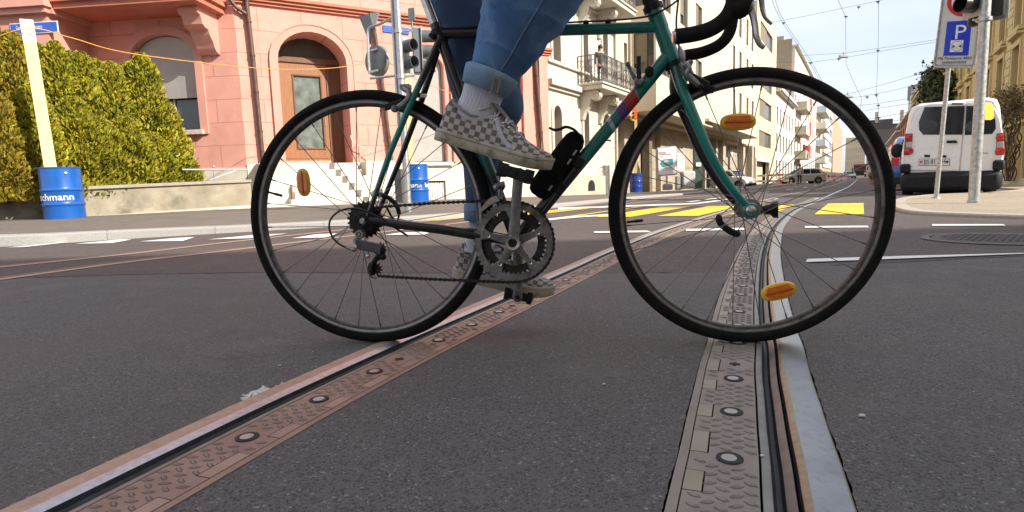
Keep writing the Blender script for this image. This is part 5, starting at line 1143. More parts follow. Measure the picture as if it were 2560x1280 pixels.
def car(lab,P,rz,paint,L_=4.0,Wd=1.7,H=1.44,nm='parked_car',group=None,kind='hatch',low=None):
    root=thing(nm,lab,'car',P,rz,group); T=xf(P,rz); h=L_/2; w=Wd/2; r=.30
    body=[(-h,.35),(-h+.02,.62),(-h+.06,.80),(-h*.80,.92),(h*.36,.93),(h*.80,.80),(h*.97,.62),(h,.42),(h*.97,.22),(-h*.97,.22)]
    m=MB(); m.T=T; m.prism([(x,-w,z*H/1.44) for x,z in body],(0,Wd,0)); b=m.build('body',paint,root,bevel=.06,smooth=50)
    gh=[(-h*.93,.86),(-h*.72,1.36),(-h*.5,1.44),(h*.02,1.44),(h*.2,1.38),(h*.52,.88)]
    def gy(z): return w*(.95-.16*max(0,(z-.86))/.58)
    rings=[]
    for s in(-1,1): rings.append([V((x,s*gy(z),z*H/1.44)) for x,z in gh])
    m=MB(); m.T=T; m.loft(rings); m.build('cabin',paint,root,bevel=.04,smooth=50)
    def pan(nm_,poly): m=MB(); m.T=T; m.prism(poly[0],poly[1]); return m.build(nm_,carglass,root,smooth=0)
    for s in(-1,1):
        for q in([(-h*.76,.93),(-h*.66,1.30),(-h*.30,1.36),(-h*.28,.93)],[(-h*.24,.93),(-h*.26,1.36),(h*.02,1.36),(h*.14,1.31),(h*.40,.93)]):
            pan('side_window',([V((x,s*(gy(z)+.006),z*H/1.44)) for x,z in q],V((0,-s*.02,0))))
    pan('windscreen',([V((h*.24,y*gy(1.33)*.86,1.345*H/1.44)) for y in(-1,1)]+[V((h*.50,y*gy(.9)*.88,.92*H/1.44)) for y in(1,-1)],V((.02,0,.012))))
    pan('rear_window',([V((-h*.76,y*gy(1.33)*.82,1.32*H/1.44)) for y in(-1,1)]+[V((-h*.915,y*gy(.9)*.86,.93*H/1.44)) for y in(1,-1)],V((-.02,0,.012))))
    for s in(-1,1):
        for x in(-h*.62,h*.62):
            m=MB(); m.T=T; m.lathe([(.0001,.0),(r*1.18,.0),(r*1.2,-.05)],V((x,s*(w+.003),r+.02)),ax=(0,s,0),n=24); m.build('wheel_arch',trimk,b); wheel(root,T,x,s*(w-.07),r,.2,s)
        m=MB(); m.T=T; m.ell(V((h*.90,s*w*.74,.66)),(.12,.2,.10),10,6); m.build('headlight',headl,root)
        m=MB(); m.T=T; m.obox(V((-h*.965,s*w*.86,.80)),(.05,0,0),(0,.10,0),(0,0,.14)); m.build('tail_light',tailr,root,bevel=.02)
        m=MB(); m.T=T; m.ell(V((h*.40,s*(w+.10),.98)),(.07,.11,.08),10,6); m.build('wing_mirror',paint,root)
    m=MB(); m.T=T; m.box((-h-.01,-w*.96,.2),(-h*.92,w*.96,.42)); m.box((h*.93,-w*.96,.2),(h+.012,w*.96,.40)); m.build('bumper',low or trimk,root,bevel=.03)
    return root
silver=carpaint('silver_paint',(.42,.40,.36),.35); bluec=carpaint('blue_paint',(.04,.10,.28)); whitec=carpaint('white_paint',(.72,.72,.70)); lightb=carpaint('light_blue_paint',(.32,.38,.44),.2); redc=carpaint('dark_red_paint',(.20,.02,.02))
Pc=GG(2003,459.5); car('silver hatchback standing behind the woman, rear end towards the chevron barriers',Pc,PI-R(6),silver,4.0,1.7,1.46)
Pc=GG(2123,446); car('pale blue car approaching beside the dark red lorry',Pc,AS+PI+R(12),lightb,4.2,1.75,1.5,'approaching_car')
Pc=FS.W(cpx(1836,.3),.6,-.38); car('white car nosing out of the dark recess under the overhang',Pc,AS-PI*.62,whitec,3.9,1.7,1.6,'small_car',low=trimk)
Pc=W(21.5,-1.55); car('blue and white estate car parked ahead of the white van',Pc,AS,bluec,4.4,1.8,1.55,'parked_car')
# lorry
T_=xf(GG(2149,442.5),AS+PI); Pl=GG(2149,442.8); T_=xf(Pl,AS+PI); tr=thing('lorry','dark red lorry coming up the street in the distance','lorry',Pl,AS+PI); sc_=1.35
def tb(nm,a,b,mt,bv=.05,par=None): m=MB(); m.T=T_; m.box([q*sc_ for q in a],[q*sc_ for q in b]); return m.build(nm,mt,par or tr,bevel=bv)
cab=tb('cab',(0,-1.2,.5),(2.2,1.2,2.8),redc,.12); tb('windscreen',(2.17,-1.05,1.55),(2.23,1.05,2.4),carglass); tb('grille',(2.18,-.8,.6),(2.25,.8,1.4),trimk,0,cab); tb('bumper',(2.1,-1.22,.35),(2.3,1.22,.62),trimk); tb('load_bed',(-5,-1.2,.9),(-.1,1.2,2.3),redc); tb('chassis',(-5,-.5,.5),(2,.5,.8),trimk); tb('sun_visor',(2.1,-1.1,2.45),(2.4,1.1,2.6),redc)
for s in(-1,1):
    tb('headlight',(2.22,s*.95-.15,.68),(2.32,s*.95+.15,.86),headl,.02); tb('wing_mirror',(2.0,s*1.4-.1,1.5),(2.1,s*1.4+.1,2.1),trimk,.02)
    for x in(1.2,-2.6,-3.9): m=MB(); m.T=T_; m.lathe([(.0001,.14*sc_),(.45*sc_,.12*sc_),(.5*sc_,.05*sc_),(.5*sc_,-.14*sc_)],V((x*sc_,s*1.05*sc_,.5*sc_)),ax=(0,s,0),n=20); m.build('wheel',tyrem,tr)
# red and white lorry rear beyond the van
q=W(33,-2.1); T_=xf(q,AS); rv=thing('red_box_van','red and white box van parked far ahead of the white van','van',q,AS)
m=MB(); m.T=T_; m.box((0,-.95,.5),(4,.95,1.3)); m.build('lower_body',carpaint('signal_red',(.55,.02,.03)),rv,bevel=.04); m=MB(); m.T=T_; m.box((0,-.95,1.301),(4,.95,1.75)); m.build('white_band',whitec,rv,bevel=.02); m=MB(); m.T=T_; m.box((0,-.95,1.751),(4,.95,2.0)); m.build('upper_body',bpy.data.materials['signal_red'],rv,bevel=.04)
for x in(.7,3.2):
    for s in(-1,1): wheel(rv,T_,x,s*.85,.32,.2,s)
# ---------------- the white van, rear to camera
AV=math.atan2(DS.y,DS.x)-PI/2-R(4.5); PV=W(14.2,-1.62); PVc=PV
FV=Frame(V((PV.x,PV.y,PV.z-.03)),AV); vh=FV.hit
xl,xr=vh(2251,430)[0],vh(2509,430)[0]; xc=(xl+xr)/2; vw=(xr-xl)/2
van=thing('white_van','white delivery van parked with its rear doors to the camera at right','van',FV.W(xc,1,0),AV)
vtop=vh(2380,250)[1]
whitev=M('van_white_paint',(.84,.84,.83),.28,var=.02,coat=.7)
# body as rear outline rings running forwards
def vring(y,top,bot,half,tum,rad):
    out=[];hw=half; zs_=[bot,bot+.2,.62,.9]; 
    pts=[(hw*.97,bot),(hw*1.0,.55),(hw*1.0,.9),(hw*(1-tum*.45),1.25),(hw*(1-tum),top-rad*1.2),(hw*(1-tum)-rad*.35,top-rad*.35),(hw*(1-tum)-rad*1.2,top)]
    return [V((xc+a,y,b)) for a,b in pts]+[V((xc-a,y,b)) for a,b in reversed(pts)]
rings=[vring(0,vtop-.05,.45,vw*.95,.15,.14),vring(.05,vtop-.01,.42,vw*.985,.13,.14),vring(.25,vtop,.40,vw,.12,.14),vring(2.4,vtop+.01,.40,vw,.12,.14),vring(2.9,vtop-.06,.40,vw,.13,.14),vring(3.55,1.12,.40,vw*.97,.05,.05),vring(4.2,.95,.40,vw*.9,.06,.05),vring(4.38,.8,.42,vw*.8,.06,.05)]
m=FV.mb(); m.loft(rings); vb_=m.build('body',whitev,van,smooth=40)
def vpoly(nm,px,mat,y0=-.03,th=.03,par=None,bv=.006,yref=0): m=FV.mb(); m.prism([(lambda h:(h[0],y0,h[1]))(vh(a,b,yref)) for a,b in px][::-1],(0,th,0)); return m.build(nm,mat,par or van,bevel=bv)
# door skins and the gap between them
dl=[(2262,455),(2258,400),(2268,335),(2284,292),(2298,268),(2318,260),(2403,256),(2403,428),(2280,424)]
dl=[(2268,424),(2262,400),(2271,335),(2288,290),(2302,268),(2320,260),(2414,256),(2397,428),(2280,426)]
dr=[(2417,256),(2470,259),(2488,272),(2500,300),(2507,340),(2506,395),(2500,424),(2490,428),(2400,428)]
d1=vpoly('rear_door',dl,whitev,-.035,.035,bv=.012); d2=vpoly('rear_door',dr,whitev,-.035,.035,bv=.012)
gl1=[(2312,268),(2412,265),(2406,337),(2308,337),(2298,325),(2297,305)]; gl2=[(2416,265),(2460,266),(2478,278),(2488,300),(2489,322),(2480,335),(2411,338)]
vpoly('rear_window',gl1,carglass,-.045,.012,d1,.004); vpoly('rear_window',gl2,carglass,-.045,.012,d2,.004)
seat=M('seat_grey',(.055,.06,.065),.8)
for (a,b,r_) in((2322,316,.13),(2435,316,.12)):
    h=vh(a,b); m=FV.mb(); m.ell(V((h[0],-.046,h[1])),(r_*1.1,.004,r_*.95),16,8); m.build('headrest',M('headrest_seen',(.10,.11,.12),.5) if 0 else seat,d1 if a<2400 else d2)
for s,px in((-1,[(2259,388),(2263,334),(2282,334),(2281,352),(2277,386),(2272,388)]),(1,[(2488,388),(2491,334),(2509,332),(2509,388)])):
    tlm=vpoly('tail_lamp',px,M('tail_lamp_base',(.28,.012,.015),.2,coat=.5) if s<0 else bpy.data.materials['tail_lamp_base'],-.06,.05,bv=.012); 
    cx=sum(p[0] for p in px)/len(px)
    for cy,mt,rr in((344,tailr,.062),(378,tailr,.075)):
        h=vh(cx,cy); m=FV.mb(); m.lathe([(.0001,.015),(rr*.7,.013),(rr,.0)],V((h[0],-.062,h[1])),ax=(0,-1,0),n=24); m.build('red_reflector',mt,tlm)
    m=FV.mb(); h=vh(cx,362); m.box((h[0]-.05,-.07,h[1]-.055),(h[0]+.05,-.058,h[1]+.055)); m.build('clear_section',tailc,tlm,bevel=.01)
vpoly('door_handle',[(2366,358),(2394,358),(2390,351),(2366,352)],trimk,-.07,.03,d1,.006)
vpoly('plate_recess',[(2292,424),(2294,392),(2300,386),(2392,388),(2388,426)],whitev,-.04,.01,d1,.004)
vpoly('plate_lamp',[(2311,393),(2325,393),(2325,387),(2311,387)],trimk,-.05,.02,d1,.002); vpoly('plate_lamp',[(2352,394),(2366,394),(2366,388),(2352,388)],trimk,-.05,.02,d1,.002)
npl=vpoly('number_plate',[(2298,413),(2298,398),(2373,398),(2373,413)],plwhite,-.052,.008,None,.002); blk=M('black_lettering',(.02,.02,.02),.6); 
bo_=[(2297,414),(2297,397),(2374.5,397),(2374.5,414)]; vpoly('plate_border',bo_,blk,-.048,.004,npl,0)
h0=vh(2309,410.5); xdir=FV.M.to_3x3()@V((1,0,0))
text('lettering','BS·811 44',.118,blk,npl,FV.W(h0[0],-.056,h0[1]),xdir,(0,0,1),sx=.74)
h=vh(2303,405.5); m=FV.mb(); m.prism([(h[0]+a,-.056,h[1]+b) for a,b in((-.022,.03),(.022,.03),(.022,-.005),(0,-.03),(-.022,-.005))][::-1],(0,.003,0)); m.build('crest',tailr,npl,smooth=0)
text('lettering','✚'[:0]+'+',.06,plwhite,npl,FV.W(h[0]-.018,-.059,h[1]-.015),xdir,(0,0,1))
h=vh(2368,405.5); m=FV.mb(); m.prism([(h[0]+a,-.056,h[1]+b) for a,b in((-.018,.028),(.018,.028),(.018,-.005),(0,-.028),(-.018,-.005))][::-1],(0,.003,0)); m.build('crest',blk,npl,smooth=0)
vpoly('high_brake_lamp',[(2378,262),(2407,262),(2407,258),(2380,258)],M('dark_red_lamp',(.12,.02,.02),.3),-.05,.03,bv=.003)
m=FV.mb(); zb0=vh(2380,478)[1]; zb1=vh(2380,427)[1]
m.box((xc-vw*.99,-.12,zb0),(xc+vw*.99,.25,zb1-.01)); 
bp=m.build('bumper',trimk,van,bevel=.10)
for s in(-1,1): m=FV.mb(); m.box((xc+s*vw*.90-.09,-.10,zb1-.02),(xc+s*vw*.90+.09,.2,zb1+.17)); m.build('bumper_end',trimk,bp,bevel=.04)
m=FV.mb(); m.box((xc-vw*.8,.3,.12),(xc+vw*.8,3.9,.42)); m.build('underbody',tar,van)
TV=FV.M
for y in(.75,3.45):
    for s in(-1,1): 
        c=V((xc+s*(vw-.13),y,.31)); m=MB(); m.T=TV; m.lathe([(.0001,.11),(.2,.1),(.3,.08),(.31,0),(.3,-.1),(.0001,-.11)],c,ax=(1,0,0),n=24); m.build('wheel',tyrem,van)
m=FV.mb(); h=vh(2247,357,.0); m.ell(V((xc-vw-.17,2.7,1.02)),(.13,.07,.17),14,8); m.cyl((xc-vw-.05,2.75,.92),(xc-vw-.17,2.72,.95),.03); m.build('wing_mirror',trimk,van)
m=FV.mb(); m.ell(V((xc+vw+.02,2.7,1.02)),(.10,.07,.15),14,8); m.build('wing_mirror',trimk,van)
for s in(-1,1):
    m=FV.mb(); m.prism([(xc+s*(vw*.985),2.3,1.05),(xc+s*(vw*.90),2.3,1.58),(xc+s*vw*.90,2.9,1.55),(xc+s*(vw*.98),3.3,1.05)],(s*.012,0,0)); m.build('side_window',carglass,van)
vpoly('badge',[(2456,384),(2470,384),(2470,381.5),(2456,381.5)],greyl,-.04,.005,d2,0)
# ================================================================ right-hand poles
galp=M('spangled_zinc',(.36,.37,.36),.42,.65,c2=(.56,.57,.56),scale=28,dirt=(.25,.26,.26,.4),dscale=9)
SPb=GG(2340,496,.03); ndir=V((SPb.x,SPb.y,0)).normalized()
def SP(px,py,off=0): return onplane(px,py,SPb-ndir*off,ndir)
ps=thing('parking_sign','parking disc sign with blue square on a leaning thin grey pole','road sign',SPb)
m=MB(); m.cyl(SP(2340,496,0),SP(2393,-60,0),.031,n=16); m.build('pole',galp,ps); m=MB(); m.lathe([(.0001,.02),(.05,.02),(.06,0)],SPb,n=20); m.build('base_collar',galp,ps)
def rr(pts,r=.25,n=5):       # round the corners of a pixel polygon
    out=[];k=len(pts)
    for i in range(k):
        p0,p1,p2=V(pts[i-1]),V(pts[i]),V(pts[(i+1)%k]); a=p1+(p0-p1).normalized()*r; b=p1+(p2-p1).normalized()*r
        for j in range(n+1): t=j/n; out.append(((1-t)**2*a+2*t*(1-t)*p1+t*t*b)[:])
    return out
def splate(nm,px,mat,off,th=.006,par=None,bv=0): m=MB(); P=[SP(a,b,off) for a,b in px]; m.prism(P,ndir*th); return m.build(nm,mat,par or ps,bevel=bv)
TL,TRr,BR,BL=(2372,-130),(2474,-130),(2436,168),(2334,168)
splate('sign_frame',rr([TL,TRr,BR,BL],10),galp,.055,.03,bv=.003); 
i_=[(2376,-126),(2468,-126),(2431,162),(2341,162)]; splate('sign_panel',rr(i_,5),M('sign_grey_white',(.60,.60,.60),.4,var=.03),.062,.006)
fr=MB(); ring=[SP(a,b,.070) for a,b in rr([TL,TRr,BR,BL],10)]; fr.tube(ring,.012,8,closed=True); fr.build('frame_rim',galp,ps)
bl=M('sign_blue',(.01,.035,.55),.35,coat=.3,var=.02)
splate('parking_panel',[(2368,54),(2430,50),(2421,138),(2358,139)],bl,.064,.002)
# P letter
def poly2(nm,px,mat,off,par=None): return splate(nm,px,mat,off,.0015,par)
Pc_=[(2387,60),(2413,60),(2411,83),(2392,84),(2390,99),(2383,99)]
xdir=(SP(2430,50)-SP(2368,54)).normalized(); ydir=(SP(2368,54)-SP(2358,139)).normalized(); ydir=(ydir-xdir*ydir.dot(xdir)*.6).normalized()
text('lettering','P',.285,plwhite,ps,SP(2383,98,.066),xdir,SP(2387,60)-SP(2383,99),sx=1.0,ext=.001).data.materials[0]=plwhite
splate('disc_panel',[(2377,101),(2409,100),(2406,130),(2374,130)],plwhite,.0665,.001)
m=MB(); c=SP(2392,115.5,.069); e1=xdir; e2=V((0,0,1)); 
def circ(c,r0,r1,a0=0,a1=2*PI,n=28): 
    return [c+e1*r1*math.cos(a0+(a1-a0)*k/n)+e2*r1*math.sin(a0+(a1-a0)*k/n) for k in range(n+1)]+[c+e1*r0*math.cos(a1+(a0-a1)*k/n)+e2*r0*math.sin(a1+(a0-a1)*k/n) for k in range(n+1)]
ndk=M('sign_ink',(.03,.03,.06),.5); m.prism(circ(c,.066,.070),ndir*.001); m.build('disc_ring',ndk,ps)
for s in(-1,1): m=MB(); a=0 if s>0 else PI; m.prism([c+e1*(s*.018),c+(e1*math.cos(a-.45)+e2*math.sin(a-.45))*.058,c+(e1*math.cos(a+.45)+e2*math.sin(a+.45))*.058],ndir*.001); m.build('disc_wedge',bl,ps,smooth=0)
m=MB(); q=[SP(a,b,.066) for a,b in((2356,140),(2418,139),(2414,159),(2354,160))]; m.tube(q,.0016,4,closed=True); m.build('text_border',ndk,ps)
text('lettering','Mit Parkkarte 4053',.052,ndk,ps,SP(2386,148.5,.067),SP(2418,139)-SP(2356,140.5),(0,0,1),align='CENTER',sx=1.0)
text('lettering','unbeschränkt',.052,ndk,ps,SP(2385,157.5,.067),SP(2418,139)-SP(2356,140.5),(0,0,1),align='CENTER',sx=1.0)
m=MB(); c=SP(2412,4,.066); m.prism(circ(c,.155,.205,n=40),ndir*.001); m.build('red_ring',M('sign_red',(.55,.015,.02),.4),ps,smooth=0); m=MB(); m.prism([c+e1*.154*math.cos(k*PI/16)+e2*.154*math.sin(k*PI/16) for k in range(32)],ndir*.001); m.build('white_disc',plwhite,ps,smooth=0)
text('lettering','20',.155,ndk,ps,SP(2410,11,.0685),xdir,(0,0,1),align='CENTER',sx=.95,ext=.0008)
# signal pole
QB=GG(2434,507,.03); QT=onvert(2477,-60,QB); QT=V((QB.x,QB.y,QT.z)); ZQ=(QB-CP).dot(CF)
sq=thing('traffic_light_pole','thick zinc traffic light pole with black signal heads at right','traffic light',QB)
m=MB(); m.cyl(QB,QT,.057,.055,24); m.build('pole',galp,sq); m=MB(); m.lathe([(.057,.0),(.068,0),(.068,.03),(.057,.035)],QB,n=24); m.build('base_collar',galp,sq)
def qp(px,py,dz=0): return atZ(px,py,ZQ+dz)
zt1_=qp(2470,62).z; m=MB(); m.lathe([(.056,-.02),(.075,-.02),(.075,.02),(.056,.02)],V((QB.x,QB.y,zt1_)),n=20,closed=True)
for a in(.3,1.6,2.9,4.4): m.cyl(V((QB.x,QB.y,zt1_))+V((math.cos(a)*.06,math.sin(a)*.06,-.01)),V((QB.x,QB.y,zt1_))+V((math.cos(a)*.12,math.sin(a)*.12,.01)),.012)
m.build('clamp',gal,sq)
blg=M('signal_black',(.018,.018,.02),.4)
def bhead(px,pyb,fx,n,w=.2,hh=.26,dz=0):
    b=qp(px,pyb,dz); return signalhead(b+V((0,0,hh*n)),fx,n,[redl,aml,grl][:n] if n==3 else [redl,grl],sq,w,hh,body=blg)
bhead(2482,46,(.75,.66,0),3,.22,.26,.05)
bhead(2446,40,(-1,-.2,0),3,.20,.26,-.12)
m=MB(); c=qp(2434,62,.02); m.lathe([(.0001,-.03),(.05,-.02),(.062,.0),(.06,.17),(.0001,.18)],c,n=16); m.build('detector_housing',blg,sq)
m=MB(); m.prism([qp(a,b,.02) for a,b in((2463,258),(2478,257),(2485,268),(2484,296),(2477,300),(2462,300))],V((.01,.02,0))); m.build('yellow_plate',M('yellow_plastic',(.80,.62,.01),.4),sq,bevel=.004)
# ================================================================ work-site things
sigr=M('signal_red_paint',(.60,.03,.03),.5); sigw=M('signal_white_paint',(.72,.70,.66),.5); coneo=M('cone_orange',(.75,.10,.03),.5)
def cone(px,py,h,lab,col_=coneo,off=0):
    P=GG(px,py,off); r=thing('traffic_cone',lab,'traffic cone',P,0,'orange traffic cones along the works'); m=MB(); m.obox(P+V((0,0,.02)),(h*.27,0,0),(0,h*.27,0),(0,0,.02)); m.build('base',col_,r,bevel=.01)
    for k,(a,b,mt) in enumerate(((.04,.28,col_),(.28,.45,sigw),(.45,.62,col_),(.62,.78,sigw),(.78,1,col_))): 
        R_=lambda t:h*(.19-.15*t); m=MB(); m.cyl(P+V((0,0,a*h+.0)),P+V((0,0,b*h)),R_(a),R_(b),20); m.build('cone_band',mt,r)
cone(1743,472,.75,'red and white banded cone beside the white bag on the pavement',off=.05); cone(1947,467,.55,'orange cone in front of the red white barrier',off=0); cone(1977.5,463,.55,'orange cone at the barrier end near the silver hatchback')
def board_barrier(pxa,pxb,py,lab):
    a,b=GG(pxa,py),GG(pxb,py-1.0); b=a+(b-a).normalized()*min((b-a).length,14); r=thing('red_white_barrier',lab,'barrier',a,0,'red and white plank barriers'); d=(b-a).normalized(); L_=(b-a).length; H=1.0
    for z in(.38,.92):
        n=max(4,int(L_/.55)); 
        for k in range(n):
            m=MB(); m.bar(a+d*L_*k/n+V((0,0,z)),a+d*(L_*(k+1)/n)+V((0,0,z)),.04,.17); m.build('plank_section',sigr if k%2==0 else sigw,r,smooth=0)
    for t in(.04,.5,.96): m=MB(); q=a+d*L_*t+V((0.03,.06,0)); m.bar(q,q+V((0,0,1.08)),.06,.06,up=(1,0,0)); m.bar(q+V((0,-.35,.03)),q+V((0,.35,.03)),.06,.05,up=(0,0,1)); m.build('stand',sigw,r,smooth=0)
board_barrier(1878,1915,463,'red and white plank barrier nearest the concrete recess'); board_barrier(1918,1972,463,'red and white plank barrier just left of the silver hatchback')
for i,(px,py0,py1) in enumerate(((2053,428,455),(2061,428.5,454.5),(2071,430,454),(2079,430.5,453),(2086,431,452.5),(2092,431.5,452),(2098,432,451),(2104,432,450.5),(2110,432.5,450),(2116,433,449.5))):
    P=GG(px,py1); h=(py1-py0)*((P-CP).dot(CF))/1450; h=min(h,1.4); w_=h*.30
    r=thing('chevron_barrier',('%s chevron board of the row of barriers right of the silver hatchback'%['first','second','third','fourth','fifth','sixth','seventh','eighth','ninth','last'][i]),'barrier',P,0,'white chevron boards in a row')
    m=MB(); m.obox(P+V((0,0,h*.55)),CR*w_,V((0,.02,0)),V((0,0,h*.42))); m.build('panel',sigw,r,smooth=0)
    m=MB(); cc=P+V((0,-.03,h*.55)); m.prism([cc+CR*(-w_*.7)+V((0,0,h*.25)),cc+CR*(w_*.7),cc+CR*(-w_*.7)-V((0,0,h*.25))],V((0,-.01,0))); m.build('arrow',sigr,r,smooth=0)
    m=MB(); 
    for s in(-1,1): m.bar(P+CR*(s*w_*.8),P+CR*(s*w_*.8)+V((0,0,h)),.06,.05,up=(1,0,0))
    m.box((P.x-w_,P.y-.25,P.z),(P.x+w_,P.y+.25,P.z+.08)); m.build('frame',sigw if i%3 else sigr,r,smooth=0)
# poster stand, boards, bags, bollards
def bb(name,lab,cat,px0,px1,py0,py1,mat,Z=None,d=.1,bv=.01,group=None,dz=0):
    P=atZ((px0+px1)/2,py1,Z); w_=(px1-px0)/1450*Z/2; h=(py1-py0)/1450*Z; m=MB(); m.obox(P+V((0,0,h/2)),CR0*w_,V((0,d,0)),V((0,0,h/2))); o=m.build(name,mat,at=P,bevel=bv); return tag(o,lab,cat,group)
Zp=29; pst=thing('poster_stand','framed white poster with turquoise picture on a stand','poster',atZ(1669,475,Zp))
def pp_(px,py,o=0): return atZ(px,py,Zp-o)
m=MB(); m.prism([pp_(a,b) for a,b in rr([(1642,369),(1692,364),(1694,437),(1644,441)],3)],V((0,.12,0))); m.build('frame',greyl,pst,bevel=.02)
m=MB(); m.prism([pp_(a,b,.03) for a,b in((1645,372),(1690,367.5),(1691,434),(1647,438))],V((0,.01,0))); m.build('poster_sheet',plwhite,pst,smooth=0)
m=MB(); m.prism([pp_(a,b,.05) for a,b in((1651,408),(1657,399),(1682,396),(1683,410),(1658,417))],V((0,.01,0))); m.build('picture',M('turquoise_print',(.01,.25,.30),.5),pst,smooth=0)
m=MB(); m.prism([pp_(a,b,.06) for a,b in((1658,401),(1671,400),(1673,408),(1664,411),(1660,408))],V((0,.01,0))); m.build('model_picture',M('dark_print',(.14,.09,.08),.6,c2=(.5,.45,.42),scale=4),pst,smooth=0)
for k,(a,b,y) in enumerate(((1649,1668,381.5),(1649,1681,385),(1651,1660,391),(1666,1688,420),(1666,1686,424))): 
    m=MB(); 
    for j in range(int((b-a)/3)): q=pp_(a+j*3,y,.05); m.obox(q,CR*.022,V((0,.004,0)),V((0,0,.012 if k<2 else .006)))
    m.build('print_line',ndk if k!=1 else sigr,pst,smooth=0)
m=MB(); m.cyl(pp_(1668,440)+V((0,.1,0)),pp_(1668,462)+V((0,.1,0)),.05); m.build('post',greyl,pst); m=MB(); q=pp_(1669,475); m.lathe([(.24,0),(.25,.1),(.25,.24),(.18,.31),(.0001,.33)],q,n=24); m.build('ballast_foot',M('grey_plastic',(.30,.28,.26),.6),pst)
bb('white_board','plain white board leaning behind the poster stand','board',1692,1712,383,428,plwhite,30,.03)
bb('white_bag','crumpled white building sack on the pavement left of the banded cone','sack',1703,1734,429,472,M('white_sack',(.62,.60,.56),.8,c2=(.50,.48,.44),scale=1.5,bump=.02,bscale=3),29.5,.3,.06)
bb('metal_box','bright metal cabinet standing between the poster foot and the white sack','cabinet',1690,1701,441,475,greyl,29.5,.2)
# grey bollard drum and thin posts in front of the white house
P=atZ(1511,484,24.5); m=MB(); m.lathe([(.0001,1.18),(.22,1.18),(.235,1.16),(.235,0)],P,n=28); tag(m.build('steel_drum',M('brushed_steel',(.50,.50,.49),.28,.85,aniso=(8,8,.3),scale=6),at=P),'smooth brushed steel cylinder standing in front of the white house','bin')
for px0,py0,px1,py1,lab in((1473,478,1465,412,'thin leaning white site post with yellow tag'),(1492,480,1484,396,'taller thin leaning site post in front of the white house')):
    a=atZ(px0,py0,23.8); b=atZ(px1,py1,23.8); r=thing('site_post',lab,'post',a,0,'thin posts before the white house'); m=MB(); m.cyl(a,b,.022,n=8); m.build('pole',sigw,r); m=MB(); m.obox(b,(.06,0,0),(0,.01,0),(0,0,.05)); m.build('tag',M('neon_yellow',(.65,.70,.05),.5) if px0==1473 else greyl,r)
bb('planter_box','low dark planter box at the foot of the white house','planter',1437,1475,477,487,M('dark_planter',(.07,.06,.05),.8),23.6,.25)
# parked bicycle leaning at the white house
Pb=atZ(1497,481,24.0); pk=thing('parked_bicycle','parked bicycle partly hidden by the brushed steel cylinder','bicycle',Pb); 
for dx in(0,.05): pass
for s in(0,1):
    c=Pb+V((.0+s*.55,s*.85,.33)); m=MB(); m.tube([c+V((math.cos(t*PI/12)*.33*.35,math.cos(t*PI/12)*.33*.9,math.sin(t*PI/12)*.33)) for t in range(24)],.02,6,closed=True); m.build('wheel',tyrem,pk)
a=Pb+V((0,0,.33));b=Pb+V((.55,.85,.33)); m=MB(); s1_=a.lerp(b,.3)+V((0,0,.5)); h1_=a.lerp(b,.0)+V((.03,.04,.55)); bbk=a.lerp(b,.55)-V((0,0,.03)); s2=a.lerp(b,.72)+V((0,0,.48))
for u,v in((h1_,s2),(h1_,bbk),(s2,bbk),(s2,b),(bbk,b),(h1_,a)): m.cyl(u,v,.018,n=8)
m.build('frame',irongrey,pk); m=MB(); m.tube([h1_+V((-.2,.1,.15)),h1_+V((0,0,.12)),h1_+V((.2,-.1,.15))],.014,6); m.build('handlebar',irongrey,pk); m=MB(); m.ell(s2+V((0,0,.12)),(.07,.13,.04),10,6); m.build('saddle',blackp,pk)
# notice box, planter pot
nb=thing('notice_board','dark green notice box with white sheet under the overhang','notice board',atZ(1747,470,31)); m=MB(); m.prism([atZ(a,b,31) for a,b in((1736,350),(1755,350),(1756,470),(1737,470))],V((0,.3,0))); m.build('panel',M('dark_green_panel',(.03,.06,.045),.5),nb,smooth=0); m=MB(); m.prism([atZ(a,b,30.9) for a,b in((1740,406),(1753,406),(1753,416),(1740,416))],V((0,.02,0))); m.build('sheet',plwhite,nb,smooth=0)
P=GG(2183,462); fp=thing('flower_pot','small terracotta pot with a dry plant on the road edge by the front tyre','flower pot',P); m=MB(); m.lathe([(.0001,0),(.18,0),(.24,.35),(.0001,.34)],P,n=20); m.build('pot',M('terracotta',(.34,.20,.13),.8),fp)
m=ivy('','',[P+V((0,0,.45)),P+V((-.1,0,.6))],260,.16,[leafo],2,(.07,.07,.07)); m.build('plant',[leafo],fp,smooth=0)
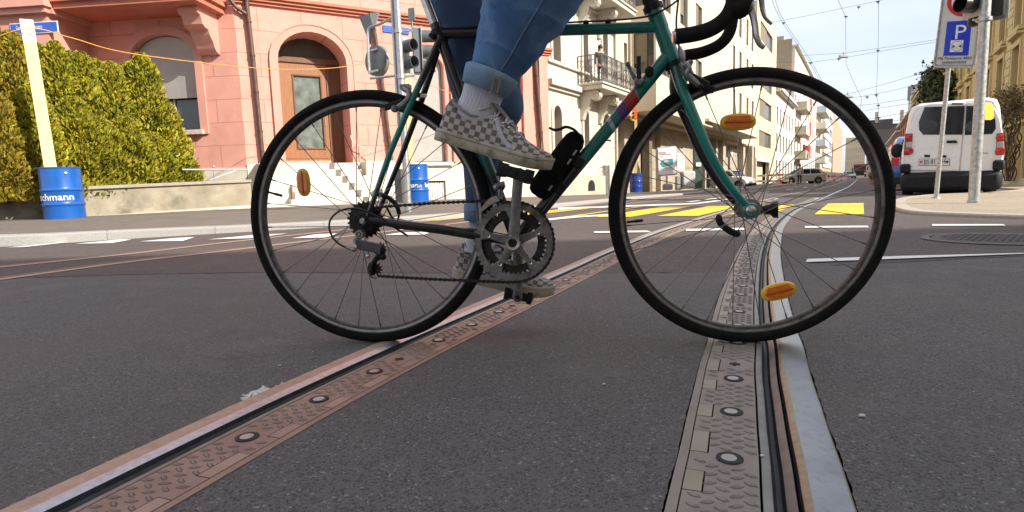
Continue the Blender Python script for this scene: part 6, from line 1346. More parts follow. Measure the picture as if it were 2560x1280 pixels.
# small distant figures -------------------------------------------------
skin=M('skin',(.50,.30,.22),.6,var=.05); hairm=M('dark_hair',(.035,.022,.018),.6)
def skinmesh(name,nodes,edges,mat,parent,sub=1,smooth=True,root=0):
    me=bpy.data.meshes.new(name); inv=INV.get(parent.name); vs=[(inv@V(p[:3]) if inv else V(p[:3])) for p in nodes]
    me.from_pydata([tuple(q) for q in vs],edges,[]); me.materials.append(mat); o=bpy.data.objects.new(name,me); col.objects.link(o); o.parent=parent; INV[o.name]=inv
    md=o.modifiers.new('skin','SKIN'); md.use_smooth_shade=True; 
    for i,p in enumerate(nodes): d=me.skin_vertices[0].data[i]; d.radius=(p[3],p[4] if len(p)>4 else p[3]); d.use_root=(i==root)
    if sub: q=o.modifiers.new('sub','SUBSURF'); q.levels=sub; q.render_levels=sub
    return o
def figure(lab,P,h,rz,coat,legs,nm='person',cat='person'):
    root=thing(nm,lab,cat,P,rz); T=xf(P,rz); k=h/1.7
    def n(x,y,z,r,r2=None): q=T@V((x*k,y*k,z*k)); return (q.x,q.y,q.z,r*k,(r2 or r)*k)
    N=[n(0,0,.92,.13,.10),n(0,0,1.15,.12,.09),n(0,0,1.36,.15,.09),n(0,0,1.46,.055),n(0,.01,1.52,.06),n(0,.01,1.60,.085,.095),n(0,.01,1.66,.06)]
    E=[(0,1),(1,2),(2,3),(3,4),(4,5),(5,6)]
    for s in(-1,1):
        b=len(N); N+=[n(s*.09,0,.84,.08),n(s*.10,.03*s,.48,.052),n(s*.10,.0,.09,.036),n(s*.10,.12,.03,.033)]; E+=[(0,b),(b,b+1),(b+1,b+2),(b+2,b+3)]
        b=len(N); N+=[n(s*.19,0,1.38,.05),n(s*.23,.0,1.12,.038),n(s*.22,.08,.88,.03),n(s*.22,.1,.80,.028)]; E+=[(2,b),(b,b+1),(b+1,b+2),(b+2,b+3)]
    skinmesh('body',N,E,skin,root)
    N=[n(0,0,.86,.165,.13),n(0,0,1.15,.15,.115),n(0,0,1.38,.17,.11),n(0,0,1.45,.08)]; E=[(0,1),(1,2),(2,3)]
    for s in(-1,1): b=len(N); N+=[n(s*.20,0,1.38,.065),n(s*.235,0,1.12,.055),n(s*.225,.07,.90,.045)]; E+=[(2,b),(b,b+1),(b+1,b+2)]
    skinmesh('coat',N,E,coat,root)
    N=[n(0,0,.90,.13,.11)]; E=[]
    for s in(-1,1): b=len(N); N+=[n(s*.09,0,.80,.085),n(s*.10,.03*s,.48,.06),n(s*.10,0,.10,.045)]; E+=[(0,b),(b,b+1),(b+1,b+2)]
    skinmesh('trousers',N,E,legs,root)
    m=MB(); m.T=T; m.ell(V((0,-.02*k,1.62*k)),(.11*k,.12*k,.12*k),12,8); m.ell(V((0,-.07*k,1.50*k)),(.09*k,.05*k,.13*k),10,6); m.build('hair',hairm,root)
    m=MB(); m.T=T
    for s in(-1,1): m.ell(V((s*.1*k,.06*k,.03*k)),(.045*k,.13*k,.035*k),8,6)
    m.build('shoes',blackp,root); return root
wm=figure('woman with long dark hair, pale jacket and black trousers crossing the street',GG(1998.5,463),1.68,R(165),M('pale_tweed',(.34,.30,.26),.9,c2=(.5,.46,.42),scale=20),M('black_cloth',(.012,.012,.014),.9))
P=GG(2006,458); m=MB(); m.ell(P+V((-.15,-.8,.85)),(.2,.12,.24),12,8); tag(m.build('carrier_bag',sigw,at=P),'white plastic carrier bag in the hand of the woman','bag')
zz=FS.W(sb0+.9,-.5,zsl+.14); figure('person in a dark jacket standing on the iron balcony of the white house',zz,1.55,R(190),M('dark_olive_cloth',(.06,.06,.05),.9),M('dark_trousers',(.03,.03,.035),.9))
q=FS.W(cpx(1771,.5),.5,-.25); figure('dark haired person standing in the glazed recess under the overhang',q,1.5,R(180),M('brown_cloth',(.06,.045,.035),.9),bpy.data.materials['black_cloth'])
# ================================================================ the bicycle
YAW=R(-7.65); BU=V((math.cos(YAW),math.sin(YAW),0)); BN=V((-math.sin(YAW),math.cos(YAW),0)); UP=V((0,0,1))
FCt=V((.581,1.4254,0)); RCt=FCt-BU*.9681; WR=.337
def BP(px,py,lat=0): return onplane(px,py,FCt+BN*lat,BN)
bike=thing('road_bicycle','green steel racing bicycle with drop handlebar ridden across the tram rails','bicycle',(RCt+FCt)/2)
def uvmat(name,c,rough=.35,coat=.5):
    m=M(name,c,rough,var=.10,scale=14,coat=coat,dirt=(.02,.03,.025,.55),dscale=22); nt=m.node_tree;N=nt.nodes;L=nt.links;b=N['Principled BSDF']
    src=b.inputs['Base Color'].links[0].from_socket; uv=N.new('ShaderNodeUVMap'); uv.uv_map='UVMap'; sp_=N.new('ShaderNodeSeparateXYZ'); L.new(uv.outputs[0],sp_.inputs[0])
    nz=N.new('ShaderNodeTexNoise'); nz.inputs['Scale'].default_value=60; tc=N.new('ShaderNodeTexCoord'); L.new(tc.outputs['Object'],nz.inputs['Vector'])
    ad=N.new('ShaderNodeMath'); ad.operation='MULTIPLY_ADD'; ad.inputs[1].default_value=.5; L.new(nz.outputs['Fac'],ad.inputs[0]); L.new(sp_.outputs['X'],ad.inputs[2])
    rg=N.new('ShaderNodeMapRange'); rg.inputs['From Min'].default_value=.45; rg.inputs['From Max'].default_value=1.05; L.new(ad.outputs[0],rg.inputs['Value'])
    mx=N.new('ShaderNodeMix'); mx.data_type='RGBA'; L.new(rg.outputs['Result'],mx.inputs['Factor']); L.new(src,mx.inputs['A']); mx.inputs['B'].default_value=(.006,.0065,.006,1); L.new(mx.outputs['Result'],b.inputs['Base Color']); return m
green=uvmat('bottle_green_paint',(.0,.215,.175))
class FB_(MB):
    def ft(s,pts,r,fade,n=14,seg=14):
        if s.uv is None: s.uv=[]
        pts=[V(p) for p in pts]
        if len(pts)==2: pts=[pts[0].lerp(pts[1],i/seg) for i in range(seg+1)]
        k=len(pts); rs=r if isinstance(r,(list,tuple)) else [r]*k
        if len(rs)!=k: rs=[rs[0]+(rs[-1]-rs[0])*i/(k-1) for i in range(k)]
        s.tube(pts,rs,n)
        for i in range(k):
            f=fade(i/(k-1)) if callable(fade) else fade; s.uv+=[(f,0)]*n
        return s
def ramp(*kv): 
    def f(t):
        for (a,x),(b,y) in zip(kv,kv[1:]):
            if t<=b: return x+(y-x)*(t-a)/max(1e-6,b-a)
        return kv[-1][1]
    return f
HTt,HTb=BP(1634,24),BP(1684,158); BB=BP(1290,601); STt=BP(1097,86); 
m=FB_(); m.ft([HTt,HTb],.0185,ramp((0,0),(1,0))); m.ft([BP(1645,68),BP(1096,84)],.0137,ramp((0,0),(.42,0),(.55,.9),(1,1)),seg=20)
m.ft([BP(1672,138),BB],.0168,ramp((0,0),(.52,0),(.64,1),(1,1)),seg=24); m.ft([BP(1088,60),BB],.0145,ramp((0,1),(.28,1),(.4,.5),(.6,.5),(.8,1),(1,1)),seg=20)
# lugs and bottom bracket
m.ft([HTt+(HTb-HTt)*.08,HTt+(HTb-HTt)*.36],.0197,.1,seg=3); m.ft([HTt+(HTb-HTt)*.68,HTt+(HTb-HTt)*.94],.0197,.1,seg=3)
m.ft([BB-BN*.036,BB+BN*.036],.0205,1,seg=3)
def stay(px,lat): return [BP(p[0],p[1],l) for p,l in px]
DOn,DOf=BP(916,548,-.062),BP(936,548,.062)
fs_=ramp((0,1),(.28,.9),(.42,0),(.75,.1),(.9,.9),(1,1))
m.ft([BP(1101,92,-.012),BP(1062,182,-.026),BP(1023,268,-.036),BP(972,390,-.052),BP(920,540,-.062)],[.0085,.0085,.0082,.0075,.0062],fs_)
m.ft([BP(1103,94,.012),BP(1074,190,.026),BP(1046,275,.036),BP(1000,400,.052),BP(942,540,.062)],[.0085,.0085,.0082,.0075,.0062],ramp((0,1),(1,1)))
m.ft([BP(1045,238,-.032),BP(1062,238,.032)],.0065,.9,seg=3)
m.ft([BP(925,549,-.062),BP(1000,562,-.06),BP(1100,573,-.045),BB-BN*.028],[.0085,.011,.0125,.0125],ramp((0,1),(.55,1),(.8,.55),(1,.8)))
m.ft([BP(942,549,.062),BP(1010,560,.06),BP(1110,572,.045),BB+BN*.028],[.0085,.0105,.012,.012],1)
m.build('frame',green,bike,smooth=60)
blacks=M('black_painted_steel',(.007,.007,.0075),.5,dirt=(.035,.03,.025,.4),dscale=30,spec=.35); alu=M('worn_aluminium',(.22,.215,.21),.42,.8,c2=(.34,.335,.33),scale=40,dirt=(.055,.05,.045,.8),dscale=28); aluc=M('polished_aluminium',(.55,.55,.55),.22,.9,dirt=(.2,.19,.18,.5),dscale=25)
greasy=M('greasy_steel',(.014,.013,.012),.5,.4,c2=(.045,.04,.037),scale=90,bump=.0006,bscale=200); rub=M('black_rubber_tape',(.007,.0065,.0065),.85,spec=.25,c2=(.014,.013,.0125),scale=50,bump=.0012,bscale=120)
cablem=M('cable_housing',(.018,.017,.017),.5)
# dropouts
for P,s in((DOn,-1),(DOf,1)):
    m=MB(); m.obox(P+UP*.002,BU*.02,UP*.016,BN*.0022); m.build('dropout',blacks,bike,bevel=.002)
# fork
def fork_blade(lat): return [BP(1690,168,lat*.45),BP(1703,215,lat*.6),BP(1722,262,lat*.75),BP(1747,320,lat*.88),BP(1776,385,lat),BP(1808,440,lat),BP(1843,487,lat),BP(1878,524,lat)]
for lat,fd in((-.048,ramp((0,.75),(.12,.25),(.5,.15),(1,.15))),(.048,ramp((0,1),(1,1)))):
    pts=fork_blade(-.048) if lat<0 else [p+BN*(lat+.048) if i>0 else p for i,p in enumerate(fork_blade(-.048))]
    m=FB_(); m.ft(catmull(pts,4),[.0150,.0075],fd); 
    if lat<0: fk=m.build('fork',green,bike,smooth=60)
    else: m.build('fork_blade',green,fk,smooth=60)
hx=(HTb-HTt).normalized()
m=MB(); m.obox(HTb+hx*.035,BU*.018,BN*.036,hx*.014); m.build('fork_crown',blacks,fk,bevel=.008)
m=MB(); m.cyl(HTb-hx*.004,HTb+hx*.010,.0235,n=24); m.cyl(HTb+hx*.010,HTb+hx*.020,.0205,n=24); m.build('lower_headset',blacks,bike); m=MB(); m.cyl(HTt+hx*.002,HTt-hx*.010,.0235,.0235,24); m.cyl(HTt-hx*.010,HTt-hx*.02,.020,.017,24); m.cyl(HTt-hx*.02,HTt-hx*.03,.019,.019,8); m.build('headset',blacks,bike)
STEM=HTt-hx*.10; m=MB(); m.cyl(HTt-hx*.03,STEM,.0112,n=16); barc=STEM+BU*.09+UP*.012; m.cyl(STEM,barc,.0135,n=16); m.cyl(barc-BN*.02,barc+BN*.02,.018,n=16); m.build('stem',alu,bike)
# fade bands on the down tube
dd=(BB-BP(1672,138)).normalized(); Dt=BP(1672,138); 
def band(px0,py0,px1,py1,mt):
    a=(BP(px0,py0)-Dt).dot(dd); b=(BP(px1,py1)-Dt).dot(dd); e1=UP-dd*UP.dot(dd); e1.normalize(); e2=dd.cross(e1); n=20; m=MB(); vs=[]
    for t in(a,b):
        for k in range(n): th=2*PI*k/n; vs.append(Dt+dd*(t-math.cos(th)*.007)+(e1*math.cos(th)+e2*math.sin(th))*.01715)
    m.add(vs,[(k,(k+1)%n,(k+1)%n+n,k+n) for k in range(n)]); m.build('paint_band',mt,bike,smooth=60)
band(1589,237,1566,267,M('band_red',(.45,.02,.015),.35,coat=.4)); band(1565,268,1548,291,M('band_purple',(.12,.03,.20),.35,coat=.4)); band(1531,307,1526,318,M('band_white',(.45,.46,.48),.35,coat=.4)); band(1590,235,1588.5,237,bpy.data.materials['band_white']) 
m=MB(); q=BP(1624,180,-.0165); m.ell(q,(.012,.003,.014),10,6); m.build('cable_stop_cover',blacks,bike)
# wheels
tyreb=M('bicycle_tyre',(.0065,.006,.006),.9,c2=(.013,.012,.011),scale=60,bump=.0010,bscale=300,dirt=(.035,.03,.026,.3),dscale=18,spec=.2)
rima=M('dirty_rim',(.05,.047,.045),.5,.4,c2=(.11,.105,.10),scale=60,dirt=(.07,.065,.06,.7),dscale=35); spokem=M('spoke_steel',(.20,.19,.18),.4,.8); amber=M('amber_reflector',(.85,.24,.01),.22,c2=(.72,.15,.005),scale=40,coat=.7); amberm=M('amber_reflector_edge',(.90,.50,.02),.25,coat=.6)
def bwheel(name,C,phase,valve_ang,lab=None,cassette=False):
    w=MB(); prof=[]
    for k in range(16): t=2*PI*k/16; prof.append((.3205+.0165*math.cos(t),.0155*math.sin(t)))
    w.lathe(prof,C,ax=BN,n=128,closed=True,u=BU); root=w.build('wheel',tyreb,bike,smooth=60)
    if lab: root['label']=lab
    m=MB(); m.lathe([(.3115,-.0118),(.3085,-.0120),(.301,-.0110),(.2955,-.0085),(.2935,-.004),(.2935,.004),(.2955,.0085),(.301,.0110),(.3085,.0120),(.3115,.0118),(.308,.006),(.308,-.006)],C,ax=BN,n=128,closed=True,u=BU); m.build('rim',rima,root,smooth=40)
    m=MB(); m.lathe([(.3075,-.0124),(.3015,-.0114),(.3015,-.0110),(.3075,-.0120)],C,ax=BN,n=128,closed=True,u=BU); m.build('brake_track',M('brake_track_alloy',(.36,.355,.35),.4,.8,dirt=(.08,.075,.07,.8),dscale=22),root,smooth=0)
    m=MB(); m.cyl(C-BN*.030,C+BN*.030,.012,n=16); 
    for s in(-1,1): m.lathe([(.010,-.004),(.024,-.0015),(.024,.0015),(.010,.004)],C+BN*s*.033,ax=BN*s,n=24); m.cyl(C+BN*s*.033,C+BN*s*.046,.011,.009,16)
    m.cyl(C-BN*.062,C+BN*.062,.0045,n=10); m.build('hub',greasy if cassette else alu,root)
    for i in range(28):
        s=-1 if i%2 else 1; a=2*PI*i/28+phase; dish=.6 if False else 1
        off=(1 if (i//2)%2 else -1)*1.15
        hb_=C+BN*(s*.033)+(BU*math.cos(a+off)+UP*math.sin(a+off))*.0225; rm_=C+BN*(s*.003)+(BU*math.cos(a)+UP*math.sin(a))*.2940
        m=MB(); m.cyl(hb_,rm_,.00115,n=6); d=(rm_-hb_).normalized(); m.cyl(rm_-d*.012,rm_+d*.002,.0021,n=6); m.build('spoke',spokem,root)
    d=BU*math.cos(valve_ang)+UP*math.sin(valve_ang); m=MB(); m.cyl(C+d*.292,C+d*.272,.003,n=8); m.cyl(C+d*.272,C+d*.252,.0042,.0036,n=8); m.build('valve',blacks,root); return root
HF=FCt+UP*WR; HR=RCt+UP*WR
wr_=bwheel('rear_wheel',HR,.05,math.atan2(498-560,-(905-715)) if False else PI-.28+.0,'rear wheel with the gear cassette',True)
wf_=bwheel('front_wheel',HF,.12,PI+.09,'front wheel standing on the bright rail')
def reflector(px,py,hw,hh,ang,par,lat=-.008,end=.2):
    c=BP(px,py,lat); ca,sa=math.cos(ang),math.sin(ang); e1=BU*ca+UP*sa; e2=-BU*sa+UP*ca; m=MB(); n=28
    def el(f): return [c+e1*hw*f*math.copysign(abs(math.cos(t))**.8,math.cos(t))+e2*hh*f*math.copysign(abs(math.sin(t))**.8,math.sin(t)) for t in [2*PI*k/n for k in range(n)]]
    m.loft([[p+BN*.004 for p in el(.96)],[p for p in el(1)],[p-BN*.004 for p in el(.97)],[p-BN*.0062 for p in el(.86)]]); o=m.build('reflector',amberm,par,smooth=50)
    m=MB(); 
    for s,a,b in((1,.08,.72),(-1,.08,.72)): m.prism([c-BN*.0062+e1*x+e2*y for x,y in((-hw*.72,s*hh*.12),(hw*.72,s*hh*.12),(hw*.60,s*hh*.7),(-hw*.60,s*hh*.7))],-BN*.0016)
    m.build('reflector_lens',amber,o,bevel=.0008); m=MB(); m.obox(c-BN*.0075,e1*hw*.8,e2*hh*.10,BN*.002); m.build('reflector_rib',M('deep_amber',(.60,.10,.005),.3,coat=.5),o,bevel=.0008); return o
reflector(759,456,.0375,.0185,PI/2+.02,wr_); reflector(1845,305,.042,.0205,.0,wf_); reflector(1946,728,.042,.0215,R(14),wf_)
# black clip lamps among the front spokes
m=MB(); m.loft([[BP(1897+a*0,525+b*9,-.0+c*.012) for a,b,c in [(0,math.cos(t),math.sin(t)) for t in [2*PI*k/12 for k in range(12)]]],[BP(1925,523+math.cos(t)*13,math.sin(t)*.016) for t in [2*PI*k/12 for k in range(12)]],[BP(1934,524+math.cos(t)*21,math.sin(t)*.021) for t in [2*PI*k/12 for k in range(12)]],[BP(1946,524+math.cos(t)*21,math.sin(t)*.021) for t in [2*PI*k/12 for k in range(12)]]]); m.build('clip_lamp',blacks,wf_,smooth=40)
m=MB(); m.tube(catmull([BP(1796,536,-.004),BP(1800,556,-.004),BP(1818,573,-.004),BP(1837,583,-.004),BP(1851,585,-.004)],3),[.004]+[.0085]*11+[.004],8); m.build('rubber_strip',blacks,wf_)
# nuts
m=MB(); q=BP(1878,526,-.062); m.lathe([(.0001,.012),(.006,.010),(.0085,.003),(.0125,.001),(.0125,-.004)],q,ax=-BN,n=20); m.build('axle_nut',aluc,fk)
m=MB(); q=BP(1878,526,-.056); m.lathe([(.0001,.004),(.016,.004),(.018,0),(.018,-.006)],q,ax=-BN,n=20); m.build('fork_end',green,fk)
# cassette and chainset
def gear(c,ax,r,teeth,th,mat,name,par,holes=False,inner=.0):
    m=MB(); a_,b_=basis(ax); n=teeth*4; out=[]
    for k in range(n): t=2*PI*k/n; rr_=r+(.0035 if k%4 in(1,2) else -.0025); out.append(c+(a_*math.cos(t)+b_*math.sin(t))*rr_)
    if inner:
        inn=[c+(a_*math.cos(2*PI*k/n)+b_*math.sin(2*PI*k/n))*inner for k in range(n)]
        vs=[p-ax*th for p in out]+[p-ax*th for p in inn]+[p+ax*th for p in out]+[p+ax*th for p in inn]; fs=[]
        for k in range(n): j=(k+1)%n; fs+=[(k,j,n+j,n+k),(2*n+k,3*n+k,3*n+j,2*n+j),(k,2*n+k,2*n+j,j),(n+k,n+j,3*n+j,3*n+k)]
        m.add(vs,fs)
    else: m.prism([p-ax*th for p in out],ax*2*th)
    return m.build(name,mat,par,smooth=0)
CX=HR-BN*.040
cas=thing('x','','') if False else None
cs=gear(CX+BN*.012,BN,.046,22,.0012,greasy,'cassette',bike)
for i,(r_,tt) in enumerate(((.041,20),(.037,18),(.033,16),(.029,14))): gear(CX+BN*(.008-.0045*i),BN,r_,tt,.0012,greasy,'sprocket',cs)
m=MB(); m.lathe([(.0001,.004),(.018,.004),(.02,0)],CX-BN*.016,ax=-BN,n=20); m.build('freewheel_body',blacks,cs)
m=MB(); q=BP(907,553,-.068); m.lathe([(.0001,.008),(.006,.008),(.0095,.003),(.0095,-.004)],q,ax=-BN,n=8); m.build('axle_nut',aluc,bike)
# chain guard disc piece behind the stays
m=MB(); m.tube(catmull([BP(938,487,.01),BP(955,487,.01),BP(975,497,.01),BP(992,515,.01),BP(998,535,.01)],4),.0062,8); m.tube(catmull([BP(998,535,.01),BP(992,556,.01),BP(978,540,.01),BP(968,520,.01)],4),.003,6); m.build('spoke_guard',blacks,wr_)
RG=BB-BN*.046
crank=gear(RG,BN,.1005,52,.0014,alu,'chainset',bike,inner=.083)
gear(RG+BN*.008,BN,.080,42,.0012,greasy,'inner_chainring',crank,inner=.060)
e1,e2=BU,UP
m=MB()
for k in range(5):
    a=R(92)+k*2*PI/5; d=e1*math.cos(a)+e2*math.sin(a); t=e1*-math.sin(a)+e2*math.cos(a)
    m.prism([RG-BN*.002+d*.015+t*.011,RG-BN*.002+d*.060+t*.0075,RG-BN*.002+d*.078+t*.014,RG-BN*.002+d*.086+t*.020,RG-BN*.002+d*.086-t*.020,RG-BN*.002+d*.078-t*.014,RG-BN*.002+d*.060-t*.0075,RG-BN*.002+d*.015-t*.011],BN*.006)
m.build('spider',alu,crank,bevel=.0015)
for k in range(5):
    a=R(92)+k*2*PI/5; d=e1*math.cos(a)+e2*math.sin(a); m=MB(); m.lathe([(.0025,.002),(.0055,.003),(.0062,0),(.0062,-.004)],RG-BN*.003+d*.066,ax=-BN,n=12); m.build('chainring_bolt',aluc,crank)
PT=BP(1296,434,-.075); RGn=RG-BN*.012
def crankarm(a,b,mat,name,w0=.0165,w1=.0125):
    d=(b-a); L_=d.length; d.normalize(); t=d.cross(BN).normalized(); m=MB(); rings=[]
    for s,w,th in((-.016,.008,.006),(-.010,.015,.007),(0,.0175,.008),(.02,.0145,.0075),(L_*.5,.0125,.007),(L_-.016,.0125,.0065),(L_,.0150,.0065),(L_+.009,.012,.006),(L_+.014,.006,.005)):
        c=a+d*s; rings.append([c+t*w*math.cos(q)+BN*th*math.copysign(abs(math.sin(q))**.6,math.sin(q)) for q in [2*PI*k/14 for k in range(14)]])
    m.loft(rings); return m.build(name,mat,crank,smooth=50)
crankarm(RGn,PT,alu,'crank_arm'); 
m=MB(); m.lathe([(.0001,.0),(.0115,.0),(.0115,.006),(.0175,.007),(.0195,.0)],RGn-BN*.007,ax=-BN,n=24); m.build('crank_bolt',aluc,crank); m=MB(); m.lathe([(.0001,.0),(.0110,.0)],RGn-BN*.0085,ax=-BN,n=16); m.build('bolt_recess_dark',tar,crank)
FBa=BB+BN*.052; PB=BP(1294,742,.062); crankarm(FBa,PB,alu,'crank_arm')
m=MB(); m.lathe([(.0001,.0),(.006,.0),(.0068,-.002)],PB-BN*.0075,ax=-BN,n=16); m.build('pedal_hole',tar,crank)
def pedal(P,out,tilt):
    d=BU*math.cos(tilt)+UP*math.sin(tilt); t=d.cross(BN)*-1; c=P+BN*out*.05; m=MB(); m.cyl(P-BN*out*.004,P+BN*out*.1,.006,n=10)
    for s in(-1,1): m.obox(c+BN*out*.0+d*s*.032,d*.007,BN*.042,t*.0165)
    for s in(-1,1): m.obox(c+BN*s*.040,d*.034,BN*.004,t*.011)
    m.obox(c,d*.027,BN*.036,t*.013)
    for s in(-1,1):
        for k in range(4): m.obox(c+d*s*.034+BN*(k-1.5)*.022+t*.013,d*.004,BN*.005,t*.003)
    return m.build('pedal',blacks,crank,bevel=.0015)
pedal(PT,-1,R(-17)); pedal(PB,1,R(-13))
# chain
def chain(pts,name):
    P=[V(p) for p in pts]; c=[0]
    for a,b in zip(P,P[1:]): c.append(c[-1]+(b-a).length)
    m=MB(); n=int(c[-1]/.0127)
    for k in range(n):
        s=(k+.5)*.0127; i=0
        while c[i+1]<s: i+=1
        d=(P[i+1]-P[i]).normalized(); q=P[i]+d*(s-c[i]); t=d.cross(BN).normalized(); w=.0034 if k%2 else .0028
        for sd_ in((-1,1) if k%2 else (-1,1)):
            m.prism([q+BN*sd_*w+d*x*.0078+t*y*.0042 for x,y in((-1,-.5),(-.7,-1),(-.2,-.55),(.2,-.55),(.7,-1),(1,-.5),(1,.5),(.7,1),(.2,.55),(-.2,.55),(-.7,1),(-1,.5))],BN*sd_*.0009)
        m.cyl(q-d*.00635-BN*.0045,q-d*.00635+BN*.0045,.0022,n=6)
    return m.build(name,greasy,bike,smooth=0)
La=-.046
arc=[RG+ (BU*math.cos(a)+UP*math.sin(a))*.1015 for a in [R(98-12*k) for k in range(17)]]
low=[BP(1285,706,La),BP(1200,703,La),BP(1080,698,La),BP(946,690,La)]
CHp=[BP(930,521,La),BP(960,517,La),BP(1080,508,La),BP(1215,502,La)]+arc+low
chain(CHp,'chain')
# rear derailleur
m=MB(); q=BP(901,585,-.066); m.lathe([(.0001,.010),(.004,.010),(.0062,.006),(.0062,.010),(.0105,.010),(.012,.002),(.012,-.006)],q,ax=-BN,n=20); rd=m.build('rear_derailleur',alu,bike)
m=MB(); m.loft([[BP(a,b,-.066+l*.011) for a,b,l in r_] for r_ in ([(886,596,-1),(893,622,-1),(893,622,1),(886,596,1)],[(905,600,-1),(902,625,-1),(902,625,1),(905,600,1)],[(935,606,-1),(930,630,-1),(930,630,1),(935,606,1)],[(955,612,-1),(950,640,-1),(950,640,1),(955,612,1)])]); m.build('parallelogram',M('grey_anodised',(.13,.13,.15),.35,.7,dirt=(.05,.05,.05,.5),dscale=30),rd,bevel=.003)
m=MB(); m.ell(BP(950,625,-.064),(.015,.013,.017),14,10); m.ell(BP(957,641,-.064),(.009,.010,.010),10,8); m.build('knuckle',blacks,rd)
m=MB(); m.tube(catmull([BP(889,608,-.066),BP(894,592,-.066),BP(902,582,-.064)],3),.008,8); m.build('hanger_link',alu,rd)
m=MB(); m.tube([BP(866,619,-.066),BP(880,622,-.066),BP(892,624,-.066)],.0045,8); m.ell(BP(884,624,-.068),(.008,.006,.006),8,6); m.build('barrel_adjuster',alu,rd)
m=MB(); m.cyl(BP(919,628,-.07),BP(920,644,-.07),.0035,n=8); m.ell(BP(920,640,-.070),(.006,.006,.006),8,6); m.build('limit_screw',aluc,rd)
cg=[BP(950,640,-.052),BP(938,650,-.052),BP(928,672,-.052),BP(931,688,-.052)]
m=MB(); m.bar(BP(953,632,-.054),BP(938,676,-.054),.002,.020,up=BN) if 0 else m.tube(catmull(cg,4),[.009,.0085,.008,.0075,.007,.007,.007,.007,.007,.007,.007,.006,.005][:len(catmull(cg,4))],8); m.build('cage',blacks,rd)
gear(BP(940,672,La),BN,.0148,11,.0022,blacks,'jockey_wheel',rd); gear(BP(951,622,La),BN,.0135,11,.0022,blacks,'jockey_wheel',rd)
m=MB(); m.tube(catmull([BP(931,652,-.05),BP(921,662,-.05),BP(921,680,-.05),BP(930,692,-.05),BP(942,694,-.05)],3),.0035,6); m.build('cage_plate',alu,rd)
m=MB(); m.tube(catmull([BP(1020,590,-.06),BP(987,569,-.064),BP(960,549,-.070),BP(932,536,-.075),BP(905,524,-.078),BP(876,521,-.080),BP(848,528,-.080),BP(828,546,-.078),BP(823,568,-.076),BP(831,592,-.072),BP(848,610,-.069),BP(866,619,-.066)],5),.0026,8); m.build('gear_cable_loop',cablem,bike)
# front derailleur
m=MB(); cg=[(1198,534),(1203,520),(1214,505),(1226,494),(1240,489)]; w_=[3,9,14,17,17]
for lat in(-.056,-.036):
    m.loft([[BP(x,y+w*.0,lat),BP(x+w*.55,y+w*.75,lat),BP(x+w*.55,y+w*.75,lat-.0012),BP(x,y,lat-.0012)] for (x,y),w in zip(cg,w_)])
m.build('front_derailleur',aluc,bike,smooth=40); m=MB(); m.loft([[BP(1238,489,-.056),BP(1258,489,-.056),BP(1258,489,-.03),BP(1238,489,-.03)],[BP(1236,498,-.056),BP(1257,498,-.056),BP(1257,498,-.03),BP(1236,498,-.03)]]); m.build('derailleur_cage_top',alu,bike)
m=MB(); m.ell(BP(1247,468,-.03),(.016,.014,.012),12,8); m.cyl(BP(1240,466,-.04),BP(1262,460,-.04),.008,n=10); m.cyl(BP(1250,470,-.035),BP(1250,490,-.04),.006,n=8); m.build('derailleur_clamp',alu,bike)
# shift levers and boss
m=MB(); q=BP(1598,205,-.02); m.lathe([(.0001,.013),(.006,.013),(.010,.010),(.0125,.004),(.0125,-.006)],q,ax=-BN,n=24); sh=m.build('shifter_boss',alu,bike)
m=MB(); m.tube(catmull([BP(1592,205,.02),BP(1582,186,.022),BP(1573,168,.024),BP(1568,156,.024)],3),[.006,.006,.006,.006,.005,.005,.005,.0055,.006,.006][:10],8); m.build('shift_lever',alu,sh); m=MB(); m.tube([BP(1598,198,-.028),BP(1597,170,-.028),BP(1597,141,-.028)],[.006,.0052,.0055],8); m.build('shift_lever',blacks,sh)
m=MB(); m.tube(catmull([BP(1590,212,-.022),BP(1560,262,-.018),BP(1480,360,-.018),BP(1400,470,-.018),BP(1318,580,-.018)],4),.0011,5); m.build('gear_cable',spokem,bike)
# handlebar
near=[(1688,92,-.20),(1740,84,-.20),(1782,70,-.20),(1814,45,-.20),(1832,12,-.20),(1837,-30,-.20),(1822,-70,-.20),(1790,-92,-.20),(1745,-100,-.19)]
far=[(1712,139,.20),(1755,131,.20),(1795,114,.20),(1820,88,.20),(1830,52,.20),(1831,12,.20),(1822,-22,.20),(1797,-45,.20),(1755,-58,.19)]
Nn=[BP(*p) for p in near]; Nf=[BP(*p) for p in far]
m=MB(); a=catmull(Nn,5); m.tube(a,.0158,14); hb2=m.build('handlebar',rub,bike,smooth=60)
m=MB(); b=catmull(Nf,5); m.tube(b,.0155,14); m.build('handlebar_tape',rub,hb2,smooth=60)
m=MB(); m.tube(catmull([a[-1],barc-BN*.12,barc,barc+BN*.12,b[-1]],5),.0128,12); m.build('bar_top',alu,hb2)
for P0,P1 in((Nn[0],Nn[1]),(Nf[0],Nf[1])): d=(P0-P1).normalized(); m=MB(); m.cyl(P0-d*.002,P0+d*.006,.0135,.012,16); m.build('bar_plug',aluc,hb2)
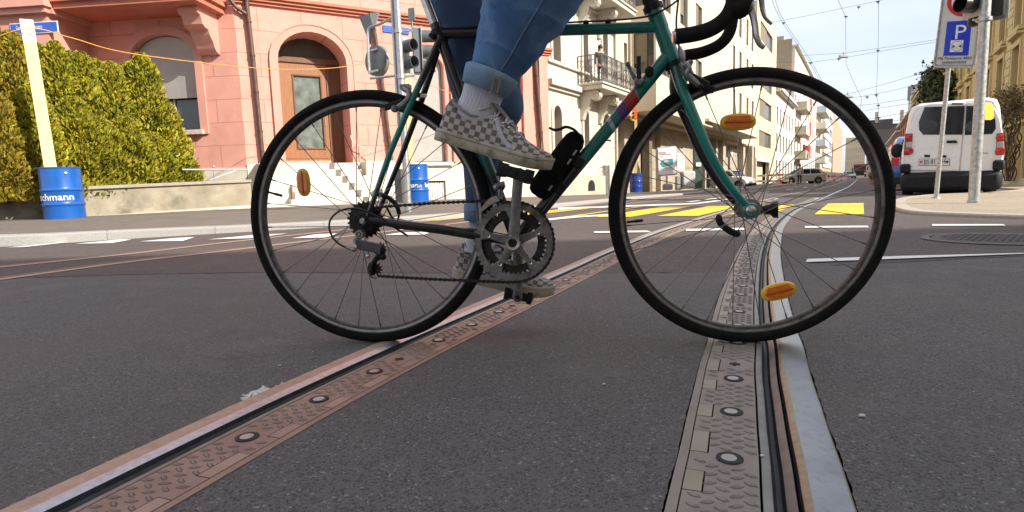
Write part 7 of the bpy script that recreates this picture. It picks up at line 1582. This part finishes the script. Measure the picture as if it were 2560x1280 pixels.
for pts,hood,lab in(([(1858,0,-.20),(1871,12,-.20),(1881,34,-.20),(1887,62,-.20),(1891,90,-.20),(1899,110,-.20),(1911,119,-.20)],[(1828,18,-.20),(1846,24,-.20),(1860,8,-.20),(1862,-30,-.20)],'n'),([(1896,-30,.20),(1903,-5,.20),(1906,22,.20),(1914,44,.20),(1930,60,.20)],[(1828,20,.20),(1850,0,.20),(1875,-30,.20),(1890,-60,.20)],'f')):
    p=[BP(*q) for q in pts]; m=MB(); c=catmull(p,4); m.tube(c,[.0085-.0035*i/len(c) for i in range(len(c))],8); lv=m.build('brake_lever',aluc,hb2)
    p=[BP(*q) for q in hood]; m=MB(); m.tube(catmull(p,4),[.016+.004*math.sin(PI*i/12) for i in range(13)],12); m.build('brake_hood',rub,hb2)
m=MB(); m.ell(BP(1868,14,-.20),(.014,.016,.018),12,8); m.build('lever_bracket',alu,hb2)
# cables
for pts,nm in((([(1390,58,-.012),(1460,54,-.015),(1540,50,-.015),(1600,44,-.015),(1640,34,-.03),(1690,4,-.08),(1730,-40,-.1)]),'brake_cable'),([(1702,-60,-.02),(1696,0,-.03),(1691,50,-.035),(1693,95,-.035),(1699,120,-.035)],'brake_cable'),([(1098,72,-.005),(1200,66,-.012),(1390,58,-.012)],'brake_cable')):
    m=MB(); m.tube(catmull([BP(*p) for p in pts],5),.0024,7); m.build(nm,cablem,bike)
for px in(1465,1520): m=MB(); q=BP(px,62,-.0); m.obox(q,BU*.007,BN*.010,UP*.009); m.build('cable_clip',green if 0 else blacks,bike,bevel=.003)
# front brake
m=MB(); m.tube([BP(1699,118,-.035),BP(1704,138,-.04),BP(1708,150,-.04)],[.0045,.0075,.0055],10); fb=m.build('front_brake',alu,bike)
for pts,w in(([(1712,160,-.05),(1722,172,-.05),(1716,186,-.05),(1738,206,-.042),(1756,222,-.03)],.0078),([(1728,152,.03),(1722,170,.03),(1732,190,.035),(1752,215,.03)],.0065),([(1700,158,-.045),(1708,172,-.045),(1706,186,-.04)],.005)):
    m=MB(); m.tube(catmull([BP(*p) for p in pts],3),w,8); m.build('caliper_arm',alu,fb)
m=MB(); m.obox(BP(1748,206,-.035),BU*.020+UP*-.012,UP*.010+BU*.006,BN*.006); m.build('caliper_block',blacks,fb,bevel=.004)
m=MB(); q=BP(1760,220,-.022); d=(BU*.9-UP*.25).normalized(); m.obox(q,d*.024,BN*.006,d.cross(BN)*.008); m.lathe([(.0001,.010),(.006,.009),(.0085,.002),(.0085,-.004)],BP(1750,217,-.036),ax=-BN,n=16); m.build('brake_pad',blacks,fb,bevel=.002)
# rear brake
m=MB(); m.tube(catmull([BP(1010,222,-.03),BP(1022,230,-.035),BP(1020,248,-.038),BP(1005,262,-.034),BP(990,272,-.028)],3),.0075,8); rb_=m.build('rear_brake',alu,bike)
m=MB(); m.obox(BP(1014,218,-.02),BU*.012,BN*.012,UP*.006); m.lathe([(.0001,.009),(.007,.008),(.009,.002),(.009,-.004)],BP(986,272,-.034),ax=-BN,n=16); m.build('anchor_bolt',alu,rb_); m=MB(); d=(BU*.93-UP*-.33).normalized(); m.obox(BP(985,262,-.02),BU*.024+UP*.006,BN*.006,UP*.008); m.build('brake_pad',blacks,rb_,bevel=.002)
# seat post, clamp, saddle
d=(STt-BB).normalized(); m=MB(); m.cyl(STt-d*.01,STt+d*.20,.0136,n=18); m.build('seat_post',aluc,bike); m=MB(); m.cyl(STt-d*.022,STt+d*.012,.0178,n=18); m.cyl(BP(1082,92,-.01)-BN*.016,BP(1082,92,-.01)+BN*.02,.0065,n=10); m.build('seat_clamp',blacks,bike)
SD=STt+d*.235; m=MB(); rings=[]
for x,w,z in((-.13,.035,.02),(-.12,.066,.025),(-.07,.072,.022),(-.01,.05,.012),(.06,.026,.010),(.12,.020,.010),(.145,.010,.004)):
    c=SD+BU*x+UP*z; rings.append([c+BN*w*math.cos(t)+UP*(.018 if math.sin(t)>0 else .026)*math.sin(t) for t in [2*PI*k/16 for k in range(16)]])
m.loft(rings); m.build('saddle',rub,bike,smooth=60)
# lock case on the down tube
lk=thing('lock_case','black folding lock case with a loose strap clipped inside the green frame','lock',BP(1395,410))
a,b=BP(1350,474,-.012),BP(1436,352,-.012); dv=(b-a).normalized(); up_=dv.cross(BN).normalized(); L_=(b-a).length; m=MB(); rings=[]; lat_=0
for s,k in((-.018,.45),(-.012,.78),(0,.95),(.01,1),(L_*.30,1),(L_*.31,1.07),(L_*.40,1.07),(L_*.41,.98),(L_-.02,.92),(L_,.86),(L_+.012,.7),(L_+.022,.35)):
    rings.append([a+dv*s+up_*.031*k*math.copysign(abs(math.cos(t))**.7,math.cos(t))+BN*.030*k*math.copysign(abs(math.sin(t))**.7,math.sin(t)) for t in [2*PI*j/20 for j in range(20)]])
m.loft(rings); m.build('case',M('black_nylon',(.0055,.0055,.0055),.85,spec=.2,c2=(.010,.0095,.0095),scale=40,bump=.001,bscale=150),lk,smooth=50)
for t0 in(.22,.74): m=MB(); m.bar(a+dv*L_*t0,a+dv*L_*t0+up_*.0-(up_)*.052,.03,.016,up=BN) ; m.build('mount',blacks,lk,bevel=.003)
for (x,y,an) in((1437,382,0),(1423,404,0),(1376,470,0)): m=MB(); q=BP(x,y,-.044); m.obox(q,dv*.008,up_*.0025,BN*.001); m.build('buckle',M('grey_buckle',(.3,.3,.3),.5),lk,bevel=.0008)
st_=catmull([BP(1452,352,-.025),BP(1446,338,-.035),BP(1433,325,-.04),BP(1415,319,-.045),BP(1402,324,-.05),BP(1388,327,-.05),BP(1372,321,-.05)],4); m=MB(); n=len(st_); rings=[]
for i,p in enumerate(st_): tt=(st_[min(i+1,n-1)]-st_[max(0,i-1)]).normalized(); nn=tt.cross(BN).normalized(); w=.010*(1 if i<n-3 else .5); rings.append([p+BN*w+nn*.0012,p-BN*w+nn*.0012+nn*-.002,p-BN*w-nn*.0012-nn*.003,p+BN*w-nn*.0012])
m.loft(rings); m.build('strap',blacks,lk,smooth=50)
# ================================================================ the rider
den=M('blue_denim',(.065,.125,.225),.85,c2=(.14,.225,.345),scale=7,bump=.0016,bscale=420,dirt=(.19,.29,.42,.5),dscale=5)
denl=M('denim_cuff_inside',(.17,.27,.40),.9,c2=(.23,.34,.47),scale=30,bump=.0012,bscale=500); dend=M('shaded_denim',(.035,.07,.15),.85,c2=(.07,.12,.22),scale=7,bump=.0014,bscale=400)  # far leg of the same jeans is darkened: its shade put into the colour
sockm=M('white_rib_sock',(.58,.57,.64),.9,c2=(.66,.65,.72),scale=20,bump=.001,bscale=300)
stitch=M('ochre_stitch',(.35,.20,.05),.7); lace=M('grey_white_lace',(.50,.49,.55),.85,var=.15,scale=120); solem=M('dirty_rubber_sole',(.42,.39,.29),.75,c2=(.52,.48,.37),scale=18,dirt=(.13,.11,.07,.95),dscale=34,bump=.0012,bscale=120)
rider=thing('person','rider in rolled blue jeans, ribbed white socks and chequered sneakers pedalling the green bicycle','person',(RCt+FCt)/2+UP*.0)
def chk():
    m=M('chequered_canvas',(.30,.28,.27),.9,bump=.0008,bscale=500); nt=m.node_tree;N=nt.nodes;L=nt.links;b=N['Principled BSDF']
    uv=N.new('ShaderNodeUVMap'); uv.uv_map='UVMap'; nz=N.new('ShaderNodeTexNoise'); nz.inputs['Scale'].default_value=25; L.new(uv.outputs[0],nz.inputs['Vector'])
    ad=N.new('ShaderNodeVectorMath'); ad.operation='MULTIPLY_ADD'; ad.inputs[1].default_value=(.006,.006,0); L.new(nz.outputs['Color'],ad.inputs[0]); L.new(uv.outputs[0],ad.inputs[2])
    c=N.new('ShaderNodeTexChecker'); c.inputs['Scale'].default_value=74; L.new(ad.outputs[0],c.inputs['Vector']); 
    n2=N.new('ShaderNodeTexNoise'); n2.inputs['Scale'].default_value=60; tc=N.new('ShaderNodeTexCoord'); L.new(tc.outputs['Object'],n2.inputs['Vector'])
    def mix(a,bb,f=None,fv=None):
        q=N.new('ShaderNodeMix'); q.data_type='RGBA'
        for k,z in(('A',a),('B',bb)):
            if isinstance(z,tuple): q.inputs[k].default_value=(*z,1)
            else: L.new(z,q.inputs[k])
        L.new(f,q.inputs['Factor']); return q.outputs['Result']
    A=mix((.135,.115,.10),(.185,.16,.145),n2.outputs['Fac']); B=mix((.40,.37,.34),(.50,.47,.44),n2.outputs['Fac']); L.new(mix(A,B,c.outputs['Fac']),b.inputs['Base Color']); return m
canvas=chk()
XS=[-.002,.004,.015,.04,.07,.10,.13,.16,.19,.215,.235,.252,.266,.276,.283]
HWs=[.012,.024,.031,.035,.0355,.036,.038,.042,.045,.0465,.0455,.041,.033,.022,.008]
TPs=[.088,.104,.108,.098,.090,.098,.108,.094,.076,.063,.056,.050,.045,.041,.034]
def shoe(P0,P1,lat_out,near=True):
    X=(P1-P0); L_=X.length; X.normalize(); Y=BN*(1 if True else -1); Z=X.cross(Y)*-1
    if Z.z<0: Z=-Z
    k=L_/.285
    def S(x,y,z): return P0+(X*x+Y*y+Z*z)*k
    def lerp(T,x):
        for i in range(len(XS)-1):
            if x<=XS[i+1]: t=(x-XS[i])/(XS[i+1]-XS[i]); return T[i]+(T[i+1]-T[i])*t
        return T[-1]
    def spring(x): return .012*max(0,(x-.2)/.085)**2
    base=.026
    def surf(x,a):                 # a: 0 near-side bottom .. 1 top .. 2 far-side bottom
        hw=lerp(HWs,x); tp=lerp(TPs,x); th=PI*(a/2); cy=-math.cos(th); sy=math.sin(th)
        low=x>.13; e=.75 if low else .55
        y=hw*math.copysign(abs(cy)**(.8),cy)*(1-.28*(sy**2)*(0.8 if not low else .25)); return S(x,y,base+spring(x)+(tp-base)*(abs(sy)**(1.15 if not low else .95)))
    m=MB(); m.uv=[]; n=22; xs=[]
    for i in range(len(XS)-1): xs+= [XS[i]+(XS[i+1]-XS[i])*t/3 for t in range(3)]
    xs.append(XS[-1]); rings=[]
    for x in xs:
        ring=[]; acc=0; prev=None
        for j in range(n+1): 
            p=surf(x,2*j/n); ring.append(p)
            if prev is not None: acc+=(p-prev).length/k
            prev=p; m.uv.append((x+acc*.10,acc if j<=n/2 else acc))
        rings.append(ring)
    k2=len(rings); vs=[p for r_ in rings for p in r_]; fs=[]
    for i in range(k2-1):
        for j in range(n): fs.append((i*(n+1)+j,(i+1)*(n+1)+j,(i+1)*(n+1)+j+1,i*(n+1)+j+1))
    m.add(vs,fs); sh_=m.build('shoe',canvas,rider,smooth=60)
    # sole
    out=[];N2=40
    xs2=[XS[0]-.006]+XS[1:-1]+[XS[-1]+.006]
    lo=[(x,-(lerp(HWs,min(max(x,0),.28))+.0055)) for x in xs2]; lo[0]=(xs2[0],-.012); lo[-1]=(xs2[-1],-.010); up2=[(x,-y) for x,y in reversed(lo)]; outl=lo+up2
    m=MB(); rings=[]
    for z,f in((0,.93),(.003,.985),(.016,1),(.0275,1.0),(.030,.985)): rings.append([S(.142+(x-.142)*(1-(1-f)*.35),y*f,z+spring(x)) for x,y in outl])
    m.loft(rings); so_=m.build('sole',solem,sh_,smooth=50)
    m=MB(); m.tube([S(.142+(x-.142)*1.003,y*1.01,.0235+spring(x)) for x,y in outl],.0013,5,closed=True); m.build('foxing_stripe',M('grey_foxing_stripe',(.30,.28,.24),.8) if near else bpy.data.materials['grey_foxing_stripe'],so_)
    s=-1
    # side wave stripe
    wv=[(.028,.80),(.05,.64),(.08,.60),(.105,.66),(.125,.62),(.14,.42),(.158,.24),(.178,.14),(.195,.14)]
    m=MB(); P=[]; 
    c=catmull([V((x,a,0)) for x,a in wv],5); rings=[]
    for i,q in enumerate(c):
        x,a=q.x,q.y; p=surf(x,a); e=surf(x,a+.02)-surf(x,a-.02); tx=surf(x+.002,a)-surf(x-.002,a); nn=tx.cross(e).normalized(); 
        if nn.dot(-Y)<0: nn=-nn
        t_=(V(surf(c[min(i+1,len(c)-1)].x,c[min(i+1,len(c)-1)].y))-surf(c[max(i-1,0)].x,c[max(i-1,0)].y)).normalized(); w=nn.cross(t_).normalized()*.0048
        rings.append([p-w+nn*.0003,p-w+nn*.002,p+w+nn*.002,p+w+nn*.0003])
    m.loft(rings); m.build('side_stripe',lace,sh_,smooth=40)
    # tongue and laces
    m=MB(); rings=[]
    for x,z,w in((.098,.118,.020),(.108,.126,.024),(.122,.121,.024),(.15,.103,.022),(.18,.083,.018)): rings.append([S(x,-w,z-.004+spring(x)),S(x,-w*.5,z+.003),S(x,w*.5,z+.003),S(x,w,z-.004),S(x-.004,0,z-.012)])
    m.loft(rings); m.build('tongue',canvas if 0 else M('taupe_canvas',(.22,.19,.18),.9) if near else bpy.data.materials['taupe_canvas'],sh_,smooth=50)
    for i in range(6):
        x=.118+.0155*i; m=MB(); pts=[]
        for j in range(9): a=.62+.76*j/8; p=surf(x+.010*(j/8-.5)*(1 if i%2 else -1),a); c_=surf(x,1.0)-Z*.03; pts.append(p+(p-c_).normalized()*.0042)
        m.tube(pts,.0027,7); m.build('lace',lace,sh_)
        for a in(.60,1.40): m=MB(); p=surf(x,a); m.ell(p,(.0038,.0038,.0038),8,6); m.build('eyelet',aluc,sh_)
    m=MB()
    for sgn in(-1,1):
        q=surf(.112,1.0)+Z*.010; m.tube(catmull([q,q+(Y*sgn*-.014+Z*.005)*1,q+(Y*sgn*-.026-X*.014-Z*.006),q+(Y*sgn*-.024-X*.03-Z*.014),q+(Y*sgn*-.012-X*.012-Z*.004)],4),.0022,6)
    m.build('lace_bow',lace,sh_)
    # collar
    m=MB(); ring=[]
    for t in [2*PI*q/24 for q in range(24)]:
        x=.056+.050*math.cos(t); y=.0285*math.sin(t); z=lerp(TPs,max(.006,x))-.004+(.0 if abs(y)<.02 else -.006); ring.append(S(x,y,z))
    m.tube(ring,.0036,8,closed=True); m.build('collar',canvas if 0 else M('pale_collar_lining',(.33,.31,.30),.9),sh_)
    return S
Sn=shoe(BP(1094,352,-.115),BP(1370,438,-.115),-1); Sf=shoe(BP(1137,692,.125),BP(1379,748,.125),1,False)
# lofted clothing tubes: each ring by the two picture edges and a depth ratio
def limb(name,rows,lat,mat,par,ratio=1.0,n=28,folds=0,seed=1,caps=False,sol=0,fold_fn=None,k=8,seam=0):
    rn=random.Random(seed); ph=[(rn.uniform(0,6),rn.uniform(.6,1.4),rn.randint(1,3)) for _ in range(5)]; m=MB(); L_=[V((a[0],a[1],0)) for a,b in rows]; R_=[V((b[0],b[1],0)) for a,b in rows]; L_=catmull(L_,k); R_=catmull(R_,k); rings=[]
    for i,(a,b) in enumerate(zip(L_,R_)):
        A,B=BP(a.x,a.y,lat),BP(b.x,b.y,lat); c=(A+B)/2; h=(B-A)/2; hl=h.length; ring=[]
        for j in range(n):
            t=2*PI*j/n; f=1+folds*sum(math.sin(i*.55*w+p+q*t) for p,w,q in ph)/5
            if fold_fn: f*=fold_fn(i/(len(L_)-1),t)
            ring.append(c+h*math.cos(t)*(1+(f-1)*.6)-BN*hl*ratio*math.sin(t)*f)
        rings.append(ring)
    m.loft(rings,caps=caps); o=m.build(name,mat,par,smooth=80,sol=sol)
    if seam:
        j=int(n*seam); s1=MB(); s1.tube([r_[j]*.5+r_[j+1]*.5-BN*.0008 for r_ in rings[::2]],.0024,6); s1.build('side_seam',den,o)
    return o
# body: one continuous skinned figure (mostly above the picture)
hipc=SD+UP*.10+BU*.02
def bn(p,r,r2=None): return (p.x,p.y,p.z,r,r2 or r)
KN=BP(1440,-110,-.11); KF=BP(1290,60,.12)*0+BP(1250,-150,.12); AN=Sn(.06,0,.10); AF=Sf(.06,0,.10)
KF=V(AF)+UP*.42+BU*.05+BN*0; KF=BP(1215,95,.125)+UP*.02
shd=hipc+BU*.36+UP*.44; nk=shd+BU*.05+UP*.07; hd_=nk+BU*.05+UP*.12
HNn=Nn[6]+UP*.02; HNf=Nf[6]+UP*.02
Nd=[bn(hipc,.13,.11),bn(hipc+BU*.14+UP*.16,.12,.10),bn(hipc+BU*.28+UP*.33,.15,.10),bn(nk,.055),bn(nk+BU*.02+UP*.05,.055),bn(hd_,.082,.095),bn(hd_+UP*.07,.06)]
Ed=[(0,1),(1,2),(2,3),(3,4),(4,5),(5,6)]
for s,K,A,S_,H in((-1,KN,AN,Sn,HNn),(1,KF,AF,Sf,HNf)):
    b=len(Nd); hp=hipc+BN*s*.09-UP*.04; Nd+=[bn(hp,.085),bn(hp.lerp(K,.5),.072),bn(K,.05),bn(K.lerp(A,.4),.040),bn(A,.022),bn(S_(.04,0,.055),.022),bn(S_(.17,0,.045),.022)]; Ed+=[(0,b),(b,b+1),(b+1,b+2),(b+2,b+3),(b+3,b+4),(b+4,b+5),(b+5,b+6)]
    b=len(Nd); sp_=hipc+BU*.28+UP*.36+BN*s*.17; el=sp_.lerp(H,.5)-UP*.05+BN*s*.03; wr2=H-(H-el).normalized()*.05; Nd+=[bn(sp_,.055),bn(el,.040),bn(wr2,.026),bn(H+BU*.0,.032,.020)]; Ed+=[(2,b),(b,b+1),(b+1,b+2),(b+2,b+3)]
    # fingers curled round the bar
    for f in range(4):
        base=H+BU*(.03-.018*f)-UP*.0; o=len(Nd); Nd+=[bn(base+BU*.012+UP*.012-BN*s*.0,.0092),bn(base+BU*.030+UP*.002+BN*s*.010,.0086),bn(base+BU*.030-UP*.024+BN*s*.004,.0080),bn(base+BU*.010-UP*.036-BN*s*.004,.0072)]; Ed+=[(b+3,o),(o,o+1),(o+1,o+2),(o+2,o+3)]
    o=len(Nd); Nd+=[bn(H-BN*s*.022+UP*.004,.011),bn(H-BN*s*.028+BU*.02-UP*.018,.0095),bn(H-BN*s*.020+BU*.03-UP*.036,.0085)]; Ed+=[(b+3,o),(o,o+1),(o+1,o+2)]
body=skinmesh('body',Nd,Ed,skin,rider,sub=1)
m=MB(); 
for s in(-1,1): m.ell(hd_+BU*.075+BN*s*.032+UP*.02,(.012,.012,.012),8,6)
m.build('eyes',M('eye_white',(.6,.6,.6),.2),rider); m=MB(); m.ell(hd_+BU*.088-UP*.008,(.018,.013,.020),8,6); m.build('nose',skin,rider); m=MB(); m.ell(hd_+BU*.078-UP*.045,(.010,.026,.006),8,6); m.build('mouth',M('lips',(.40,.15,.12),.5),rider)
m=MB(); m.ell(hd_-BU*.018+UP*.045,(.10,.092,.085),14,10); m.build('hair',hairm,rider)
shirt=M('dark_navy_jumper',(.02,.022,.035),.9,c2=(.03,.033,.05),scale=20)
N_=[bn(hipc+UP*.03,.175,.165),bn(hipc+BU*.14+UP*.16,.19,.18),bn(hipc+BU*.28+UP*.33,.215,.19),bn(nk-UP*.02,.085)]; E_=[(0,1),(1,2),(2,3)]
for s,H in((-1,HNn),(1,HNf)):
    sp_=hipc+BU*.28+UP*.36+BN*s*.17; el=sp_.lerp(H,.5)-UP*.05+BN*s*.03; wr2=H-(H-el).normalized()*.05; b=len(N_); N_+=[bn(sp_,.088),bn(el,.062),bn(wr2,.042)]; E_+=[(2,b),(b,b+1),(b+1,b+2)]
skinmesh('jumper',N_,E_,shirt,rider)
hipL=BP(1010,-330,-.09)
def wrinkle(seed,amp=.05,lo=.15):
    rn=random.Random(seed); F_=[(rn.uniform(lo,1.0),rn.uniform(-.07,.07),rn.uniform(0,2*PI),rn.uniform(.008,.022),rn.choice((-1,1,1))*amp*rn.uniform(.4,1.1),rn.uniform(0,2*PI),rn.uniform(.5,1.6)) for _ in range(34)]
    def f(u,t):
        v=1.0
        for u0,sl,ph,w,am,tc_,tw in F_:
            d=abs((t-tc_+PI)%(2*PI)-PI)
            if d<tw*1.8: v+=am*math.exp(-((u-u0-sl*math.sin(t-ph))/w)**2)*math.exp(-(d/tw)**2)
        return v+.014*math.sin(u*13+1.7*t)+.012*math.sin(3*t+u*7)
    return f
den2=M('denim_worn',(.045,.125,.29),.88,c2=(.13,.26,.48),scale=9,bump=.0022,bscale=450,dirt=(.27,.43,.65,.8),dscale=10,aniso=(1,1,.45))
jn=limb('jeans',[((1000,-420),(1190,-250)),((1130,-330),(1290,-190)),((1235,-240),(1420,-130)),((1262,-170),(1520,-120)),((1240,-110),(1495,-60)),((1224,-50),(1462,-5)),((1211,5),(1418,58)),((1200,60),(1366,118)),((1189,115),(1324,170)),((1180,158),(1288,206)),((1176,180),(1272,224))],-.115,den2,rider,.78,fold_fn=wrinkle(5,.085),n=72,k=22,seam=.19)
cf=limb('rolled_cuff',[((1177,156),(1286,199)),((1168,158),(1294,206)),((1164,170),(1290,216)),((1157,203),(1265,247)),((1162,207),(1260,247)),((1180,180),(1262,215))],-.115,denl,rider,.93,fold_fn=lambda u,t:1+.02*math.sin(2*t+1)+.014*math.sin(5*t)+.008*math.sin(9*t+u*3),n=60,k=1)
m=MB(); L1=[BP(1262+3*math.sin(i*.7),232-i*11,-.115) for i in range(24)]
for px in(1233,1249):
    for k in range(8): t=k/7; q=BP(px+4-t*10,193+t*38,-.115-.0505); m.obox(q-BN*.002,V((BU*.0013)),UP*.0026,BN*.0012)
m.build('stitching',stitch,cf,smooth=0)
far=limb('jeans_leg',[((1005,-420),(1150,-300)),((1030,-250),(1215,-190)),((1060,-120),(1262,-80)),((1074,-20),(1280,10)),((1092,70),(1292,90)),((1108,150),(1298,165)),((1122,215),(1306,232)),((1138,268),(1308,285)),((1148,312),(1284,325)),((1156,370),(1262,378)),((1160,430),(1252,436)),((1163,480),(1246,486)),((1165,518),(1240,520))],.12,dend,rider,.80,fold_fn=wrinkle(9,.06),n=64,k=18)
limb('rolled_cuff',[((1164,507),(1242,508)),((1160,510),(1245,512)),((1161,550),(1241,553)),((1168,552),(1236,553)),((1172,530),(1232,531))],.12,denl,rider,.93,n=48,k=1)
def rib(u,t): return 1+.018*math.sin(t*34)*(1 if u<.62 else .15)
limb('sock',[((1176,176),(1270,214)),((1163,203),(1260,240)),((1154,238),(1250,264)),((1140,264),(1244,288)),((1130,284),(1232,306)),((1136,302),(1215,322))],-.115,sockm,rider,.52,n=120,fold_fn=rib)
limb('sock',[((1176,530),(1228,532)),((1172,560),(1230,564)),((1166,595),(1232,602)),((1158,625),(1236,640))],.12,sockm,rider,.65,n=100,fold_fn=rib)

N_=[bn(hipc+UP*.03,.155,.13)]; E_=[]
for s,K in((-1,KN),(1,KF)): b=len(N_); hp=hipc+BN*s*.09-UP*.04; N_+=[bn(hp,.105),bn(hp.lerp(K,.5),.098),bn(K,.075)]; E_+=[(0,b),(b,b+1),(b+1,b+2)]
skinmesh('jeans_top',N_,E_,den2,rider)
